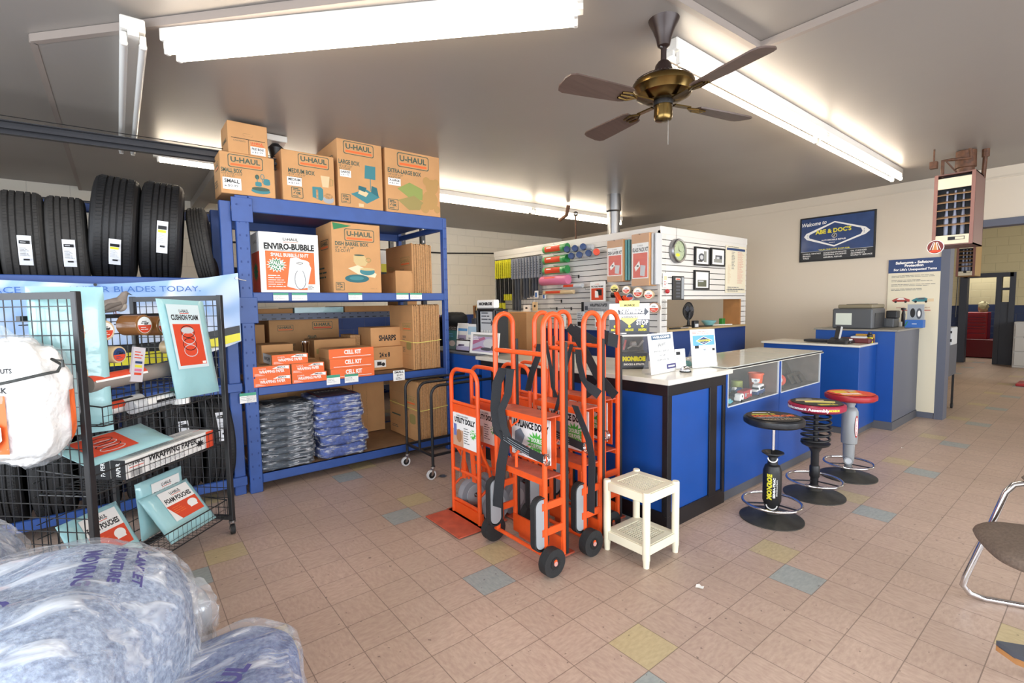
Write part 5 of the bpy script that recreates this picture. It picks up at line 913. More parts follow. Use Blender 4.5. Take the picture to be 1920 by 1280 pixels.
# ================================================================== utility dollies (plate towards -X)
SIGNW = mat('sign_white', 'ece9e6', .4)
def utility(loc, label, first=None):
    if first is not None: return dup(first, loc, 0, label)
    t = T('utility_dolly', label, 'hand truck', (0, 0, 0), group='orange utility dollies'); h, w_ = 1.13, .175
    mb = MB(); r = .09; pts = [(0, -w_, .02), (0, -w_, h-r)]+[tuple(v) for v in arc((0, -w_+r, h-r), r, PI, PI/2, 6, (0, 1, 0), (0, 0, 1))]+[tuple(v) for v in arc((0, w_-r, h-r), r, PI/2, 0, 6, (0, 1, 0), (0, 0, 1))]+[(0, w_, .02)]
    mb.tube(pts, .0155, ORG, 12); mb.build('frame', t, ang=60)
    for z in (.88, .36, .12): mb = MB(); mb.tube([(0, -w_, z), (.02, -w_*.6, z-.01), (.02, w_*.6, z-.01), (0, w_, z)], .0125, ORG, 10); mb.build('crossbar', t)
    mb = MB(); mb.box(.005, -w_+.015, .52, .012, w_-.015, .86, ORG); F = Fr((-.0, w_-.02, .55), (0, -1, 0), (0, 0, 1)); W, Hh = .31, .25
    mb.box(-.004, -w_+.02, .55, .004, w_-.02, .80, SIGNW); F = Fr((-.005, w_-.02, .55), (0, -1, 0), (0, 0, 1)); mb.text(F, 'U-HAUL PRO-SERIES', W*.42, Hh*.93, Hh*.055, INK, w=W*.5); mb.text(F, 'UTILITY DOLLY', W*.52, Hh*.79, Hh*.15, INK, w=W*.88, bold=.05)
    mb.rect(F, 0, 0, W*.45, Hh*.5, mat('photo_skin', 'c79f84', .5)); mb.ell(F, W*.27, Hh*.32, W*.12, Hh*.2, mat('photo_box', 'a9744c', .5)); mb.rect(F, W*.04, Hh*.3, W*.16, Hh*.66, mat('photo_blue', '6a7ab5', .5)); mb.star(F, W*.87, Hh*.48, W*.08, W*.13, 10, GRNB); mb.text(F, '$7', W*.87, Hh*.48, Hh*.14, WHT, bold=.04); mb.lines(F, W*.48, Hh*.12, W*.74, Hh*.62, 7, INK, t=.25); mb.build('sign_panel', t)
    mb = MB(); mb.box(-.22, -w_-.06, .006, .02, w_+.06, .016, ORGD, b=.003); mb.box(.0, -w_-.02, .01, .02, w_+.02, .1, ORG); mb.build('toe_plate', t)
    for s in (-1, 1):
        y = s*w_*.8
        mb = MB(); mb.cyl((.155, y+s*.03, .125), (.155, y-s*.035, .125), .125, mat('wheel_grey', '8f949a', .6), 26); mb.cyl((.155, y+s*.034, .125), (.155, y-s*.039, .125), .08, mat('hub_grey', 'b3b7bb', .5), 22); mb.cyl((.155, y+s*.04, .125), (.155, y-s*.045, .125), .018, STL, 10)
        mb.build('wheel', t)
        mb = MB(); mb.tube([(0, s*w_, .62), (.035, s*w_, .52), (.09, s*w_*.95, .42), (.12, s*w_*.9, .3), (.15, s*w_*.85, .13)], .012, ORG, 8); mb.tube([(0, s*w_, .22), (.06, s*w_, .26), (.13, s*w_*.9, .27)], .01, ORG, 8); mb.build('brace', t, ang=60)
        mb = MB(); mb.bar((.03, s*.07, .3), (.02, s*.06, .55), .05, .008, ORG, up=(1, 0, 0)); mb.build('rear_strut', t)
    mb = MB(); mb.cyl((.155, -w_, .125), (.155, w_, .125), .009, STL, 8); mb.build('axle', t); mb = MB(); mb.cyl((-.0, .09, .3), (.01, .05, .54), .004, CHR, 8); mb.build('rod', t)
    return t
u0 = utility(None, 'front utility dolly of four, its UTILITY DOLLY sign fully visible'); u0.matrix_basis = Matrix.Translation(V((1.945, 3.015, 0)))
utility((2.14, 3.03, 0), 'second utility dolly from the front, sign half hidden', u0); utility((2.42, 3.0, 0), 'third utility dolly, behind the nearest appliance dolly', u0); utility((2.60, 3.0, 0), 'rearmost utility dolly, closest to the counter', u0)

# ================================================================== appliance dollies (plate towards +X)
def band(mb, pts, wv, m, th=.003):                    # a flat strap along pts, wv = width vector(s)
    P = [V(p) for p in pts]; n = len(P); vs = []
    for i in range(n):
        d = (P[min(i+1, n-1)]-P[max(i-1, 0)]).normalized(); w_ = V(wv[i] if isinstance(wv, list) else wv); nn = d.cross(w_).normalized()*th
        vs += [P[i]-w_/2-nn/2, P[i]+w_/2-nn/2, P[i]+w_/2+nn/2, P[i]-w_/2+nn/2]
    fs = [(4*i+k, 4*i+(k+1) % 4, 4*i+4+(k+1) % 4, 4*i+4+k) for i in range(n-1) for k in range(4)]+[(3, 2, 1, 0), tuple(4*n-4+k for k in range(4))]
    return mb.add(vs, fs, m)
WEB = mat('strap_webbing', '24262a', .75, bump=.3, bscale=200)
def appliance(loc, label, first=None):
    if first is not None: return dup(first, loc, 0, label)
    t = T('appliance_dolly', label, 'hand truck', (0, 0, 0), group='orange appliance dollies'); h, w_, dp = 1.545, .235, .15
    for s in (-1, 1):
        y = s*w_; r = dp/2
        mb = MB(); mb.tube([(0, y, .1), (0, y, h-r)]+[tuple(v) for v in arc((r, y, h-r), r, PI, 0, 10, (1, 0, 0), (0, 0, 1))]+[(dp, y, .06)], .0165, ORG, 12); mb.build('side_loop', t, ang=60)
        mb = MB(); mb.box(dp+.010, y-.02, .06, dp+.032, y+.02, h-.17, BLACK, b=.004); mb.build('skid_rail', t)
        mb = MB(); mb.cyl((0, y+s*.028, .083), (0, y+s*.085, .083), .083, RUB, 28); mb.cyl((0, y+s*.03, .083), (0, y+s*.088, .083), .036, BLACK, 20); mb.cyl((0, y+s*.03, .083), (0, y+s*.093, .083), .014, mat('axle_pink', 'c9938a', .4), 12); mb.build('wheel', t)
        # stair glide: a grey belt over an oval plate behind each side
        ov = rrect(0, 0, .085, .30, .042, 6); c = V((-.035, y*.96, .30)); n = len(ov)
        mb = MB(); mb.add([c+V((x, -.016, z)) for x, z in ov]+[c+V((x, .016, z)) for x, z in ov], [tuple(range(n))[::-1], tuple(range(n, 2*n))]+[(i, (i+1) % n, (i+1) % n+n, i+n) for i in range(n)], mat('glide_grey', '9b9ea1', .45)); mb.build('stair_glide', t)
        ov2 = rrect(0, 0, .115, .33, .056, 6); mb = MB(); vs = []
        for (x, z), (x2, z2) in zip(ov2, ov): 
            for q, yy in ((0, -.02), (0, .02), (1, .02), (1, -.02)): a, b_ = (x, z) if q == 0 else (x*.86, z*.95); vs.append(c+V((a, yy, b_)))
        mb.add(vs, [(4*i+k, 4*i+(k+1) % 4, 4*((i+1) % n)+(k+1) % 4, 4*((i+1) % n)+k) for i in range(n) for k in range(4)], RUB); mb.build('glide_belt', t)
        for z in (.22, .38): mb = MB(); mb.box(-.03, y-.012, z, dp, y+.004, z+.045, ORG, b=.002); mb.build('glide_bracket', t)
    for z in (1.31,): mb = MB(); mb.cyl((0, -w_, z), (0, w_, z), .015, ORG, 12); mb.build('crossbar', t)
    mb = MB(); mb.cyl((dp*.5, -w_, 1.34), (dp*.5, w_, 1.34), .001, ORG, 6)
    for z in (.925, .56):
        mb = MB(); mb.box(-.01, -w_, z, dp-.01, w_, z+.008, ORGD); mb.box(-.014, -w_, z-.03, -.008, w_, z+.008, ORG); mb.box(dp-.02, -w_, z-.03, dp-.014, w_, z+.008, ORG); mb.build('cross_plate', t)
    mb = MB(); mb.cyl((0, -w_-.09, .095), (0, w_+.09, .095), .013, ORG, 10); mb.build('axle', t)
    mb = MB(); mb.box(dp-.02, -w_, .05, dp-.01, w_, .17, ORG); mb.box(.05, -w_*.0-.16, .05, .056, -.13, .55, ORG); mb.build('lower_panel', t)
    mb = MB(); mb.box(dp, -.20, .004, dp+.14, .20, .016, ORGD, b=.003); mb.box(dp, -.20, .016, dp+.012, .20, .1, ORG); mb.build('toe_plate', t)
    mb = MB(); W, Hh = .38, .28; mb.box(.1, -w_+.01, .60, .106, w_-.01, .92, ORG); mb.build('back_panel', t)
    mb = MB(); mb.box(.092, -W/2, .615, .098, W/2, .615+Hh, SIGNW, b=.002); F = Fr((.0915, W/2, .615), (0, -1, 0), (0, 0, 1)); mb.text(F, 'U-HAUL PRO-SERIES', W*.34, Hh*.92, Hh*.05, INK, w=W*.5); mb.text(F, 'APPLIANCE DOLLY', W*.5, Hh*.76, Hh*.16, INK, w=W*.92, bold=.05)
    mb.star(F, W*.66, Hh*.4, W*.16, W*.26, 16, GRNB, sy=.75); mb.text(F, 'DOUBLE', W*.66, Hh*.46, Hh*.1, WHT, w=W*.26, bold=.03); mb.text(F, 'YOUR POWER', W*.66, Hh*.33, Hh*.1, WHT, w=W*.3, bold=.03); mb.poly(F, [(W*.08, Hh*.15), (W*.25, Hh*.2), (W*.36, Hh*.5), (W*.25, Hh*.66), (W*.1, Hh*.55)], mat('photo_slate', '7d8794', .5)); mb.lines(F, W*.1, Hh*.05, W*.35, Hh*.14, 2, INK); mb.ring(F, rrect(W*.9, Hh*.12, W*.14, Hh*.18, .005), .006, INK); mb.ell(F, W*.9, Hh*.12, W*.04, W*.04, ORE); mb.build('sign_panel', t)
    mb = MB(); band(mb, [(-.02, w_+.01, .78), (-.035, w_*.5, .76), (-.04, 0, .74), (-.035, -w_*.6, .715), (-.03, -w_-.02, .70)], (0, 0, .05), WEB, .006)
    for k in range(3): band(mb, [(-.043, w_*.45, .772-k*.014), (-.046, 0, .752-k*.014), (-.041, -w_*.6, .727-k*.014)], (0, 0, .003), GRY, .001)
    mb.build('retaining_belt', t)
    mb = MB()
    for o_ in (0, .012): mb.tube([V((-.03+.008*math.cos(a)+o_, -w_-.045+.03*math.cos(a), .70+.033*math.sin(a))) for a in [2*PI*k/18 for k in range(18)]], .0035, CHR, 6, closed=True)
    mb.build('belt_ring', t)
    mb = MB(); mb.tube([(.06, .05, .93), (.03, .05, .86), (-.02, .05, .84), (-.03, .05, .88)], .007, ORG, 7); mb.tube([(.0, .03, .575), (0, .03, .66), (.03, .02, .69), (.08, .02, .69)], .01, ORG, 8); mb.build('belt_hook', t)
    return t
a0 = appliance(None, 'nearest appliance dolly, its APPLIANCE DOLLY sign and both front wheels in full view'); a0.matrix_basis = Matrix.Translation(V((1.915, 2.345, 0)))
a1 = appliance((2.27, 2.36, 0), 'middle appliance dolly, standing behind the nearest one', a0); a2 = appliance((2.585, 2.47, 0), 'rearmost appliance dolly, nearest the blue counter, behind the cream table', a0)
def strap(parent, pts, w_, name='strap'): mb = MB(); band(mb, pts, w_, WEB, .004); mb.build(name, parent)
bpy.context.view_layer.update()
X1, X2, X3 = 1.885, 2.24, 2.58
strap(a0, [AX(957, 692, X1), AX(944, 690, X1), AX(932, 718, X1), AX(928, 766, X1), AX(932, 800, X1), AX(948, 826, X1), AX(940, 870, X1-.01), AX(932, 950, X1-.02)], (.02, -.075, 0))
strap(a0, [AX(957, 692, X1-.01), AX(952, 740, X1-.01), AX(940, 768, X1-.01), AX(945, 800, X1-.01), AX(955, 826, X1-.01)], (.02, -.05, 0))
strap(a1, [AX(1012, 645, X2), AX(1008, 670, X2-.03), AX(997, 700, X2-.04), AX(990, 732, X2-.04)], (0, -.06, 0))
strap(a1, [AX(1024, 645, X2), AX(1033, 690, X2-.03), AX(1036, 725, X2-.04), AX(1044, 745, X2)], (0, -.03, 0))
strap(a1, [AX(1084, 655, X2), AX(1086, 680, X2-.03), AX(1094, 712, X2-.04), AX(1108, 728, X2-.04), AX(1124, 740, X2-.02)], [V((.0, -.05, .0))]*3+[V((0, -.04, .05))]*2)
strap(a1, [AX(1072, 645, X2), AX(1060, 690, X2-.02), AX(1050, 740, X2-.02), AX(1042, 770, X2)], (0, -.03, 0))
strap(a1, [AX(1078, 760, X2-.05), AX(1090, 790, X2-.06), AX(1104, 825, X2-.05), AX(1110, 860, X2-.04), AX(1108, 960, X2-.04)], (0, -.055, 0))
strap(a2, [AX(1066, 612, X3), AX(1078, 625, X3), AX(1098, 660, X3-.02), AX(1118, 700, X3-.02), AX(1154, 742, X3)], (0, -.05, .05))
strap(a2, [AX(1076, 615, X3), AX(1100, 630, X3), AX(1120, 642, X3)], (0, -.02, .05))
strap(a2, [AX(1122, 622, X3), AX(1140, 635, X3), AX(1158, 640, X3+.1)], (0, -.01, .09))
strap(a2, [AX(1096, 742, X3-.03), AX(1112, 732, X3-.03), AX(1126, 722, X3)], (0, -.01, .06))

# ================================================================== small cream plastic table
t = T('side_table', 'small cream plastic two-tier table with perforated shelves in front of the counter', 'table', (2.555, 1.90, 0)); x0, x1, y0, y1 = 2.405, 2.71, 1.745, 2.05
CRD = mat('cream_recess', 'b9ab90', .5)
for x in (x0, x1):
    for y in (y0, y1): mb = MB(); mb.lathe([(.018, 0), (.021, .04), (.0235, .05), (.0235, .46), (.02, .468), (.0, .468)], (x, y, 0), CREAM, 18); mb.build('leg', t)
for z, nm in ((.40, 'table_top'), (.075, 'lower_shelf')):
    mb = MB(); zt = z+.055
    for a, b_ in (((x0, y0), (x1, y0)), ((x1, y0), (x1, y1)), ((x1, y1), (x0, y1)), ((x0, y1), (x0, y0))): mb.bar((*a, z+.0275), (*b_, z+.0275), .03, .055, CREAM, b=.004)
    for (a, b_, c_, d_) in ((x0, y0+.0, x1, y0+.045), (x0, y1-.045, x1, y1), (x0, y0+.045, x0+.045, y1-.045), (x1-.045, y0+.045, x1, y1-.045)): mb.box(a, b_, zt-.006, c_, d_, zt+.002, CREAM)
    ix0, ix1, iy0, iy1 = x0+.045, x1-.045, y0+.045, y1-.045; n = 12
    for k in range(n+1):
        q = k/n; mb.box(ix0+(ix1-ix0)*q-.0028, iy0, zt-.004, ix0+(ix1-ix0)*q+.0028, iy1, zt, CREAM); mb.box(ix0, iy0+(iy1-iy0)*q-.0028, zt-.0045, ix1, iy0+(iy1-iy0)*q+.0028, zt-.0005, CREAM)
    mb.box(ix0, iy0, z, ix1, iy1, z+.004, mat('table_hole_shade', '3c342a', .7))  # dark sheet that paints in the shade seen through the perforations
    mb.build(nm, t)

# ================================================================== three novelty stools made of car parts
SIDE = mat('burgundy_vinyl', '9b2440', .3); RVIN = mat('red_vinyl', 'a02028', .35); BVIN = mat('black_vinyl', '1b1d22', .35, bump=.1, bscale=60); SHAD = mat('shock_grey', '8f9192', .35); FRT = mat('base_worn', '34332f', .45, var=.3, vscale=12)
def seat(t, c, zt, R, th, m, topm):
    mb = MB(); mb.lathe([(0.01, zt-th), (R*.9, zt-th), (R, zt-th+.015), (R*1.01, zt-th*.5), (R, zt-.012), (R*.94, zt-.002), (.01, zt)], c, m, 40); mb.build('seat_cushion', t)
    mb = MB(); F = Fr((c.x, c.y, zt+.0015), FW.cross(V((0, 0, 1))), (FW.x, FW.y, 0)); mb.ell(F, 0, 0, R*.9, R*.9, topm, n=36); return mb, F
def stool_base(t, c, Rb, zr, Rr):
    mb = MB(); mb.lathe([(Rb, 0), (Rb, .008), (Rb*.9, .014), (.06, .05), (.03, .09), (.001, .09)], c, FRT, 44); mb.build('base_disc', t)
    mb = MB(); mb.tube([c+V((Rr*math.cos(a), Rr*math.sin(a), zr)) for a in [2*PI*k/40 for k in range(40)]], .0095, CHR, 10, closed=True)
    mb.build('foot_ring', t, ang=60)
    for k in range(3): a = 2*PI*k/3+.4; mb = MB(); mb.bar(c+V((.02*math.cos(a), .02*math.sin(a), zr-.01)), c+V((Rr*math.cos(a), Rr*math.sin(a), zr)), .016, .006, BLACK); mb.build('ring_spoke', t)
c = V((3.68, 1.57, 0)); t = T('shock_stool', 'black-seated stool on a shock absorber, nearest of the three stools', 'stool', c, group='car part stools at the counter'); stool_base(t, c, .215, .125, .195)
mb, F = seat(t, c, .765, .2, .06, BVIN, BLACK)
mb.lines(F, -.13, .045, .13, .08, 1, YEL, t=.8); mb.text(F, 'MONROE', 0, 0, .05, OPR, w=.3, bold=.05); mb.lines(F, -.14, -.06, .14, -.02, 2, LGR); mb.text(F, 'SHOCKS & STRUTS', 0, -.1, .03, TAN, w=.26, bold=.03); mb.lines(F, -.1, .1, .1, .13, 1, WHT, t=.6); mb.build('seat_print', t)
mb = MB(); mb.cyl(c+V((0, 0, .47)), c+V((0, 0, .70)), .012, CHR, 14); mb.lathe([(.03, 0), (.035, .01), (.02, .02)], c+V((0, 0, .69)), BLACK, 16); mb.build('piston_rod', t)
mb = MB(); mb.lathe([(.0, -.0), (.02, .0), (.075, .035), (.074, .04), (.02, .01)], c+V((0, 0, .46)), BLACK, 26); mb.build('dust_cup', t)
mb = MB(); mb.lathe([(.035, .05), (.055, .12), (.063, .14), (.063, .36), (.055, .385), (.05, .4), (.035, .41), (.03, .47)], c, BLACK, 26); mb.build('shock_body', t)
def curved(t, c, R, m, s, z, h, w_, th0=0, name='lettering', vert=False, bold=.04):     # lettering wrapped round a vertical cylinder
    vs, fs, x0_, y0_, W, Hh = glyphs(s, bold, 0, 1); k = h/Hh; kx = w_/W; th = math.atan2(EYE.y-c.y, EYE.x-c.x)+th0; out = []
    for a, b_ in vs:
        u = (a-x0_)*kx-w_/2; v = (b_-y0_)*k-h/2
        if vert: u, v = -v, u
        an = th+u/R; out.append(c+V((R*math.cos(an), R*math.sin(an), z+v)))
    mb = MB(); mb.add(out, fs, m); return mb.build(name, t, smooth=False)
curved(t, c, .0642, YEL, 'MONROE', .255, .036, .19, -.28, vert=True, bold=.07); curved(t, c, .0642, WHT, 'SENSA-TRAC', .25, .016, .15, .22, vert=True, bold=.05); curved(t, c, .0642, WHT, 'SHOCKS & STRUTS', .25, .007, .12, .52, vert=True)
for z, r_ in ((.445, .044), (.095, .05)):
    th = math.atan2(EYE.y-c.y, EYE.x-c.x); mb = MB(); mb.tube([c+V(((r_+.004)*math.cos(th+.7*math.cos(a)), (r_+.004)*math.sin(th+.7*math.cos(a)), z+.02+.028*math.sin(a))) for a in [PI+PI*k/12 for k in range(13)]], .0045, WHT, 6); mb.build('eye_mark', t)
c = V((4.40, 1.545, 0)); t = T('coil_spring_stool', 'stool with a burgundy seat edge on a black coil spring strut, in the middle', 'stool', c, group='car part stools at the counter'); stool_base(t, c, .225, .13, .2)
mb, F = seat(t, c, .775, .205, .062, SIDE, BLACK); mb.poly(F, [(-.1, -.01), (.12, -.05), (.15, .0), (-.07, .05)], YELP); mb.poly(F, [(-.14, .05), (.08, .03), (.1, .07), (-.12, .09)], TAN); mb.lines(F, -.1, .1, .1, .14, 1, LGR, t=.7); mb.lines(F, -.05, -.14, .15, -.08, 2, YEL, t=.6); mb.build('seat_print', t)
curved(t, c, .2085, WHT, 'Replacement Assembly', .742, .03, .36, -.42, bold=.05); curved(t, c, .2085, YEL, 'MONROE', .745, .018, .085, .62, bold=.05)
mb = MB(); pts = []
for k in range(0, 6*20+1): a = 2*PI*k/20; R = .096+.008*math.sin(k/120*PI); pts.append(c+V((R*math.cos(a), R*math.sin(a), .44+.275*k/120)))
mb.tube(pts, .0095, BLACK, 8); mb.build('coil_spring', t, ang=60)
mb = MB(); mb.lathe([(.024, .05), (.03, .06), (.03, .36), (.05, .4), (.1, .425), (.108, .44), (.03, .445), (.018, .45), (.018, .71), (.08, .712), (.08, .72)], c, BLKM, 26); mb.lathe([(.033, 0), (.038, .01), (.038, .09), (.033, .1)], c+V((0, 0, .15)), BLACK, 20); mb.build('strut_body', t)
c = V((5.11, 1.52, 0)); t = T('air_spring_stool', 'stool with a red seat on a grey shock body, farthest of the three stools', 'stool', c, group='car part stools at the counter'); stool_base(t, c, .225, .125, .19)
mb, F = seat(t, c, .765, .2, .06, RVIN, ORE); mb.lines(F, -.13, .0, .1, .12, 2, YEL, t=.7); mb.lines(F, -.12, -.08, .14, -.02, 1, WHT, t=.8); mb.lines(F, -.14, -.13, .14, -.08, 2, YEL); mb.poly(F, [(.03, .04), (.12, .1), (.1, .14), (.0, .1)], TAN); mb.build('seat_print', t)
mb = MB(); mb.lathe([(.03, .06), (.03, .11), (.035, .12), (.044, .17), (.046, .3), (.062, .31), (.064, .34), (.064, .6), (.05, .63), (.034, .64), (.034, .66), (.042, .66), (.042, .71)], c, SHAD, 26); mb.build('shock_body', t)
th = math.atan2(EYE.y-c.y, EYE.x-c.x); d = V((math.cos(th), math.sin(th), 0)); mb = MB(); mb.cyl(c+d*.03+V((0, 0, .155)), c+d*.06+V((0, 0, .155)), .036, SHAD, 24); mb.cyl(c+d*.06+V((0, 0, .155)), c+d*.063+V((0, 0, .155)), .026, LGR, 20); mb.build('mounting_eye', t)
th2 = th+.9; d = V((math.cos(th2), math.sin(th2), 0)); F = Fr(c+d*.0655+V((0, 0, .47)), V((-d.y, d.x, 0)), (0, 0, 1)); mb = MB(); mb.ell(F, 0, 0, .02, .1, RED); mb.ell(F, 0, 0, .015, .085, WHT); mb.text(F, 'MONROE', 0, 0, .01, RED, w=.14, rot=PI/2, bold=.03); mb.build('oval_badge', t)

# ================================================================== waiting chair at the right edge, and a dark table corner
UPH = mat('chair_fabric', '77685c', .9, var=.15, vscale=90, bump=.25, bscale=220)
t = T('waiting_chair', 'brown upholstered waiting chair with a chrome cantilever frame at the right edge', 'chair', (3.1, .15, 0)); CH = V((3.45, .47, 0)); fx = V((.45, -.89, 0)).normalized(); sx = V((-.89, -.45, 0)).normalized()
def ch(f, s, z): return CH+fx*f+sx*s+V((0, 0, z))       # f = backwards from the front bend, s = across the chair
for s in (0, .62):
    mb = MB(); mb.tube([ch(.62, s, .015), ch(.3, s, .015), ch(.08, s, .015), ch(.02, s, .03), ch(-.01, s, .07), ch(.0, s, .12), ch(.09, s, .42), ch(.14, s, .6), ch(.17, s, .645), ch(.22, s, .66), ch(.5, s, .66)], .0145, CHR, 12); mb.build('side_frame', t, ang=60)
    mb = MB(); mb.bar(ch(.2, s, .685), ch(.48, s, .685), .045, .03, UPH, b=.012); mb.build('armrest', t)
mb = MB(); mb.tube([ch(.62, 0, .015), ch(.62, .62, .015)], .0145, CHR, 10); mb.build('rear_bar', t)
mb = MB(); cc = ch(.24, .33, .445); blob(mb, cc, (.27, .30, .045), UPH, e=3.2, amp=.006, fs=2, seed=2, nu=56, nv=16, rz=math.atan2(sx.y, sx.x), tilt=(0, 0)); mb.build('seat', t, ang=80)
mb = MB(); cc = ch(.56, .33, .72); blob(mb, cc, (.25, .035, .2), UPH, e=3.2, amp=.006, fs=2, seed=4, nu=56, nv=16, rz=math.atan2(sx.y, sx.x), tilt=(-.15, 0)); mb.build('backrest', t, ang=80)
mb = MB()
for s in (.03, .52): mb.tube([ch(.45, s, .42), ch(.58, s, .5), ch(.64, s, .8)], .012, CHR, 8)
mb.build('back_support', t)
p = AZ(1868, 1200, .45); t = T('corner_table', 'dark-topped table corner with a worn wooden edge in the bottom right corner', 'table', (p.x+.2, p.y-.35, 0)); mb = MB()
pts = [p, p+V((.10, -.16, 0)), p+V((.35, -.75, 0)), p+V((-.2, -.7, 0)), p+V((-.05, -.2, 0)), p+V((-.04, -.05, 0))]
n = 6; mb.add([q+V((0, 0, 0)) for q in pts]+[q-V((0, 0, .018)) for q in pts], [tuple(range(n)), tuple(range(2*n-1, n-1, -1))]+[(i, (i+1) % n, (i+1) % n+n, i+n) for i in range(n)], DGR); mb.build('table_top', t)
mb = MB(); mb.add([(p.x+(q.x-p.x)*1.02, p.y+(q.y-p.y)*1.02, .435) for q in pts]+[(p.x+(q.x-p.x)*1.02, p.y+(q.y-p.y)*1.02, .415) for q in pts], [tuple(range(n)), tuple(range(2*n-1, n-1, -1))]+[(i, (i+1) % n, (i+1) % n+n, i+n) for i in range(n)], WOOD); mb.build('edge', t)
mb = MB(); mb.box(p.x+.0, p.y-.35, 0, p.x+.05, p.y-.3, .42, WOOD); mb.build('leg', t)
# small litter on the floor
for k, (q, lab) in enumerate((((1312, 1101), 'small torn white paper scrap on the tiles in front of the cream table'), ((830, 893), 'crumpled dark and white scrap on the floor beside the black cart'), ((1692, 840), 'tiny white paper scrap near the farthest stool'))):
    p = AZ(*q); mb = MB(); s = (.03, .05, .015)[k]; mb.add([p+V((s*math.cos(a)*(.6+.4*(i % 2)), s*math.sin(a)*.7, .002+.004*(i % 3))) for i, a in enumerate([2*PI*j/8 for j in range(8)])]+[p+V((0, 0, .006 if k != 1 else .02))], [(i, (i+1) % 8, 8) for i in range(8)], WHT if k != 1 else DGR); S('paper_scrap', mb, lab, 'litter', 'scraps on the floor')

# ================================================================== bagged moving blankets in the foreground
QF = mat('quilt_fibre', '5a6c8e', .95, var=.45, vscale=60, bump=.5, bscale=160, hex2='9cadc6'); QF2 = mat('quilt_fibre_blue', '3f5690', .95, var=.4, vscale=60, bump=.5, bscale=160, hex2='758ab8'); INKP = mat('bag_ink', '4c4a86', .5)
PLAS2 = film('bag_film', .2, .66, 4.5, (1, 4.5, 3), bump=1)
def bigbag(c, h, rz, m, label, seed, prints=(), tilt=(0, 0), zmin=.005):
    c = V(c); t = T('blanket_bag', label, 'bag', (c.x, c.y, max(0, c.z-h[2])), group='bagged moving blankets in the foreground')
    mb = MB(); blob(mb, c, h, m, e=3.6, amp=.035, fs=1.8, seed=seed, nu=88, nv=44, rz=rz, zmin=zmin, tilt=tilt, wr=.004, wf=5); mb.build('blankets', t, ang=80)
    mb = MB(); blob(mb, c, tuple(x+.012 for x in h), PLAS2, e=3.6, amp=.04, fs=1.9, seed=seed, nu=150, nv=80, rz=rz, zmin=zmin, tilt=tilt, wr=.014, wf=5); mb.build('plastic_bag', t, ang=40)
    if prints:
        R3 = Matrix.Rotation(rz, 3, 'Z')
        for (s, x, y, hh, w_, r_) in prints:
            vs, fs, x0_, y0_, W, H0 = glyphs(s, .04, 0, 1); out = []
            for a, b_ in vs:
                u = x+((a-x0_)/W-.5)*w_*math.cos(r_)-((b_-y0_)/H0-.5)*hh*math.sin(r_); v = y+((a-x0_)/W-.5)*w_*math.sin(r_)+((b_-y0_)/H0-.5)*hh*math.cos(r_)
                k = max(0, 1-abs(u/(h[0]+.03))**3-abs(v/(h[1]+.03))**3)**(1/3); q = c+R3@V((u, v, 0)); q.z = c.z+(h[2]+.035)*k; out.append(q)
            mb = MB(); mb.add(out, fs, INKP); mb.build('printed_word', t)
    return t
bigbag((.07, 1.78, .18), (.36, .42, .225), -.25, QF2, 'right-hand low bag of blue moving blankets at the bottom edge', 11, prints=(('U-HAUL', .12, -.1, .07, .3, 1.2),))
bigbag((-.29, 1.97, .40), (.37, .46, .40), -.5, QF, 'large bulging bag of blue-grey moving blankets at the lower left', 21, prints=(('PADS', -.02, -.12, .06, .22, -.3), ('MOVING', .16, .06, .045, .22, -1.2), ('FURNITURE', .22, .1, .03, .2, -1.2), ('BLANKET', .27, .12, .025, .18, -1.2)))
bigbag((-.62, 2.72, .40), (.26, .26, .38), .1, QF, 'smaller bag of moving blankets behind the large one at the left edge', 31)
bigbag((.05, 2.32, .24), (.16, .12, .24), .5, mat('silver_film', 'b9bcc0', .25, metal=.6, bump=.8, bscale=12), 'small crinkled silvery bag squeezed behind the large blanket bag', 41)
# ================================================================== blue service counter
CX, CY = 2.913, 1.944; TOPM = mat('counter_laminate', 'dcd8cb', .25, var=.04, vscale=5, coat=.3); CTR = mat('counter_black', '15151a', .35); BASEG = mat('base_grey', '55565c', .6)
t = T('service_counter', 'L-shaped blue service counter with black trim and a cream top', 'counter', (3.3, 2.6, 0))
mb = MB(); mb.box(CX+.01, CY+.01, .1, 3.66, 4.18, 1.0, LAM); mb.build('body', t)
mb = MB(); mb.box(CX-.055, CY-.045, 1.042, 3.72, 4.2, 1.078, TOPM, b=.004); mb.build('countertop', t)
mb = MB(); mb.box(CX, CY, .0, 3.70, 4.18, .12, CTR); mb.build('plinth', t)
mb = MB(); mb.box(CX-.004, CY-.004, .955, 3.69, 4.18, 1.041, CTR, b=.002); mb.build('top_trim', t)
for (x0, x1, y0, y1) in ((CX-.005, CX+.045, CY-.005, CY+.04), (3.46, 3.56, CY-.004, CY+.02), (3.65, 3.685, CY-.006, CY+.02), (CX-.004, CX+.02, 2.9, 2.98), (CX-.004, CX+.02, 3.78, 4.0)): mb = MB(); mb.box(x0, y0, .1, x1, y1, .96, CTR, b=.002); mb.build('corner_trim', t)
t = T('blue_cabinet', 'blue cabinet continuing the counter towards the shelf, brochures on top', 'cabinet', (3.3, 4.8, 0)); mb = MB(); mb.box(CX-.02, 4.205, 0, 3.6, 5.5, 1.07, LAM, b=.003); mb.build('body', t); mb = MB(); mb.box(CX-.025, 4.205, 1.07, 3.6, 5.5, 1.09, DGR, b=.003); mb.build('cabinet_top', t)
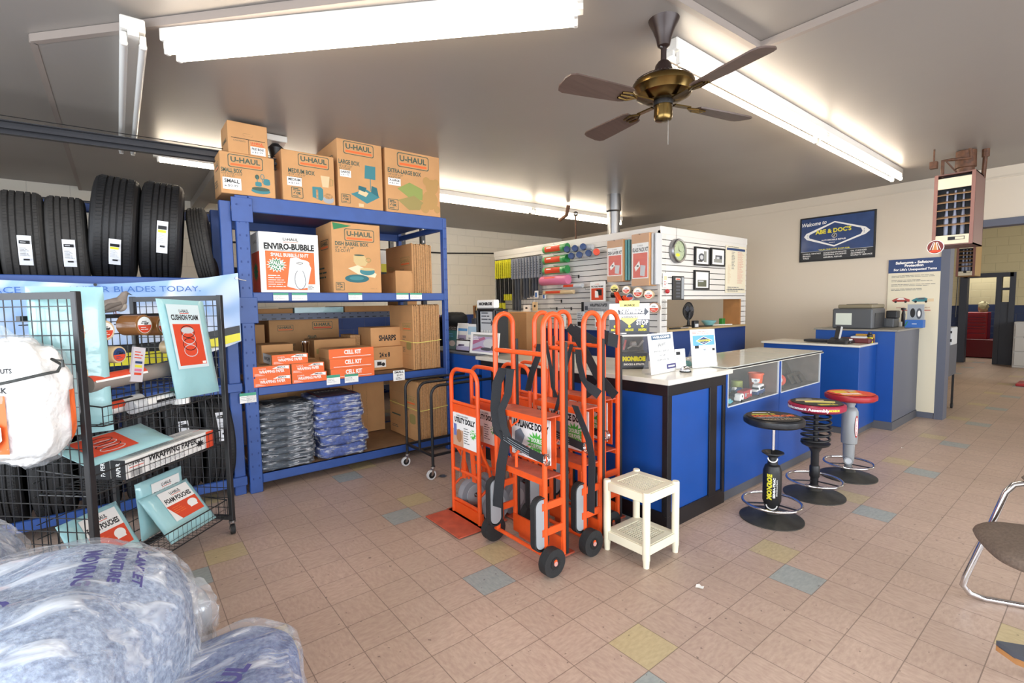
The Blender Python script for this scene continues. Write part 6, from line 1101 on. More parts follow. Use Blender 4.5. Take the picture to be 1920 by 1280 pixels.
# glass display cases
INT = mat('case_interior', '7d7167', .7, var=.1, vscale=10); GTOP = mat('case_glass_top', 'dfe2da', .04, alpha=.82, spec=.9)
def dcase(x0, x1, label):
    t = T('display_case', label, 'display case', ((x0+x1)/2, 2.25, 0), group='glass-topped display cases'); y0, y1 = 1.937, 2.57
    mb = MB(); mb.box(x0, y0, .09, x1, y1, .765, LAM); mb.box(x0, y0, .765, x0+.03, y1, 1.07, LAM); mb.box(x1-.02, y0+.0, .765, x1, y1, 1.07, LAM); mb.box(x0+.03, y1-.03, .765, x1-.02, y1, 1.07, LAM); mb.build('body', t)
    mb = MB(); mb.box(x0+.03, y0+.01, .765, x1-.02, y1-.03, .772, INT); mb.box(x0+.03, y1-.04, .772, x1-.02, y1-.031, 1.06, INT); mb.box(x1-.03, y0+.012, .772, x1-.021, y1-.04, 1.06, INT); mb.build('interior', t)
    mb = MB(); mb.box(x0, y0+.02, 0, x1, y1, .09, BASEG); mb.build('plinth', t)
    mb = MB(); mb.box(x0+.03, y0+.004, .775, x1-.02, y0+.007, 1.065, GLASS); mb.build('front_glass', t)
    mb = MB(); mb.box(x1-.03, y0-.002, .77, x1-.018, y0+.01, 1.075, LGR); mb.box(x0+.03, y0-.002, .764, x1-.02, y0+.004, .774, LGR); mb.box(x0+.022, y0-.002, .77, x0+.032, y0+.01, 1.075, LGR); mb.build('window_edge', t)
    mb = MB(); mb.box(x0, y0-.01, 1.08, x1-.003, y1+.0, 1.088, GTOP); mb.build('glass_top', t)
    mb = MB()
    for a, b_ in (((x0, y0-.012), (x1, y0-.012)), ((x0, y1), (x1, y1)), ((x0+.002, y0), (x0+.002, y1)), ((x1-.002, y0), (x1-.002, y1))): mb.bar((*a, 1.076), (*b_, 1.076), .014, .012, CTR); mb.bar((*a, 1.068), (*b_, 1.068), .018, .006, TOPM)
    mb.build('top_rim', t)
dcase(3.69, 4.64, 'display case with toy trucks and an orange bucket behind its glass'); dcase(4.645, 5.60, 'right-hand display case holding framed signs behind its glass')
t = T('toy_van', 'white and dark blue toy van inside the left display case', 'toy', (4.38, 2.01, .772)); c = V((4.38, 2.01, .772))
def car(c, L_, W, Hh, rz): return (lambda x, y, z: V(c)+Matrix.Rotation(rz, 3, 'Z')@V((x*L_, y*W, z*Hh)))
f = car(c, .18, .065, .10, .12); R_ = Matrix.Rotation(.12, 3, 'Z'); axs = (R_@V((1, 0, 0)), R_@V((0, 1, 0)), V((0, 0, 1)))
mb = MB(); mb.obox(f(0, 0, .35), axs, (.09, .033, .02), NAVY, b=.006); mb.obox(f(.03, 0, .7), axs, (.068, .03, .028), WHT, b=.008); mb.obox(f(-.34, 0, .5), axs, (.03, .03, .012), WHT, b=.005)
F = Fr(f(-.2, -.5, .5)+axs[1]*-.0, axs[0], (0, 0, 1)); [mb.rect(F, .005+.034*k, .008, .03+.034*k, .03, BLACK) for k in range(4)]; Fs = Fr(f(-.355+.02, .4, .56), -axs[1], (0, 0, 1)); mb.rect(Fs, .002, .006, .06, .024, BLACK, d=.02); mb.build('body', t)
for x in (-.32, .3):
    for y in (-.48, .48): mb = MB(); p = f(x, y, .16); mb.cyl(p-axs[1]*.006, p+axs[1]*.006, .016, BLACK, 14); mb.cyl(p-axs[1]*.008, p+axs[1]*.008, .008, CHR, 10); mb.build('wheel', t)
t = T('toy_truck', 'red and white toy delivery truck at the front of the left display case', 'toy', (4.06, 1.985, .772)); c = V((4.06, 1.985, .772)); f = car(c, .27, .06, .085, .12); R_ = Matrix.Rotation(.12, 3, 'Z'); axs = (R_@V((1, 0, 0)), R_@V((0, 1, 0)), V((0, 0, 1)))
mb = MB(); mb.obox(f(.14, 0, .6), axs, (.09, .03, .034), RED, b=.003); F = Fr(f(-.19, -.5, .2), axs[0], (0, 0, 1)); mb.ell(F, .15, .045, .018, .018, WHT); mb.lines(F, .06, .03, .12, .05, 1, TAN); mb.rect(F, .01, .02, .05, .05, GRY); mb.build('cargo_box', t)
mb = MB(); mb.obox(f(-.32, 0, .5), axs, (.033, .028, .028), WHT, b=.007); mb.obox(f(-.43, 0, .35), axs, (.016, .026, .014), WHT, b=.004); F = Fr(f(-.42, -.5, .2)+axs[1]*.0015, axs[0], (0, 0, 1)); mb.rect(F, .01, .025, .032, .042, BLACK); mb.build('cab', t)
for x in (-.4, -.22, .2, .34):
    for y in (-.45, .45): mb = MB(); p = f(x, y, .16); mb.cyl(p-axs[1]*.005, p+axs[1]*.005, .013, BLACK, 14); mb.build('wheel', t)
mb = MB(); mb.obox((3.80, 1.985, .792), ((1, .1, 0), (0, 1, 0), (0, 0, 1)), (.055, .028, .012), mat('toy_aqua', '58b6c4', .3), b=.006); mb.obox((3.80, 1.985, .81), ((1, .1, 0), (0, 1, 0), (0, 0, 1)), (.028, .024, .01), mat('toy_aqua', '58b6c4', .3), b=.006)
for x in (-.035, .035): mb.cyl((3.80+x, 1.953, .782), (3.80+x, 2.015, .782), .011, BLACK, 12)
S('toy_car', mb, 'aqua toy car in the left corner of the display case', 'toy')
t = T('orange_bucket', 'orange plastic bucket in the left display case', 'bucket', (4.53, 2.10, .772)); c = V((4.53, 2.10, .772)); OB = mat('bucket_orange', 'e05a26', .35); mb = MB(); mb.lathe([(.046, 0), (.062, .16), (.068, .16), (.068, .178), (.062, .178), (.046, .02)], c, OB, 28); mb.build('pail', t); mb = MB(); d = (EYE-c); d.z = 0; d.normalize(); F = Fr(c+d*.061+V((0, 0, .1)), V((-d.y, d.x, 0)), (0, 0, 1)); mb.poly(F, [(-.035, .03), (.035, .03), (.03, .0), (.012, -.01), (.025, -.025), (-.025, -.025), (-.012, -.01), (-.03, 0)], WHT); mb.ell(F, 0, .012, .012, .01, GRY); mb.build('emblem', t)
mb = MB(); mb.lathe([(.05, 0), (.05, .07), (.045, .075)], (4.42, 2.22, .80), mat('tin_lime', 'a9b35a', .4), 20); mb.box(4.35, 2.16, .772, 4.48, 2.28, .80, SKYB); S('round_tin', mb, 'green and blue round tin at the back of the left display case', 'tin')
mb = MB(); mb.box(4.22, 2.12, .80, 4.32, 2.165, .835, NAVY, b=.006); mb.box(4.2, 2.125, .82, 4.24, 2.16, .845, WHT, b=.006)
for x in (4.23, 4.3): mb.cyl((x, 2.115, .80), (x, 2.17, .80), .012, BLACK, 12)
mb.box(4.17, 2.1, .772, 4.34, 2.18, .789, BLACK); S('toy_truck', mb, 'small blue and white toy truck left of the round tin in the display case', 'toy')
mb = MB(); mb.obox((3.86, 2.14, .86), ((1, 0, -.75), (0, 1, 0), (.75, 0, 1)), (.12, .08, .012), mat('dark_lacquer', '26201e', .2), b=.004); mb.obox((3.83, 2.04, .83), ((1, 0, -.9), (0, 1, 0), (.9, 0, 1)), (.05, .03, .02), WOOD, b=.004); S('tilted_plaque', mb, 'dark glossy tilted plaque at the left end of the display case', 'plaque')
BZ = mat('bronze_relief', '4e4236', .35, metal=.4, var=.4, vscale=20, bump=.8, bscale=40)
t = T('bronze_plaque', 'large bronze relief plaque leaning in the right display case', 'plaque', (5.0, 2.25, .772)); mb = MB(); ax3 = ((1, 0, -.35), (0, 1, 0), (.35, 0, 1)); mb.obox((5.24, 2.16, .91), ((1, 0, -.3), (.1, .45, .8), (.3, -.8, .5)), (.2, .12, .012), BZ, b=.006); mb.obox((5.26, 2.05, .835), ((1, .1, 0), (0, .5, .8), (0, -.8, .5)), (.2, .05, .01), BZ, b=.004); mb.build('relief', t)
mb = MB(); [mb.obox((5.2+.13*k, 2.02, .825), ((1, .1, 0), (0, .5, .8), (0, -.8, .5)), (.05, .04, .015), mat('window_brown', '3a2c22', .4), b=.003) for k in range(2)]; mb.build('inset_frame', t)
mb = MB(); mb.cyl((4.81, 2.01, .86), (4.83, 2.02, .86), .055, ORE, 24); mb.cyl((4.805, 2.008, .86), (4.812, 2.012, .86), .028, LGR, 20); mb.box(4.80, 1.99, .772, 4.85, 2.04, .81, BLACK); S('round_emblem', mb, 'orange disc with a grey centre at the left edge of the right display case', 'emblem')

# ================================================================== slatwall partition
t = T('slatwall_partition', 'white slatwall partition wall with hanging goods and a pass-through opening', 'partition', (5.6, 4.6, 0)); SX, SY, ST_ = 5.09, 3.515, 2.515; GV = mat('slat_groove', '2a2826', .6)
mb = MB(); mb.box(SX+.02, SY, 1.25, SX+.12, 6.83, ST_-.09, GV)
n = 17; pz = .0748
for k in range(n):
    z0 = 1.235+k*pz; mb.box(SX, SY+.03, z0+.006, SX+.03, 6.83, min(z0+pz-.003, ST_-.09), SLATW)
mb.box(SX-.003, SY-.003, ST_-.09, SX+.13, 6.85, ST_, SLATW, b=.003); mb.box(SX-.003, SY-.003, .1, SX+.03, SY+.035, ST_-.05, SLATW)
mb.build('left_panel', t)
mb = MB(); XE = 7.215
def slat(x0, x1, z0, z1):
    k = 0
    while True:
        a = 1.235+pz*(k-12); b_ = a+pz-.003; k += 1
        if a > z1: break
        a = max(a+.006, z0); b_ = min(b_, z1)
        if b_ > a: mb.box(x0, SY, a, x1, SY+.03, b_, SLATW)
slat(SX+.03, XE, 1.64, ST_-.09); slat(SX+.03, 5.235, .6, 1.64); slat(7.075, XE, 1.23, 1.64)
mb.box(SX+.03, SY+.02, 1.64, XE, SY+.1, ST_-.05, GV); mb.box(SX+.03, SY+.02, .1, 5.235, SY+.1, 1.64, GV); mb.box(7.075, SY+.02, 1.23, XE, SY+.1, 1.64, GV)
mb.box(SX+.0, SY-.0035, ST_-.0905, XE+.01, SY+.11, ST_+.0005, SLATW, b=.003); mb.build('right_panel', t)
mb = MB(); mb.box(5.235, SY-.05, 1.245, 7.15, SY+.35, 1.272, mat('ledge_wood', 'b39a6e', .5), b=.003); mb.build('ledge', t); mb = MB(); mb.box(7.04, SY+.0, 1.272, 7.08, SY+.25, 1.64, WOOD); mb.build('jamb', t)
mb = MB(); mb.box(5.235, SY-.01, .89, 7.2, SY+.02, 1.243, DKBLUE); mb.build('blue_apron', t)
mb = MB(); mb.box(SX+.03, SY+.1, 0, SX+.12, 6.83, 1.25, DKBLUE); mb.box(5.235, SY+.02, 0, 7.2, SY+.08, .888, SLATW); mb.build('lower_panel', t)
def PX_(x0, y0, x1, y1, X): a = AX(x0, y0, X); b_ = AX(x1, y1, X); return a.y, b_.z, a.y-b_.y, a.z-b_.z        # left Y, bottom z, width, height
def PY(x0, y0, x1, y1, Y): a = AY(x0, y0, Y); b_ = AY(x1, y1, Y); return a.x, b_.z, b_.x-a.x, a.z-b_.z
XP = SX-.03; GS = 'supplies hanging on the slatwall'
def hook(y, z, x0=SX, l=.2): mb = MB(); mb.tube([(x0, y, z), (x0-l, y, z), (x0-l, y, z+.012)], .003, BLKM, 5); mb.box(x0-.006, y-.012, z-.035, x0, y+.012, z+.01, BLKM); return mb
WY = mat('wiper_yellow', 'd2cb2c', .4, coat=.4); WG_ = mat('wiper_grey', '8b8f99', .4, coat=.4)
ya = AX(932, 500, 5.0).y; yb = AX(961, 500, 5.0).y; yc = AX(1013, 490, 5.0).y
for k in range(8):
    y = ya+(yb-ya)*k/7.5; t = T('wiper_pack', 'yellow wiper blade pack, number %s of eight hanging at the left end of the slatwall'.replace('number %s', ('first', 'second', 'third', 'fourth', 'fifth', 'sixth', 'seventh', 'last')[k]), 'wiper blade pack', (5.0, y, 1.5), group='yellow wiper blade packs on the slatwall'); mb = MB(); zt = 2.34; Lk = .66 if k > 3 else .8
    mb.box(4.96, y-.008, zt-.3, 5.04, y+.008, zt, WY); F = face_x(y+.008, zt-.3, 4.96); F2 = Fr((4.96, y-.0085, zt-.3), (1, 0, 0), (0, 0, 1)); mb.lines(F2, .02, .04, .05, .26, 9, INK, t=.5); mb.build('card', t); mb = MB(); mb.box(4.975, y-.01, zt-Lk, 5.025, y+.01, zt-.29, BLACK if k % 2 else STL); mb.box(4.97, y-.011, zt-Lk, 5.03, y+.011, zt-Lk+.1, WY); mb.build('blade', t)
for k in range(10):
    y = yb-.02+(yc-yb)*k/9.5; nm = ('first', 'second', 'third', 'fourth', 'fifth', 'sixth', 'seventh', 'eighth', 'ninth', 'last')[k]; t = T('wiper_pack', 'grey wiper blade pack, %s of ten from the left on the slatwall' % nm, 'wiper blade pack', (5.0, y, 1.5), group='grey wiper blade packs on the slatwall'); mb = MB(); zt = 2.335; Lk = .82 if k < 3 else .70-.015*k
    mb.box(4.96, y-.022, zt-.32, 5.04, y+.012, zt, WG_); F2 = Fr((4.96, y-.0225, zt-.32), (1, 0, 0), (0, 0, 1)); mb.lines(F2, .02, .04, .05, .28, 9, INK, t=.5); F = face_x(y+.012, zt-.32, 4.9598); mb.lines(F, .006, .05, .03, .25, 5, DGR); mb.build('card', t); mb = MB(); mb.box(4.975, y-.02, zt-Lk, 5.025, y+.012, zt-.31, DGR if k % 3 else STL); mb.build('blade', t)
par = [o for o in bpy.data.objects if o.name == 'slatwall_partition'][0]
mb = hook(ya+.02, 2.35, l=.12); mb.build('peg_hook', par)
mb = MB(); mb.tube([(4.99, ya+.03, 2.352), (4.99, yc-.03, 2.352)], .004, BLKM, 6); mb.build('peg_rail', par)
FG = mat('foam_green', '5fa86a', .4, coat=.5); FGD = mat('cap_green2', '2f8a48', .4)
for k, (y0, y1, nm) in enumerate(((456, 476, 'top'), (476, 496, 'middle'), (496, 515, 'bottom'))):
    a = AX(1021, (y0+y1)/2+3, 4.93); b_ = AX(1064, (y0+y1)/2-4, 4.93); t = roll((4.93, a.y, a.z), (0, -1, 0), a.y-b_.y, .055, FG, '%s of the three green foam pouch rolls on the slatwall' % nm, 'foam_roll', [(-.7, .9, ORE, .12, .78), (.3, .6, WHT, .2, .4)]); t['group'] = 'green foam rolls on the slatwall'
    mb = MB(); mb.cyl((4.93, b_.y+.05, a.z), (4.93, b_.y-.002, a.z), .057, FGD, 22); mb.build('end_cap', t); hook((a.y+b_.y)/2, a.z+.06, l=.2).build('peg_hook', par)
a = AX(1016, 527, 4.93); b_ = AX(1066, 523, 4.93); t = roll((4.93, a.y, a.z), (0, -1, 0), a.y-b_.y, .068, PINK, 'pink foam roll under the green ones on the slatwall', 'foam_roll', [(.5, .8, ORE, .2, .6)])
for q, m1, nm in (((1055, 537, 1093, 533), LGR, 'upper thin clear roll with an orange label on the slatwall'), ((1020, 549, 1076, 545), TAN, 'lower thin clear roll with an orange label on the slatwall')):
    a = AX(q[0], q[1], 4.95); b_ = AX(q[2], q[3], 4.95); roll((4.95, a.y, a.z), (0, -1, 0), a.y-b_.y, .03, m1, nm, 'wrap_roll', [(-.4, .8, ORE, .1, .6)])
k = 0
for r_, pts in enumerate((((1058, 468), (1073, 466), (1088, 463)), ((1066, 480), (1081, 478), (1098, 475)))):
    for (px_, py_) in pts:
        a = AX(px_, py_, 4.9); nm = ('upper left', 'upper middle', 'upper right', 'lower left', 'lower middle', 'lower right')[k]; k += 1; t = T('twine_tube', '%s of the six blue-capped tubes on the slatwall' % nm, 'tube', (4.9, a.y, a.z), group='blue-capped tubes on the slatwall'); ax = V((-.8, -.6, 0)).normalized(); o = V((4.97, a.y-.0, a.z)); mb = MB(); mb.lathe([(.02, 0), (.042, .005), (.042, .11), (.02, .115)], o, NAVY, 18, ax=ax); mb.build('cap', t); mb = MB(); mb.cyl(o-ax*.0+V((0, -.05, 0)), o+V((0, -.16, -.01)), .035, LGR, 16); mb.build('tube_body', t)
a = AX(1113, 473, 4.9); t = T('twine_tube', 'white and red ended tube at the right of the blue-capped tubes', 'tube', (4.9, a.y, a.z)); mb = MB(); mb.cyl((4.98, a.y+.02, a.z), (4.88, a.y-.07, a.z), .042, LGR, 20); mb.cyl((4.93, a.y-.03, a.z-.001), (4.87, a.y-.075, a.z-.001), .0425, ORE, 20); mb.build('tube_body', t)
def kit(x0, y0, x1, y1, word, label, dep):
    y, z, W, Hh = PX_(x0, y0, x1, y1, SX-dep); t = T('packing_kit', label, 'packing kit', (SX-dep/2, y-W/2, z)); mb = MB(); mb.box(SX-dep, y-W, z, SX-.012, y, z+Hh, CARD, b=.004); mb.build('sleeve', t); mb = MB(); F = face_x(y, z, SX-dep); mb.rect(F, W*.04, Hh*.14, W*.96, Hh*.82, WHT); mb.text(F, 'U-HAUL', W*.5, Hh*.77, Hh*.035, INK, w=W*.3); mb.text(F, word, W*.5, Hh*.69, Hh*.075, INK, w=W*.88, bold=.04); mb.rect(F, W*.1, Hh*.16, W*.9, Hh*.63, ORE); mb.poly(F, [(W*.18, Hh*.36), (W*.45, Hh*.48), (W*.5, Hh*.38), (W*.25, Hh*.28)], WHT); mb.poly(F, [(W*.5, Hh*.2), (W*.75, Hh*.18), (W*.8, Hh*.38), (W*.52, Hh*.4)], LGR); mb.rect(F, W*.3, Hh*.37, W*.42, Hh*.4, INK); mb.lines(F, W*.2, Hh*.52, W*.8, Hh*.6, 3, OPR); mb.build('printed_card', t)
    Fp = None; mb = MB(); mb.add([(SX-dep-.004, y+.004, z-.004), (SX-dep-.004, y-W-.004, z-.004), (SX-dep-.004, y-W-.004, z+Hh+.01), (SX-dep-.004, y+.004, z+Hh+.01)], [(0, 1, 2, 3)], PLAST); mb.build('clear_sleeve', t)
    mb = MB(); mb.tube([(SX, y-W*.5, z+Hh-.01), (SX-dep-.03, y-W*.5, z+Hh-.01)], .003, BLKM, 5); mb.build('peg_hook', par)
    for j in range(2): mb = MB(); mb.box(SX-dep+.03, y-W-.03-.045*j, z+.01, SX-.015, y-W-.005-.045*j, z+Hh-.01, mat('foam_teal', '5f9ca0', .4, coat=.5) if word[0] == 'D' else LGR, b=.004); S('foam_sleeve', mb, ('%s thin pack hung edge-on right of the %s') % (('first', 'second')[j], word), 'foam sleeve', 'edge-on packs beside the kits')
kit(1138, 452, 1168, 527, 'DISH SAVER KIT', 'DISH SAVER KIT pack hanging on the slatwall', .16); kit(1184, 440, 1217, 535, 'GLASS PACK KIT', 'GLASS PACK KIT pack hanging at the right end of the slatwall', .16)
y, z, W, Hh = PX_(1106, 528, 1134, 565, 4.95); t = T('glove_pack', 'white bagged pack with an orange and black print below the kits', 'pack', (4.97, y-W/2, z)); mb = MB(); mb.box(4.95, y-W, z, 4.98, y, z+Hh, WHT, b=.006); F = face_x(y, z, 4.95); mb.text(F, 'U-HAUL', W*.5, Hh*.86, Hh*.06, ORE, w=W*.3); mb.text(F, 'PICTURE FRAME', W*.5, Hh*.74, Hh*.08, INK, w=W*.8, bold=.04); mb.rect(F, W*.1, Hh*.08, W*.9, Hh*.66, ORE); mb.rect(F, W*.45, Hh*.3, W*.8, Hh*.6, INK); mb.poly(F, [(W*.35, Hh*.2), (W*.6, Hh*.2), (W*.55, Hh*.5), (W*.35, Hh*.55)], WHT); mb.build('pack_body', t)
y, z, W, Hh = PX_(1090, 566, 1154, 585, 4.95); t = T('wrapping_paper_carton', 'grey WRAPPING PAPER carton lying on slatwall brackets above the dollies', 'box', (4.98, y-W/2, z)); mb = MB(); mb.box(4.95, y-W, z, 5.05, y, z+Hh, mat('carton_grey', 'a9abae', .5), b=.003); F = face_x(y, z, 4.95); mb.rect(F, 0, 0, W*.08, Hh, INK); mb.text(F, 'WRAPPING PAPER', W*.52, Hh*.66, Hh*.3, INK, w=W*.52, bold=.03); mb.lines(F, W*.2, Hh*.1, W*.8, Hh*.4, 3, DGR); mb.rect(F, W*.11, Hh*.2, W*.2, Hh*.6, DGR); mb.build('carton', t)
for k, (px_, py_, r, m1, nm, lb) in enumerate(((1152, 541, .055, TAN, 'round tape roll with a yellow label at the left of the slatwall tapes', (YELP, INK)), (1174, 543, .05, TAN, 'small tape roll with a red label, second from the left on the slatwall', (WHT, ORE)), (1196, 548, .062, TAN, 'largest tan tape roll on the slatwall', (WHT, ORE)), (1216, 552, .055, TAN, 'tan tape roll at the right end of the slatwall tapes', (WHT, ORE)), (1181, 557, .045, LGR, 'clear tape roll with a blue label hanging low on the slatwall', (NAVY, ORE)), (1226, 577, .065, BRN, 'brown tape roll behind the FEEL THE DIFFERENCE sign', (WHT, ORE)))):
    a = AX(px_, py_, 4.9); tape((4.9, a.y, a.z), V((-.9, -.45, 0)), r, .11, m1, nm, lb, group='tape rolls on the slatwall')
for k, (px_, py_) in enumerate(((1150, 553), (1166, 560))):
    a = AX(px_, py_, 4.85); mb = MB(); mb.bar((4.9, a.y, a.z+.03), (4.82, a.y-.14, a.z-.09), .06, .04, mat('gun_orange', 'e2491c', .35), b=.01); mb.bar((4.88, a.y-.04, a.z+.02), (4.86, a.y-.05, a.z-.1), .04, .03, mat('gun_orange', 'e2491c', .35), b=.008); mb.cyl((4.9, a.y+.06, a.z), (4.9, a.y, a.z), .035, BLACK, 14); S('tape_gun', mb, ('left', 'right')[k]+' orange tape dispenser gun hanging under the slatwall tape rolls', 'tape dispenser', 'orange tape guns')
for k, q in enumerate(((982, 572, 994, 584), (999, 566, 1008, 583), (975, 590, 985, 606), (1003, 545, 1009, 558), (1018, 550, 1023, 560))):
    y, z, W, Hh = PX_(*q, 4.95); nm = ('white card with dark parts', 'brown blister card', 'white and green card', 'small blue and white card', 'tiny blue card'); mb = MB(); mb.box(4.94, y-W, z, 4.96, y, z+Hh, (WHT, TAN, WHT, WHT, WHT)[k], b=.002); F = face_x(y, z, 4.94); mb.ell(F, W*.5, Hh*.55, W*.2, Hh*.14, BLACK) if k < 3 else mb.rect(F, W*.2, Hh*.1, W*.8, Hh*.75, BPR); S('blister_card', mb, nm[k]+' hanging low on the slatwall', 'blister card', 'small cards on the slatwall')
for k in range(6):
    y = AX(1015+34*k, 612, 4.95).y; mb = MB(); mb.box(4.93, y-.13, 1.28, 4.96, y, 1.5, (LGR, WHT, LGR, WHT, LGR, WHT)[k], b=.004); F = face_x(y, 1.28, 4.93); mb.rect(F, .02, .02, .11, .08, ORE if k % 2 else BLACK); mb.lines(F, .02, .1, .11, .2, 4, DGR); S('hardware_pack', mb, ('leftmost', 'second', 'third', 'fourth', 'fifth', 'rightmost')[k]+' small hardware pack in the lowest slatwall row, from the left', 'hardware pack', 'hardware packs in the lowest slatwall row')
for z_, yy in ((2.0, 4.85), (1.8, 4.6), (1.66, 5.2), (1.9, 4.35), (1.55, 5.0), (1.55, 5.3), (2.3, 3.62)): hook(yy, z_, l=.14).build('peg_hook', par)
mb = MB(); mb.lathe([(0.02, 0), (.1, .03), (.12, .1), (.08, .2), (.03, .26)], (4.93, AX(1000, 600, 4.93).y, 1.22), mat('net_bag', '8d8272', .8, var=.4, vscale=40, bump=.8), 16); S('net_bag', mb, 'netted brown bag hanging at the lower left of the slatwall', 'bag')
# clock, frames, chart on the partition's right face
YP = SY-.004
def framed(q, label, draw, Y=None, X=None, fw=.022, fm=BLACK, inner=WHT, name='framed_photo', cat='picture frame', group=None, th=.02):
    if Y is not None: x, z, W, Hh = PY(*q, Y); F = face_y(x, z, Y-th); bx = (x, Y-th, z, x+W, Y, z+Hh); loc = (x+W/2, Y, z)
    else: y, z, W, Hh = PX_(*q, X); F = face_x(y, z, X-th); bx = (X-th, y-W, z, X, y, z+Hh); loc = (X, y-W/2, z)
    t = T(name, label, cat, loc, group=group); mb = MB(); o_ = V((0, -.006, 0)) if Y is not None else V((-.006, 0, 0))
    F2 = Fr(F.o+o_, F.u, F.v)
    for a, b_, c_, d_ in ((0, 0, W, fw), (0, Hh-fw, W, Hh), (0, fw, fw, Hh-fw), (W-fw, fw, W, Hh-fw)):
        mb.obox(F.p((a+c_)/2, (b_+d_)/2, .0), (F.u, F.v, F.n), ((c_-a)/2, (d_-b_)/2, .008), fm, b=.002)
    mb.box(*bx, fm); mb.build('frame', t); mb = MB(); mb.rect(F, fw, fw, W-fw, Hh-fw, inner); draw(mb, F, W, Hh); mb.build('print', t); return t
MGR = mat('photo_mid_grey', '8f918c', .5)
framed((1301, 462, 1327, 499), 'black framed grey photo of machinery, left of the upper two', lambda mb, F, W, Hh: (mb.ell(F, W*.45, Hh*.45, W*.22, Hh*.22, DGR), mb.ell(F, W*.45, Hh*.45, W*.12, Hh*.12, LGR), mb.rect(F, W*.6, Hh*.2, W*.8, Hh*.8, MGR), mb.rect(F, W*.2, Hh*.2, W*.5, Hh*.28, BLACK)), Y=YP, group='black framed photos on the partition')
framed((1331, 464, 1356, 500), 'black framed photo of a building, right of the upper two', lambda mb, F, W, Hh: (mb.rect(F, W*.2, Hh*.2, W*.8, Hh*.4, MGR), mb.rect(F, W*.3, Hh*.4, W*.8, Hh*.6, DGR), mb.rect(F, W*.38, Hh*.4, W*.6, Hh*.52, LGR)), Y=YP, group='black framed photos on the partition')
framed((1300, 506, 1327, 543), 'black framed landscape photo hanging alone under the other two', lambda mb, F, W, Hh: (mb.rect(F, W*.2, Hh*.15, W*.8, Hh*.5, mat('photo_olive', '5c5f4c', .5)), mb.rect(F, W*.25, Hh*.4, W*.6, Hh*.46, LGR)), Y=YP, group='black framed photos on the partition')
t = T('wall_clock', 'round silver wall clock with a green face hanging on the partition corner', 'clock', (5.38, 3.48, 2.1)); a = AY(1274, 470, 3.46); c = V((a.x, 3.51, a.z)); R = .148
mb = MB(); mb.lathe([(R*.3, 0), (R, 0), (R, .05), (R*.95, .062), (R*.82, .058), (R*.8, .04), (.01, .04)], c, STL, 40, ax=(0, -1, 0)); mb.build('case', t)
F = Fr(c+V((0, -.041, 0)), (1, 0, 0), (0, 0, 1)); mb = MB(); mb.ell(F, 0, 0, R*.8, R*.8, mat('clock_green', 'a9b795', .4), n=36); mb.ell(F, -.02, -.05, .045, .02, YEL)
for k in range(12): an = PI/2-k*PI/6; mb.text(F, str(k or 12), R*.66*math.cos(an), R*.66*math.sin(an), .018, INK)
mb.build('dial', t); mb = MB()
for an, l, w_ in ((PI/2+.15, .07, .005), (-.2, .09, .0035)): mb.poly(F, [(-w_*math.sin(an), w_*math.cos(an)), (l*math.cos(an), l*math.sin(an)), (w_*math.sin(an), -w_*math.cos(an))], INK, d=.004)
mb.build('hand', t); mb = MB(); mb.tube([(c.x, 3.505, c.z+R), (c.x, 3.5, ST_+.01), (c.x-.02, 3.56, ST_+.012)], .002, BLKM, 5); mb.build('hanger_wire', t)
x, z, W, Hh = PY(1260, 517, 1280, 562, YP); t = T('thermostat_board', 'narrow dark board with a row of switches under the clock', 'sign', (x, YP, z)); mb = MB(); mb.box(x, YP-.02, z, x+W, YP, z+Hh, BLACK, b=.003); F = face_y(x, z, YP-.02); mb.rect(F, W*.2, Hh*.82, W*.65, Hh*.92, WHT); mb.rect(F, W*.24, Hh*.84, W*.6, Hh*.89, ORE); mb.rect(F, W*.74, Hh*.05, W*.95, Hh*.95, GRY); [mb.rect(F, W*.25, Hh*(.1+.14*k), W*.62, Hh*(.18+.14*k), DGR) for k in range(5)]; mb.build('board', t)
x, z, W, Hh = PY(1361, 459, 1397, 549, YP-.004); mb = MB(); mb.box(x, YP-.006, z, x+W, YP-.002, z+Hh, mat('chart_cream', 'e4dcc4', .5)); F = face_y(x, z, YP-.006); mb.rect(F, W*.05, Hh*.9, W*.95, Hh*.95, NAVY); mb.lines(F, W*.1, Hh*.96, W*.9, Hh*.99, 1, DGR); mb.lines(F, W*.58, Hh*.2, W*.88, Hh*.88, 30, mat('chart_red', 'd48a78', .5), seed=3); mb.lines(F, W*.1, Hh*.2, W*.25, Hh*.6, 20, TAN, seed=5); mb.lines(F, W*.28, Hh*.5, W*.45, Hh*.88, 12, DGR, seed=6); mb.rect(F, W*.05, Hh*.06, W*.95, Hh*.07, DGR); mb.lines(F, W*.1, Hh*.02, W*.9, Hh*.14, 3, DGR, seed=8); S('wall_chart', mb, 'cream price chart with a blue header at the right end of the partition', 'chart')
x, z, W, Hh = PY(1242, 512, 1251, 538, YP); mb = MB(); mb.box(x, YP-.008, z, x+W, YP-.004, z+Hh, WHT); F = face_y(x, z, YP-.008); mb.rect(F, W*.2, Hh*.5, W*.8, Hh*.8, TAN); mb.lines(F, W*.2, Hh*.1, W*.8, Hh*.45, 3, RED); mb.tube([(x+W/2, YP-.006, z+Hh), (x+W/2, YP-.006, z+Hh+.03)], .002, BLKM, 4); S('hang_tag', mb, 'small white hang tag with red print at the partition corner', 'tag')
a = AY(1250, 546, YP-.02); mb = MB(); mb.ball((a.x, YP-.03, a.z), .028, RED, 14, 8); mb.cyl((a.x, YP-.01, a.z), (a.x, YP-.03, a.z), .006, STL, 8); S('red_knob', mb, 'round red ball hanging under the white tag at the partition corner', 'ball')
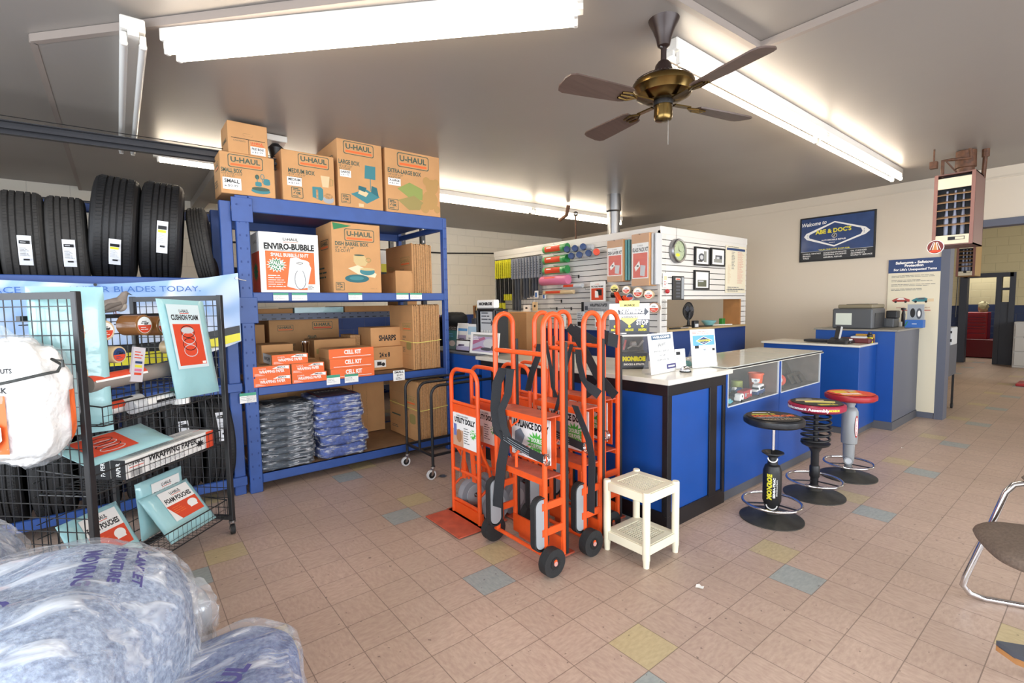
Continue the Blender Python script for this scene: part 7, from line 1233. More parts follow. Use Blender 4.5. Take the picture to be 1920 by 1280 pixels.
# things on the pass-through ledge
ZL = 1.2735; a = AY(1291, 583, 3.6); t = T('desk_fan', 'small round black desk fan on the pass-through ledge', 'fan', (a.x, 3.6, ZL)); c = V((a.x, 3.6, a.z)); R = .115
mb = MB(); mb.tube([c+V((R*math.cos(q), 0, R*math.sin(q))) for q in [2*PI*k/30 for k in range(30)]], .006, BLACK, 6, closed=True)
for k in range(18): q = 2*PI*k/18; mb.tube([c+V((0, -.03, 0)), c+V((R*.6*math.cos(q), -.03, R*.6*math.sin(q))), c+V((R*math.cos(q), 0, R*math.sin(q)))], .0018, BLKM, 4)
mb.lathe([(R*.98, 0), (R*.8, .03), (.02, .04)], c, BLACK, 26, ax=(0, 1, 0)); mb.build('grille', t)
for k in range(3): q = 2*PI*k/3+.5; mb = MB(); mb.obox(c+V((.05*math.cos(q), -.012, .05*math.sin(q))), ((math.cos(q), 0, math.sin(q)), (-math.sin(q), .4, math.cos(q)), (0, 1, 0)), (.042, .028, .002), DGR, b=.001); mb.build('fan_blade', t)
mb = MB(); mb.lathe([(.07, 0), (.07, .015), (.02, .03), (.012, max(.04, c.z-ZL-R*.9))], (c.x, 3.6, ZL), BLACK, 20); mb.build('base', t)
a = AY(1329, 600, 3.6); mb = MB(); mb.lathe([(.04, 0), (.05, .005), (.095, .06), (.1, .075), (.095, .075), (.05, .012), (.0, .01)], (a.x, 3.6, ZL), mat('bowl_aqua', '7fb6b8', .3), 30); S('bowl', mb, 'pale aqua bowl on the pass-through ledge', 'bowl')
a = AY(1350, 600, 3.6); mb = MB(); mb.box(a.x-.03, 3.55, ZL, a.x+.05, 3.6, ZL+.095, mat('box_green', '2f7a2c', .5), b=.003); S('green_box', mb, 'small green box beside the aqua bowl', 'box')
a = AY(1304, 605, 3.5); mb = MB(); mb.box(a.x-.05, 3.48, ZL, a.x+.05, 3.53, ZL+.09, BLACK, b=.006); mb.box(a.x-.045, 3.475, ZL+.01, a.x+.03, 3.48, ZL+.05, LGR); S('small_radio', mb, 'small black and silver radio in front of the desk fan', 'radio')
for k, (p0, p1, m1, nm) in enumerate((((1252, 607), (1275, 602), BLACK, 'long black tool'), ((1262, 610), (1290, 607), STL, 'steel ruler'), ((1280, 600), (1296, 609), TAN, 'wooden stick'), ((1310, 603), (1335, 605), BLACK, 'black pen'), ((1345, 603), (1372, 604), PAPER, 'folded paper'))):
    a = AY(*p0, 3.53); b_ = AY(*p1, 3.5); mb = MB(); mb.bar((a.x, 3.5+.03*k, ZL+.008), (b_.x, 3.5, ZL+.008), .03, .014, m1, b=.003); S('ledge_item', mb, nm+' lying among the clutter on the pass-through ledge', 'tool', 'clutter on the pass-through ledge')

# ================================================================== things on the counter
UR = V((RT.x, RT.y, 0)).normalized(); UF = V((FW.x, FW.y, 0)).normalized()
def cface(o, yaw=0): R = Matrix.Rotation(yaw, 3, 'Z'); return Fr(o, R@UR, (0, 0, 1))
ZC1 = 1.0785
o = AZ(1161, 692, ZC1); yw = 0.0; W = .235
F = cface(o, yw); t = T('parts_display', 'countertop display with a FEEL THE DIFFERENCE sign and a clear dome', 'display', o+F.u*W/2)
def fbox(mb, F, x0, y0, x1, y1, d0, d1, m, b=0): mb.obox(F.p((x0+x1)/2, (y0+y1)/2, (d0+d1)/2), (F.u, F.v, F.n), ((x1-x0)/2, (y1-y0)/2, abs(d1-d0)/2), m, b)
k_ = W/57.0                                            # metres per photo pixel here
mb = MB(); mb.v = []; fbox(mb, F, 0, 0, W, 31*k_, -.16, 0, DGR, .004); F1 = Fr(F.p(0, 0, 0), F.u, F.v); mb.text(F1, 'MONROE', W*.5, 19*k_, 8*k_, YEL, w=W*.78, bold=.09); mb.text(F1, 'SHOCKS & STRUTS', W*.5, 9*k_, 3.6*k_, WHT, w=W*.7, bold=.05); mb.rect(F1, 0, 0, W, 3*k_, BLACK); mb.build('base', t)
mb = MB(); fbox(mb, F, W*.02, 31*k_, W*.98, 62*k_, -.15, -.01, PLAST, .004); mb.build('clear_dome', t)
mb = MB(); fbox(mb, F, W*.02, 31*k_, W*.98, 62*k_, -.155, -.15, BLACK); mb.tube([F.p(W*.2, 36*k_, -.06), F.p(W*.3, 55*k_, -.08)], .008, RED, 8); mb.tube([F.p(W*.35, 38*k_, -.06), F.p(W*.5, 44*k_, -.05), F.p(W*.7, 42*k_, -.05), F.p(W*.88, 54*k_, -.06)], .009, STL, 8); mb.ball(F.p(W*.55, 46*k_, -.08), .03, STL, 14, 8); mb.tube([F.p(W*.1, 33*k_, -.05), F.p(W*.9, 34*k_, -.05)], .006, BLACK, 6); mb.build('suspension_model', t)
Fs = Fr(F.p(-16*k_, 62*k_, -.06), F.u, F.v); W2 = 78*k_; H2 = 64*k_; mb = MB(); fbox(mb, Fs, 0, 0, W2, H2, -.006, 0, WHT); mb.rect(Fs, 0, 0, W2, H2*.52, DGR); mb.rect(Fs, 0, 0, W2, H2*.06, WHT); mb.lines(Fs, W2*.1, H2*.07, W2*.6, H2*.13, 1, WHT, t=.6)
mb.poly(Fs, [(W2*.28, H2*.54), (W2*.7, H2*.54), (W2*.49, H2*.34)], YELP); mb.rect(Fs, W2*.25, H2*.9, W2*.75, H2, YELP); mb.text(Fs, 'MONROE', W2*.5, H2*.95, H2*.055, INK, w=W2*.26, bold=.05); mb.poly(Fs, [(W2*.06, H2*.68), (W2*.88, H2*.68), (W2*.88, H2*.62), (W2*.98, H2*.75), (W2*.88, H2*.88), (W2*.88, H2*.82), (W2*.06, H2*.82)], DGR); mb.text(Fs, 'FEEL THE DIFFERENCE', W2*.47, H2*.75, H2*.1, WHT, w=W2*.8, bold=.07, shear=.15); mb.text(Fs, 'GUARANTEE', W2*.5, H2*.6, H2*.07, INK, w=W2*.42); mb.poly(Fs, [(W2*.28, H2*.565), (W2*.72, H2*.565), (W2*.72, H2*.54), (W2*.28, H2*.54)], YELP)
mb.text(Fs, 'STOP', W2*.82, H2*.42, H2*.14, WHT, w=W2*.3, bold=.04)
for x_, w_ in ((.14, 'MOVE'), (.5, 'REDUCE'), (.82, 'SHORTEN')): mb.text(Fs, w_, W2*x_, H2*.2, H2*.07, YEL, w=W2*.2, bold=.06); mb.ell(Fs, W2*x_, H2*.31, W2*.035, W2*.035, YEL)
mb.build('header_sign', t)
mb = MB(); fbox(mb, Fs, W2*.25, H2, W2*.75, H2+6*k_, -.006, 0, YELP); mb.build('header_tab', t)
def stand(q, label, draw, name='sign_holder', lean=.12, z=ZC1, cat='sign', back=True):
    # q: four photo corners bottom-left, bottom-right at height z, then pixel height of the left edge
    bl = AZ(*q[0], z); br = AZ(*q[1], z); u = (br-bl); W = u.length; u.normalize(); v = V((0, 0, 1)); n_ = u.cross(v); vv = (v-n_*lean).normalized(); Hh = q[2]*(bl-EYE).dot(FW)/FPX*1.02
    F = Fr(bl+V((0, 0, .003)), u, vv); t = T(name, label, cat, (bl+br)/2); mb = MB(); fbox(mb, F, 0, 0, W, Hh, -.005, 0, WHT, .001); draw(mb, F, W, Hh); mb.build('printed_sheet', t)
    if back: mb = MB(); fbox(mb, Fr(bl, u, (0, 0, 1)), W*.05, 0, W*.95, .004, -.07, .02, PLAST); mb.add([F.p(W*.1, 0, -.006), F.p(W*.9, 0, -.006), F.p(W*.9, Hh*.7, -.006), F.p(W*.1, Hh*.7, -.006), bl+u*W*.1-n_*.11, bl+u*W*.9-n_*.11], [(0, 3, 4), (1, 5, 2)], PLAST); mb.build('acrylic_foot', t)
    return t
stand(((1222, 704), (1268, 695), 76), 'white acrylic sign reading WELCOME Please RING BELL FOR SERVICE', lambda mb, F, W, Hh: (mb.rect(F, W*.12, Hh*.84, W*.9, Hh*.95, mat('slate_print', '4a6480', .5)), mb.text(F, 'WELCOME', W*.51, Hh*.895, Hh*.055, WHT, w=W*.68, bold=.05), mb.text(F, 'Please', W*.5, Hh*.72, Hh*.09, DGR, w=W*.32, shear=.4, rot=.2), mb.text(F, 'RING BELL', W*.5, Hh*.55, Hh*.045, DGR, w=W*.62), mb.text(F, 'FOR', W*.5, Hh*.44, Hh*.045, DGR, w=W*.22), mb.text(F, 'SERVICE', W*.5, Hh*.33, Hh*.045, DGR, w=W*.5), mb.rect(F, W*.62, Hh*.08, W*1.0, Hh*.2, mat('card_purple', '3c3a72', .5)), mb.rect(F, W*.68, Hh*.12, W*.95, Hh*.16, WHT)))
def d_gy(mb, F, W, Hh):
    mb.lines(F, W*.08, Hh*.87, W*.92, Hh*.96, 2, mat('chart_red', 'd48a78', .5)); mb.rect(F, W*.08, Hh*.58, W*.95, Hh*.84, SKYB); d = [(W*.2, Hh*.7), (W*.52, Hh*.81), (W*.88, Hh*.7), (W*.52, Hh*.59)]; mb.poly(F, d, WHT); c = (W*.53, Hh*.7); mb.poly(F, [(c[0]+(x-c[0])*.9, c[1]+(y-c[1])*.86) for x, y in d], NAVY); mb.text(F, 'GOODYEAR', W*.52, Hh*.7, Hh*.05, YEL, w=W*.5, shear=.3, bold=.05); mb.text(F, 'TIRES', W*.52, Hh*.645, Hh*.02, WHT, w=W*.16); mb.rect(F, W*.14, Hh*.5, W*.3, Hh*.58, INK); mb.lines(F, W*.08, Hh*.34, W*.95, Hh*.37, 1, GRY); mb.rect(F, W*.48, Hh*.44, W*.58, Hh*.49, GRY); mb.rect(F, W*.84, Hh*.43, W*.94, Hh*.49, INK); mb.lines(F, W*.5, Hh*.06, W*.9, Hh*.14, 2, LGR)
stand(((1299, 691), (1345, 687), 71), 'white acrylic sign with a sky blue panel and a dark diamond logo', d_gy)
stand(((1268, 692), (1287, 690), 36), 'small card in a clear holder between the two white signs', lambda mb, F, W, Hh: (mb.rect(F, W*.1, Hh*.7, W*.5, Hh*.86, INK), mb.lines(F, W*.1, Hh*.5, W*.8, Hh*.62, 2, GRY), mb.ring(F, rrect(W*.5, Hh*.36, W*.6, Hh*.1, .002), .002, TEAL), mb.lines(F, W*.3, Hh*.12, W*.7, Hh*.28, 3, GRY)), name='card_holder')
p = AZ(1285, 697, ZC1); t = T('service_bell', 'silver service bell on the counter between the signs', 'bell', p); mb = MB(); mb.lathe([(.04, 0), (.043, .003), (.04, .01)], p, BLACK, 26); mb.build('base', t); mb = MB(); mb.lathe([(.038, .01), (.037, .02), (.03, .034), (.015, .043), (.004, .046)], p, CHR, 26); mb.build('dome', t); mb = MB(); mb.lathe([(.004, .046), (.004, .054), (.008, .055), (.008, .058)], p, CHR, 12); mb.build('button', t)
p = AZ(1290, 686, ZC1); mb = MB(); mb.lathe([(.025, 0), (.03, .01), (.028, .03), (.015, .045)], p, mat('figurine_teal', '2f8f92', .3), 14); mb.ball(p+V((.0, 0, .055)), .013, WHT, 10, 6); S('figurine', mb, 'tiny teal figurine just behind the service bell', 'figurine')
p = AZ(1334, 690, 1.0885)+V((.2, .1, 0)); mb = MB(); mb.box(p.x-.05, p.y-.02, 1.0885, p.x+.05, p.y+.02, 1.11, PLAST, b=.003); S('card_tray', mb, 'clear plastic card tray on the display case beside the right sign', 'card tray')
# blue cabinet top: display stand, brochures, framed photos
ZB = 1.0905
def pl(px, py, X, z=ZB): a = AX(px, py, X); return V((X, a.y, z))
a = AX(900, 652, 3.15); b_ = AX(935, 652, 3.15); tp = AX(917, 562, 3.15); t = T('shock_display_stand', 'black and silver shock absorber display stand with a white MONROE header', 'display stand', (3.15, (a.y+b_.y)/2, ZB)); W = a.y-b_.y; Hh = tp.z-ZB; F = face_x(a.y, ZB, 3.13)
mb = MB(); fbox(mb, F, 0, 0, W, Hh*.82, -.16, 0, BLACK, .006); mb.rect(F, W*.14, Hh*.3, W*.86, Hh*.8, LGR); mb.lines(F, W*.2, Hh*.6, W*.8, Hh*.78, 3, DGR); mb.rect(F, W*.2, Hh*.55, W*.8, Hh*.57, DGR); mb.poly(F, [(W*.7, Hh*.5), (W*.82, Hh*.56), (W*.7, Hh*.62)], DGR); [mb.ell(F, W*(.22+.14*k), Hh*.4, W*.04, W*.04, WHT) for k in range(5)]; mb.text(F, 'SENSA-TRAC', W*.5, Hh*.33, Hh*.03, INK, w=W*.5); mb.rect(F, W*.1, Hh*.05, W*.9, Hh*.26, SKYB); mb.lines(F, W*.15, Hh*.08, W*.85, Hh*.22, 3, WHT); mb.build('cabinet', t)
mb = MB(); fbox(mb, F, W*.02, Hh*.84, W*.98, Hh, -.05, .02, WHT, .012); F2 = Fr(F.p(0, 0, .02), F.u, F.v); mb.text(F2, 'MONROE', W*.5, Hh*.92, Hh*.055, INK, w=W*.7, bold=.07); fbox(mb, F, 0, Hh*.78, W, Hh*.84, -.1, .02, BLACK, .01); mb.build('header', t)
for s_ in (.06, .94): mb = MB(); mb.cyl(F.p(W*s_, Hh*.1, .02), F.p(W*s_, Hh*.8, .02), .016, BLACK, 12); mb.build('side_tube', t)
def bro(px0, py0, px1, py1, X, label, draw, lean=.1):
    a = AX(px0, py1, X); b_ = AX(px1, py0, X); W = a.y-b_.y; Hh = b_.z-ZB; t = T('brochure_holder', label, 'brochures', (X, a.y-W/2, ZB), group='brochure holders on the blue cabinet'); F = Fr((X, a.y, ZB+.002), (0, -1, 0), (lean, 0, 1)); mb = MB(); fbox(mb, F, 0, 0, W, Hh, -.012, 0, WHT); draw(mb, F, W, Hh); mb.build('brochure', t); mb = MB(); fbox(mb, F, -.004, 0, W+.004, Hh*.4, -.03, .01, PLAST); mb.build('clear_holder', t)
bro(836, 611, 854, 658, 3.05, 'teal and black brochure holder at the left end of the blue cabinet', lambda mb, F, W, Hh: (mb.rect(F, 0, 0, W, Hh*.8, TEAL), mb.rect(F, 0, Hh*.8, W, Hh, BLACK), mb.text(F, 'Do You Use', W*.5, Hh*.93, Hh*.05, WHT, w=W*.8), mb.text(F, 'Your Vehicle?', W*.5, Hh*.86, Hh*.05, WHT, w=W*.8), mb.lines(F, W*.1, Hh*.5, W*.9, Hh*.7, 2, SKYB), mb.ell(F, W*.6, Hh*.25, W*.3, Hh*.12, LGR)))
bro(855, 606, 873, 640, 3.1, 'white and purple brochure holder behind the small black frame', lambda mb, F, W, Hh: (mb.rect(F, 0, Hh*.7, W, Hh*.8, SKYB), mb.rect(F, W*.1, Hh*.1, W*.9, Hh*.55, mat('photo_mauve', 'a79ab8', .5)), mb.ring(F, rrect(W*.5, Hh*.3, W*.5, Hh*.25, .01), .01, DGR)))
bro(875, 608, 893, 640, 3.1, 'pale blue brochure holder behind the white frame', lambda mb, F, W, Hh: (mb.rect(F, 0, Hh*.6, W, Hh*.9, mat('photo_sky', 'b9d4e4', .5)), mb.lines(F, W*.1, Hh*.35, W*.8, Hh*.5, 2, DGR), mb.ell(F, W*.4, Hh*.15, W*.2, Hh*.08, OLIV)))
def pframe(q, X, label, fm, draw, fw=.012):
    a = AX(q[0], q[3], X); b_ = AX(q[2], q[1], X); W = a.y-b_.y; Hh = b_.z-ZB; t = T('framed_photo', label, 'picture frame', (X, a.y-W/2, ZB)); F = Fr((X, a.y, ZB+.001), V((.05, -1, 0)), (.12, 0, 1)); mb = MB(); fbox(mb, F, 0, 0, W, Hh, -.012, 0, fm, .002); mb.add([F.p(W*.5, 0, -.012), F.p(W*.5, Hh*.6, -.012), F.p(W*.5, .0, -.08)], [(0, 1, 2)], fm); mb.build('frame', t); mb = MB(); mb.rect(F, fw, fw, W-fw, Hh-fw, WHT); draw(mb, F, W, Hh); mb.build('photo', t)
LAV = mat('photo_lavender', 'b3abc6', .5); PNK = mat('photo_pink', 'b06a8a', .5)
pframe((854, 638, 878, 660), 2.98, 'small black framed car photo on the blue cabinet', BLACK, lambda mb, F, W, Hh: (mb.rect(F, .012, .012, W-.012, Hh*.45, LAV), mb.poly(F, [(W*.15, Hh*.42), (W*.6, Hh*.5), (W*.6, Hh*.6), (W*.2, Hh*.6)], mat('photo_plum', '4a3a60', .5))))
pframe((880, 625, 929, 663), 2.95, 'white framed photo of cars on the blue cabinet', WHT, lambda mb, F, W, Hh: (mb.rect(F, W*.1, Hh*.1, W*.9, Hh*.9, LAV), mb.poly(F, [(W*.1, Hh*.4), (W*.55, Hh*.7), (W*.5, Hh*.8), (W*.1, Hh*.6)], PNK), mb.poly(F, [(W*.1, Hh*.12), (W*.5, Hh*.3), (W*.4, Hh*.36), (W*.1, Hh*.2)], PNK), mb.ell(F, W*.68, Hh*.5, W*.2, Hh*.22, LGR), mb.ell(F, W*.6, Hh*.24, W*.2, Hh*.08, DGR), mb.ell(F, W*.82, Hh*.3, W*.06, Hh*.12, DGR), mb.rect(F, W*.1, Hh*.8, W*.9, Hh*.9, MGR), mb.lines(F, W*.12, Hh*.62, W*.35, Hh*.85, 3, WHT)), fw=.02)
# dark shelf of clutter behind the cabinet
t = T('low_shelf', 'dark low shelf unit against the back wall behind the brochures', 'shelf', (4.3, 7.6, 0)); mb = MB(); mb.box(3.6, 7.2, 0, 5.0, 8.0, 1.28, BLACK, b=.01); mb.build('cabinet', t)
mb = MB(); mb.box(3.7, 7.2, 1.28, 4.3, 7.7, 1.42, mat('binder_black', '121214', .6), b=.01); mb.box(3.9, 7.21, 1.42, 4.2, 7.6, 1.46, RED); S('binder_pile', mb, 'pile of black and red binders on the dark low shelf', 'binders')
mb = MB(); blob(mb, (4.35, 7.0, 1.38), (.22, .2, .12), mat('bag_dark', '17181b', .7), seed=8, nu=24, nv=14); mb.box(4.2, 6.9, .0, 4.5, 7.15, 1.3, BLACK); S('dark_bag', mb, 'dark bulky bag standing left of the shock display stand', 'bag')
a = AX(893, 583, 4.0); mb = MB()
for k in range(9): mb.bar((4.0, a.y+.05*math.sin(k*2.1), a.z-.14), (4.0+.05*math.cos(k), a.y+.08*math.sin(k*1.7)-.03, a.z+.1-.02*(k % 3)), .03, .004, (TAN, WOOD, BLACK)[k % 3])
mb.cyl((4.0, a.y, a.z-.35), (4.0, a.y, a.z-.1), .07, DGR, 14); mb.box(3.9, a.y-.12, 0, 4.12, a.y+.12, a.z-.35, DGR); S('samples_bin', mb, 'bin of brown strips sticking up left of the MONROE header', 'bin')
p0 = AX(945, 585, 4.6); p1 = AX(987, 588, 4.6); mb = MB(); mb.box(4.6, p1.y, 0, 4.95, p0.y+.25, p0.z, CARD, b=.004); F = face_x(p0.y+.25, 0, 4.6); [mb.rect(F, .33, .9+.03*k, .5, .91+.03*k, CARD2) for k in range(3)]; S('wardrobe_box', mb, 'tall plain cardboard box standing between the dolly and the slatwall', 'box')
t = T('office_chair', 'dark office chair and wooden desk glimpsed behind the counter through the dollies', 'desk', (4.5, 4.4, 0)); mb = MB(); mb.box(4.2, 3.8, .72, 4.95, 5.4, .76, WOOD); mb.box(4.2, 3.8, 0, 4.25, 5.4, .72, WOOD); mb.build('desk_top', t); mb = MB(); mb.box(4.35, 4.3, .76, 4.6, 4.8, 1.12, DGR, b=.02); mb.box(4.345, 4.33, .8, 4.35, 4.77, 1.08, BLACK); mb.build('monitor', t)
t['label'] = 'wooden desk with a dark monitor behind the counter, glimpsed between the dollies'; t.name = 'desk'

# ================================================================== register cabinet and printer cabinet
t = T('register_cabinet', 'blue counter cabinet with a card terminal on top, beyond the stools', 'cabinet', (7.0, 2.3, 0)); mb = MB(); mb.box(6.68, 1.915, .08, 7.29, 3.0, 1.05, LAM, b=.003); mb.build('body', t); mb = MB(); mb.box(6.70, 1.94, 0, 7.29, 3.0, .08, BASEG); mb.build('plinth', t); mb = MB(); mb.box(6.64, 1.90, 1.051, 7.29, 3.02, 1.075, TOPM, b=.003); mb.build('cabinet_top', t)
t = T('printer_cabinet', 'taller blue and grey cabinet against the side wall carrying a printer', 'cabinet', (7.85, 1.9, 0)); mb = MB(); mb.box(7.30, 1.735, .1, 8.40, 2.6, 1.21, GREYF, b=.003); mb.box(7.298, 1.735, .1, 7.303, 2.6, 1.21, LAM); mb.build('body', t); mb = MB(); mb.box(7.29, 1.725, 0, 8.40, 2.6, .1, BASEG); mb.build('plinth', t); mb = MB(); mb.box(7.28, 1.70, 1.211, 8.41, 2.62, 1.232, mat('top_grey', '8a867c', .4), b=.003); mb.build('cabinet_top', t)
Z1 = 1.0755; p = V((6.78, AX(1590, 632, 6.78).y, Z1)); t = T('card_terminal', 'black card terminal with a raised screen on the register cabinet', 'card terminal', p); mb = MB(); mb.obox(p+V((0, .1, .03)), ((0, 1, 0), (1, 0, .3), (-.3, 0, 1)), (.1, .06, .03), BLKM, b=.012); mb.build('base', t); mb = MB(); mb.obox(p+V((.05, .12, .13)), ((0, .9, .1), (.5, 0, 1), (-1, 0, .4)), (.03, .085, .012), BLKM, b=.006); mb.obox(p+V((.04, .09, .13)), ((0, 1, 0), (.5, 0, 1), (-1, 0, .4)), (.006, .08, .014), LGR); mb.build('handset', t)
p = V((6.8, AX(1555, 632, 6.95).y+.1, Z1)); t = T('cash_tray', 'dark flat keyboard and papers at the left of the register cabinet', 'keyboard', p); mb = MB(); mb.obox(p+V((.15, -.1, .02)), ((0, 1, 0), (1, 0, .0), (0, 0, 1)), (.26, .1, .014), BLKM, b=.006); mb.build('keyboard', t); mb = MB(); mb.obox(p+V((.12, -.25, .05)), ((0, 1, .1), (1, 0, 0), (0, -.1, 1)), (.09, .07, .006), WHT); mb.build('paper', t)
p = V((7.12, AX(1631, 632, 7.12).y, Z1)); t = T('ink_bottle', 'small yellow and black bottle on the register cabinet', 'bottle', p); mb = MB(); mb.lathe([(.03, 0), (.033, .005), (.033, .06), (.02, .07)], p, YEL, 16); mb.lathe([(.034, .03), (.034, .05)], p, INK, 16); mb.build('bottle', t); mb = MB(); mb.lathe([(.03, .07), (.03, .1), (.018, .11), (.018, .13)], p, BLACK, 14); mb.build('cap', t)
p = V((7.0, AX(1612, 632, 7.0).y, Z1)); mb = MB(); mb.box(p.x, p.y-.1, Z1, p.x+.2, p.y+.25, Z1+.06, mat('pouch_maroon', '5e2226', .5), b=.01); mb.box(p.x+.02, p.y-.05, Z1+.06, p.x+.15, p.y+.1, Z1+.08, LGR); S('wallet_pile', mb, 'maroon pouch and papers behind the card terminal', 'papers')
p = AZ(1648, 630, Z1); mb = MB(); mb.box(7.22, 1.93, Z1, 7.285, 2.12, Z1+.1, mat('pad_amber', 'b98e3c', .6), b=.004); S('note_block', mb, 'amber note block against the printer cabinet', 'note block')
Z2 = 1.2325; t = T('printer', 'dark grey desktop printer with a white paper label on its side', 'printer', (7.6, 2.2, Z2)); PR = mat('printer_grey', '4b4d50', .45)
mb = MB(); mb.box(7.33, 1.98, Z2, 7.85, 2.42, Z2+.26, PR, b=.015); F = face_x(2.42, Z2, 7.33); mb.rect(F, .04, .05, .22, .2, mat('note_pale', 'c9d0c4', .6)); mb.box(7.33+.1, 1.975, Z2+.02, 7.8, 1.98, Z2+.2, BLACK); mb.build('body', t); mb = MB(); mb.box(7.4, 2.0, Z2+.26, 7.9, 2.38, Z2+.31, mat('printer_tan', '7e745c', .5), b=.01); mb.box(7.45, 2.05, Z2+.31, 7.8, 2.3, Z2+.315, BLACK); mb.build('lid', t)
mb = MB(); mb.box(7.9, 1.9, Z2, 8.15, 2.15, Z2+.12, PR, b=.01); mb.box(7.95, 1.88, Z2+.12, 8.1, 2.0, Z2+.22, BLACK, b=.01); S('label_printer', mb, 'small black device right of the desktop printer', 'device')
p = AZ(1694, 611, Z2); mb = MB(); mb.lathe([(.03, 0), (.035, .01), (.035, .16), (.03, .2), (.03, .22), (.04, .225), (.04, .25)], p, mat('tumbler_dark', '2a2528', .3), 18); S('tumbler', mb, 'tall dark tumbler on the printer cabinet', 'tumbler')
p = AZ(1685, 612, Z2); mb = MB(); mb.box(p.x-.03, p.y-.03, Z2, p.x+.04, p.y+.05, Z2+.065, WHT, b=.003); S('small_box', mb, 'tiny white box in front of the dark tumbler', 'box')
y, z, W, Hh = PX_(1700, 583, 1733, 612, 8.05); t = T('leaflet_box', 'blue and grey leaflet holder at the right end of the printer cabinet', 'leaflet holder', (8.05, y-W/2, Z2)); mb = MB(); mb.box(7.98, y-W, Z2, 8.1, y, Z2+.1, BPR, b=.003); F = face_x(y, Z2, 7.98); mb.poly(F, [(W*.05, .02), (W*.2, .08), (W*.12, .08), (W*.0, .03)], GRN); mb.lines(F, W*.4, .04, W*.8, .06, 1, WHT); mb.build('holder', t); mb = MB(); mb.box(8.04, y-W*.95, Z2+.1, 8.06, y-W*.05, Z2+.3, GRY); F = face_x(y-W*.05, Z2+.1, 8.04); mb.ell(F, W*.3, .09, W*.14, .06, INK); mb.ell(F, W*.65, .08, W*.16, .07, DGR); mb.ell(F, W*.65, .08, W*.08, .04, WHT); mb.build('leaflet', t)

# ================================================================== framed welcome sign and tall poster on the side wall
def d_abe(mb, F, W, Hh):
    fw = .02; mb.rect(F, fw, fw, W-fw, Hh-fw, mat('sign_blue', '2c4676', .25, var=.12, vscale=6, coat=.6)); mb.rect(F, fw, fw, W-fw, Hh*.22, mat('sign_dark', '2b2d31', .3)); mb.rect(F, fw, Hh*.22, W-fw, Hh*.226, LGR)
    mb.text(F, 'Welcome to', W*.2, Hh*.85, Hh*.09, WHT, w=W*.34, shear=.35, rot=.06, bold=.02)
    a = [(W*.06, Hh*.57), (W*.09, Hh*.64), (W*.48, Hh*.86), (W*.88, Hh*.66), (W*.935, Hh*.58), (W*.88, Hh*.51), (W*.48, Hh*.3), (W*.1, Hh*.5)]; mb.poly(F, a, WHT); cx, cy = W*.49, Hh*.58; mb.poly(F, [(W*.13, Hh*.57), (W*.14, Hh*.61), (W*.48, Hh*.83), (W*.82, Hh*.65), (W*.84, Hh*.58), (W*.82, Hh*.52), (W*.48, Hh*.33), (W*.14, Hh*.53)], mat('sign_blue', '2c4676', .25))
    mb.text(F, "ABE & DOC'S", W*.46, Hh*.655, Hh*.09, YEL, w=W*.48, bold=.04, rot=.03); mb.ell(F, W*.48, Hh*.545, Hh*.052, Hh*.052, LGR); mb.ell(F, W*.48, Hh*.545, Hh*.042, Hh*.042, INK); mb.poly(F, [(W*.465, Hh*.52), (W*.48, Hh*.57), (W*.5, Hh*.57), (W*.485, Hh*.555), (W*.478, Hh*.52)], LGR); mb.text(F, 'AUTOMOBILE REPAIR', W*.47, Hh*.455, Hh*.035, WHT, w=W*.33, bold=.02); mb.lines(F, W*.41, Hh*.385, W*.53, Hh*.41, 1, WHT)
    for k in range(3): mb.star(F, W*.115, Hh*(.54+.03*k), .003, .008, 5, NAVY); mb.star(F, W*.86, Hh*(.55+.035*k), .003, .009, 5, NAVY)
    mb.text(F, 'YOUR ONE STOP SHOP FOR:', W*.48, Hh*.25, Hh*.03, YEL, w=W*.42, bold=.02)
    for x_, rows in ((.05, ('U-HAUL RENTALS', 'BRAKES', 'TIRES')), (.34, ('GOODYEAR PRODUCTS', 'SHIPPING, PACKING', 'GENERAL REPAIR')), (.7, ('OIL CHANGES', 'ALIGNMENTS', 'QUALITY SERVICE'))):
        for k, r_ in enumerate(rows): mb.text(F, r_, W*x_, Hh*(.175-.05*k), Hh*.03, WHT, al='l', w=W*.018*len(r_), bold=.02)
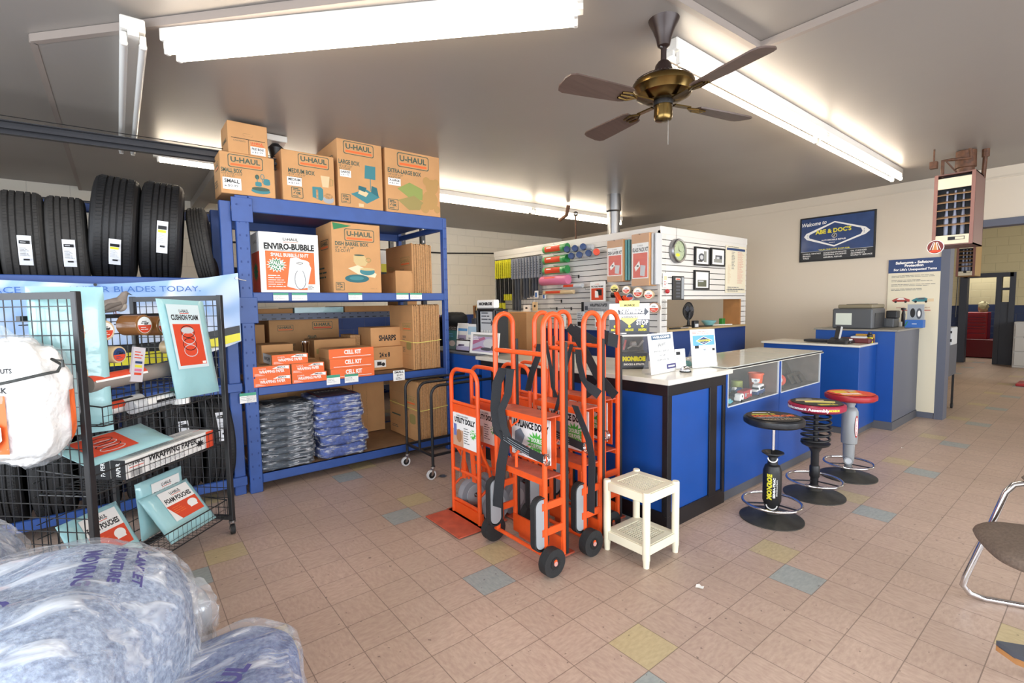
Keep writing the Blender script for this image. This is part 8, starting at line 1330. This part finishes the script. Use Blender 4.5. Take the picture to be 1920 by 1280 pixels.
framed((1502, 411, 1641, 482), "black framed dark blue sign reading Welcome to ABE & DOC'S on the side wall", d_abe, X=8.43, fw=.02, name='welcome_sign', cat='sign')
y, z, W, Hh = PX_(1668, 488, 1753, 772, 8.43); z = .08; Hh = 2.145-z; W = .56; t = T('tall_poster', 'tall cream poster headed Safemove Safetow Protection beside the doorway', 'poster', (8.425, 2.105-W/2, z)); mb = MB(); mb.box(8.41, 2.105-W, z, 8.42, 2.105, z+Hh, mat('poster_cream', 'dfd6bd', .5)); F = face_x(2.105, z, 8.41); mb.rect(F, 0, Hh-.185, W, Hh, NAVY); mb.text(F, 'Safemove - Safetow', W*.5, Hh-.05, .034, WHT, w=W*.72, bold=.05); mb.text(F, 'Protection', W*.5, Hh-.09, .034, WHT, w=W*.36, bold=.05); mb.text(F, "For Life's Unexpected Turns", W*.52, Hh-.14, .03, WHT, w=W*.82, bold=.04)
for k in range(4): mb.lines(F, W*.07, Hh-.25-.06*k, W*.93, Hh-.215-.06*k, 2, DGR, seed=k, t=.3)
def minicar(x, y, c1, c2):
    mb.poly(F, [(x-.08, y), (x-.1, y+.02), (x-.05, y+.05), (x+.04, y+.055), (x+.1, y+.03), (x+.1, y)], c1); mb.poly(F, [(x-.045, y+.03), (x-.02, y+.05), (x+.03, y+.05), (x+.05, y+.03)], c2); [mb.ell(F, x+o_, y, .014, .014, INK) for o_ in (-.055, .055)]
minicar(W*.27, Hh-.58, mat('car_red', 'a8423a', .5), WHT); minicar(W*.66, Hh-.58, TEAL, DGR); mb.rect(F, W*.78, Hh-.58, W*.9, Hh-.54, TAN)
for k in range(3): mb.text(F, 'SAFEMOVE', W*(.27+.24*k), Hh-.66, .013, mat('car_red', 'a8423a', .5), w=W*.17)
mb.rect(F, W*.3, Hh-.7, W*.85, Hh-.69, RED); mb.rect(F, W*.45, Hh-.85, W*.75, Hh-.72, LGR); mb.lines(F, W*.1, Hh-1.0, W*.9, Hh-.9, 2, GRY); mb.build('sheet', t)
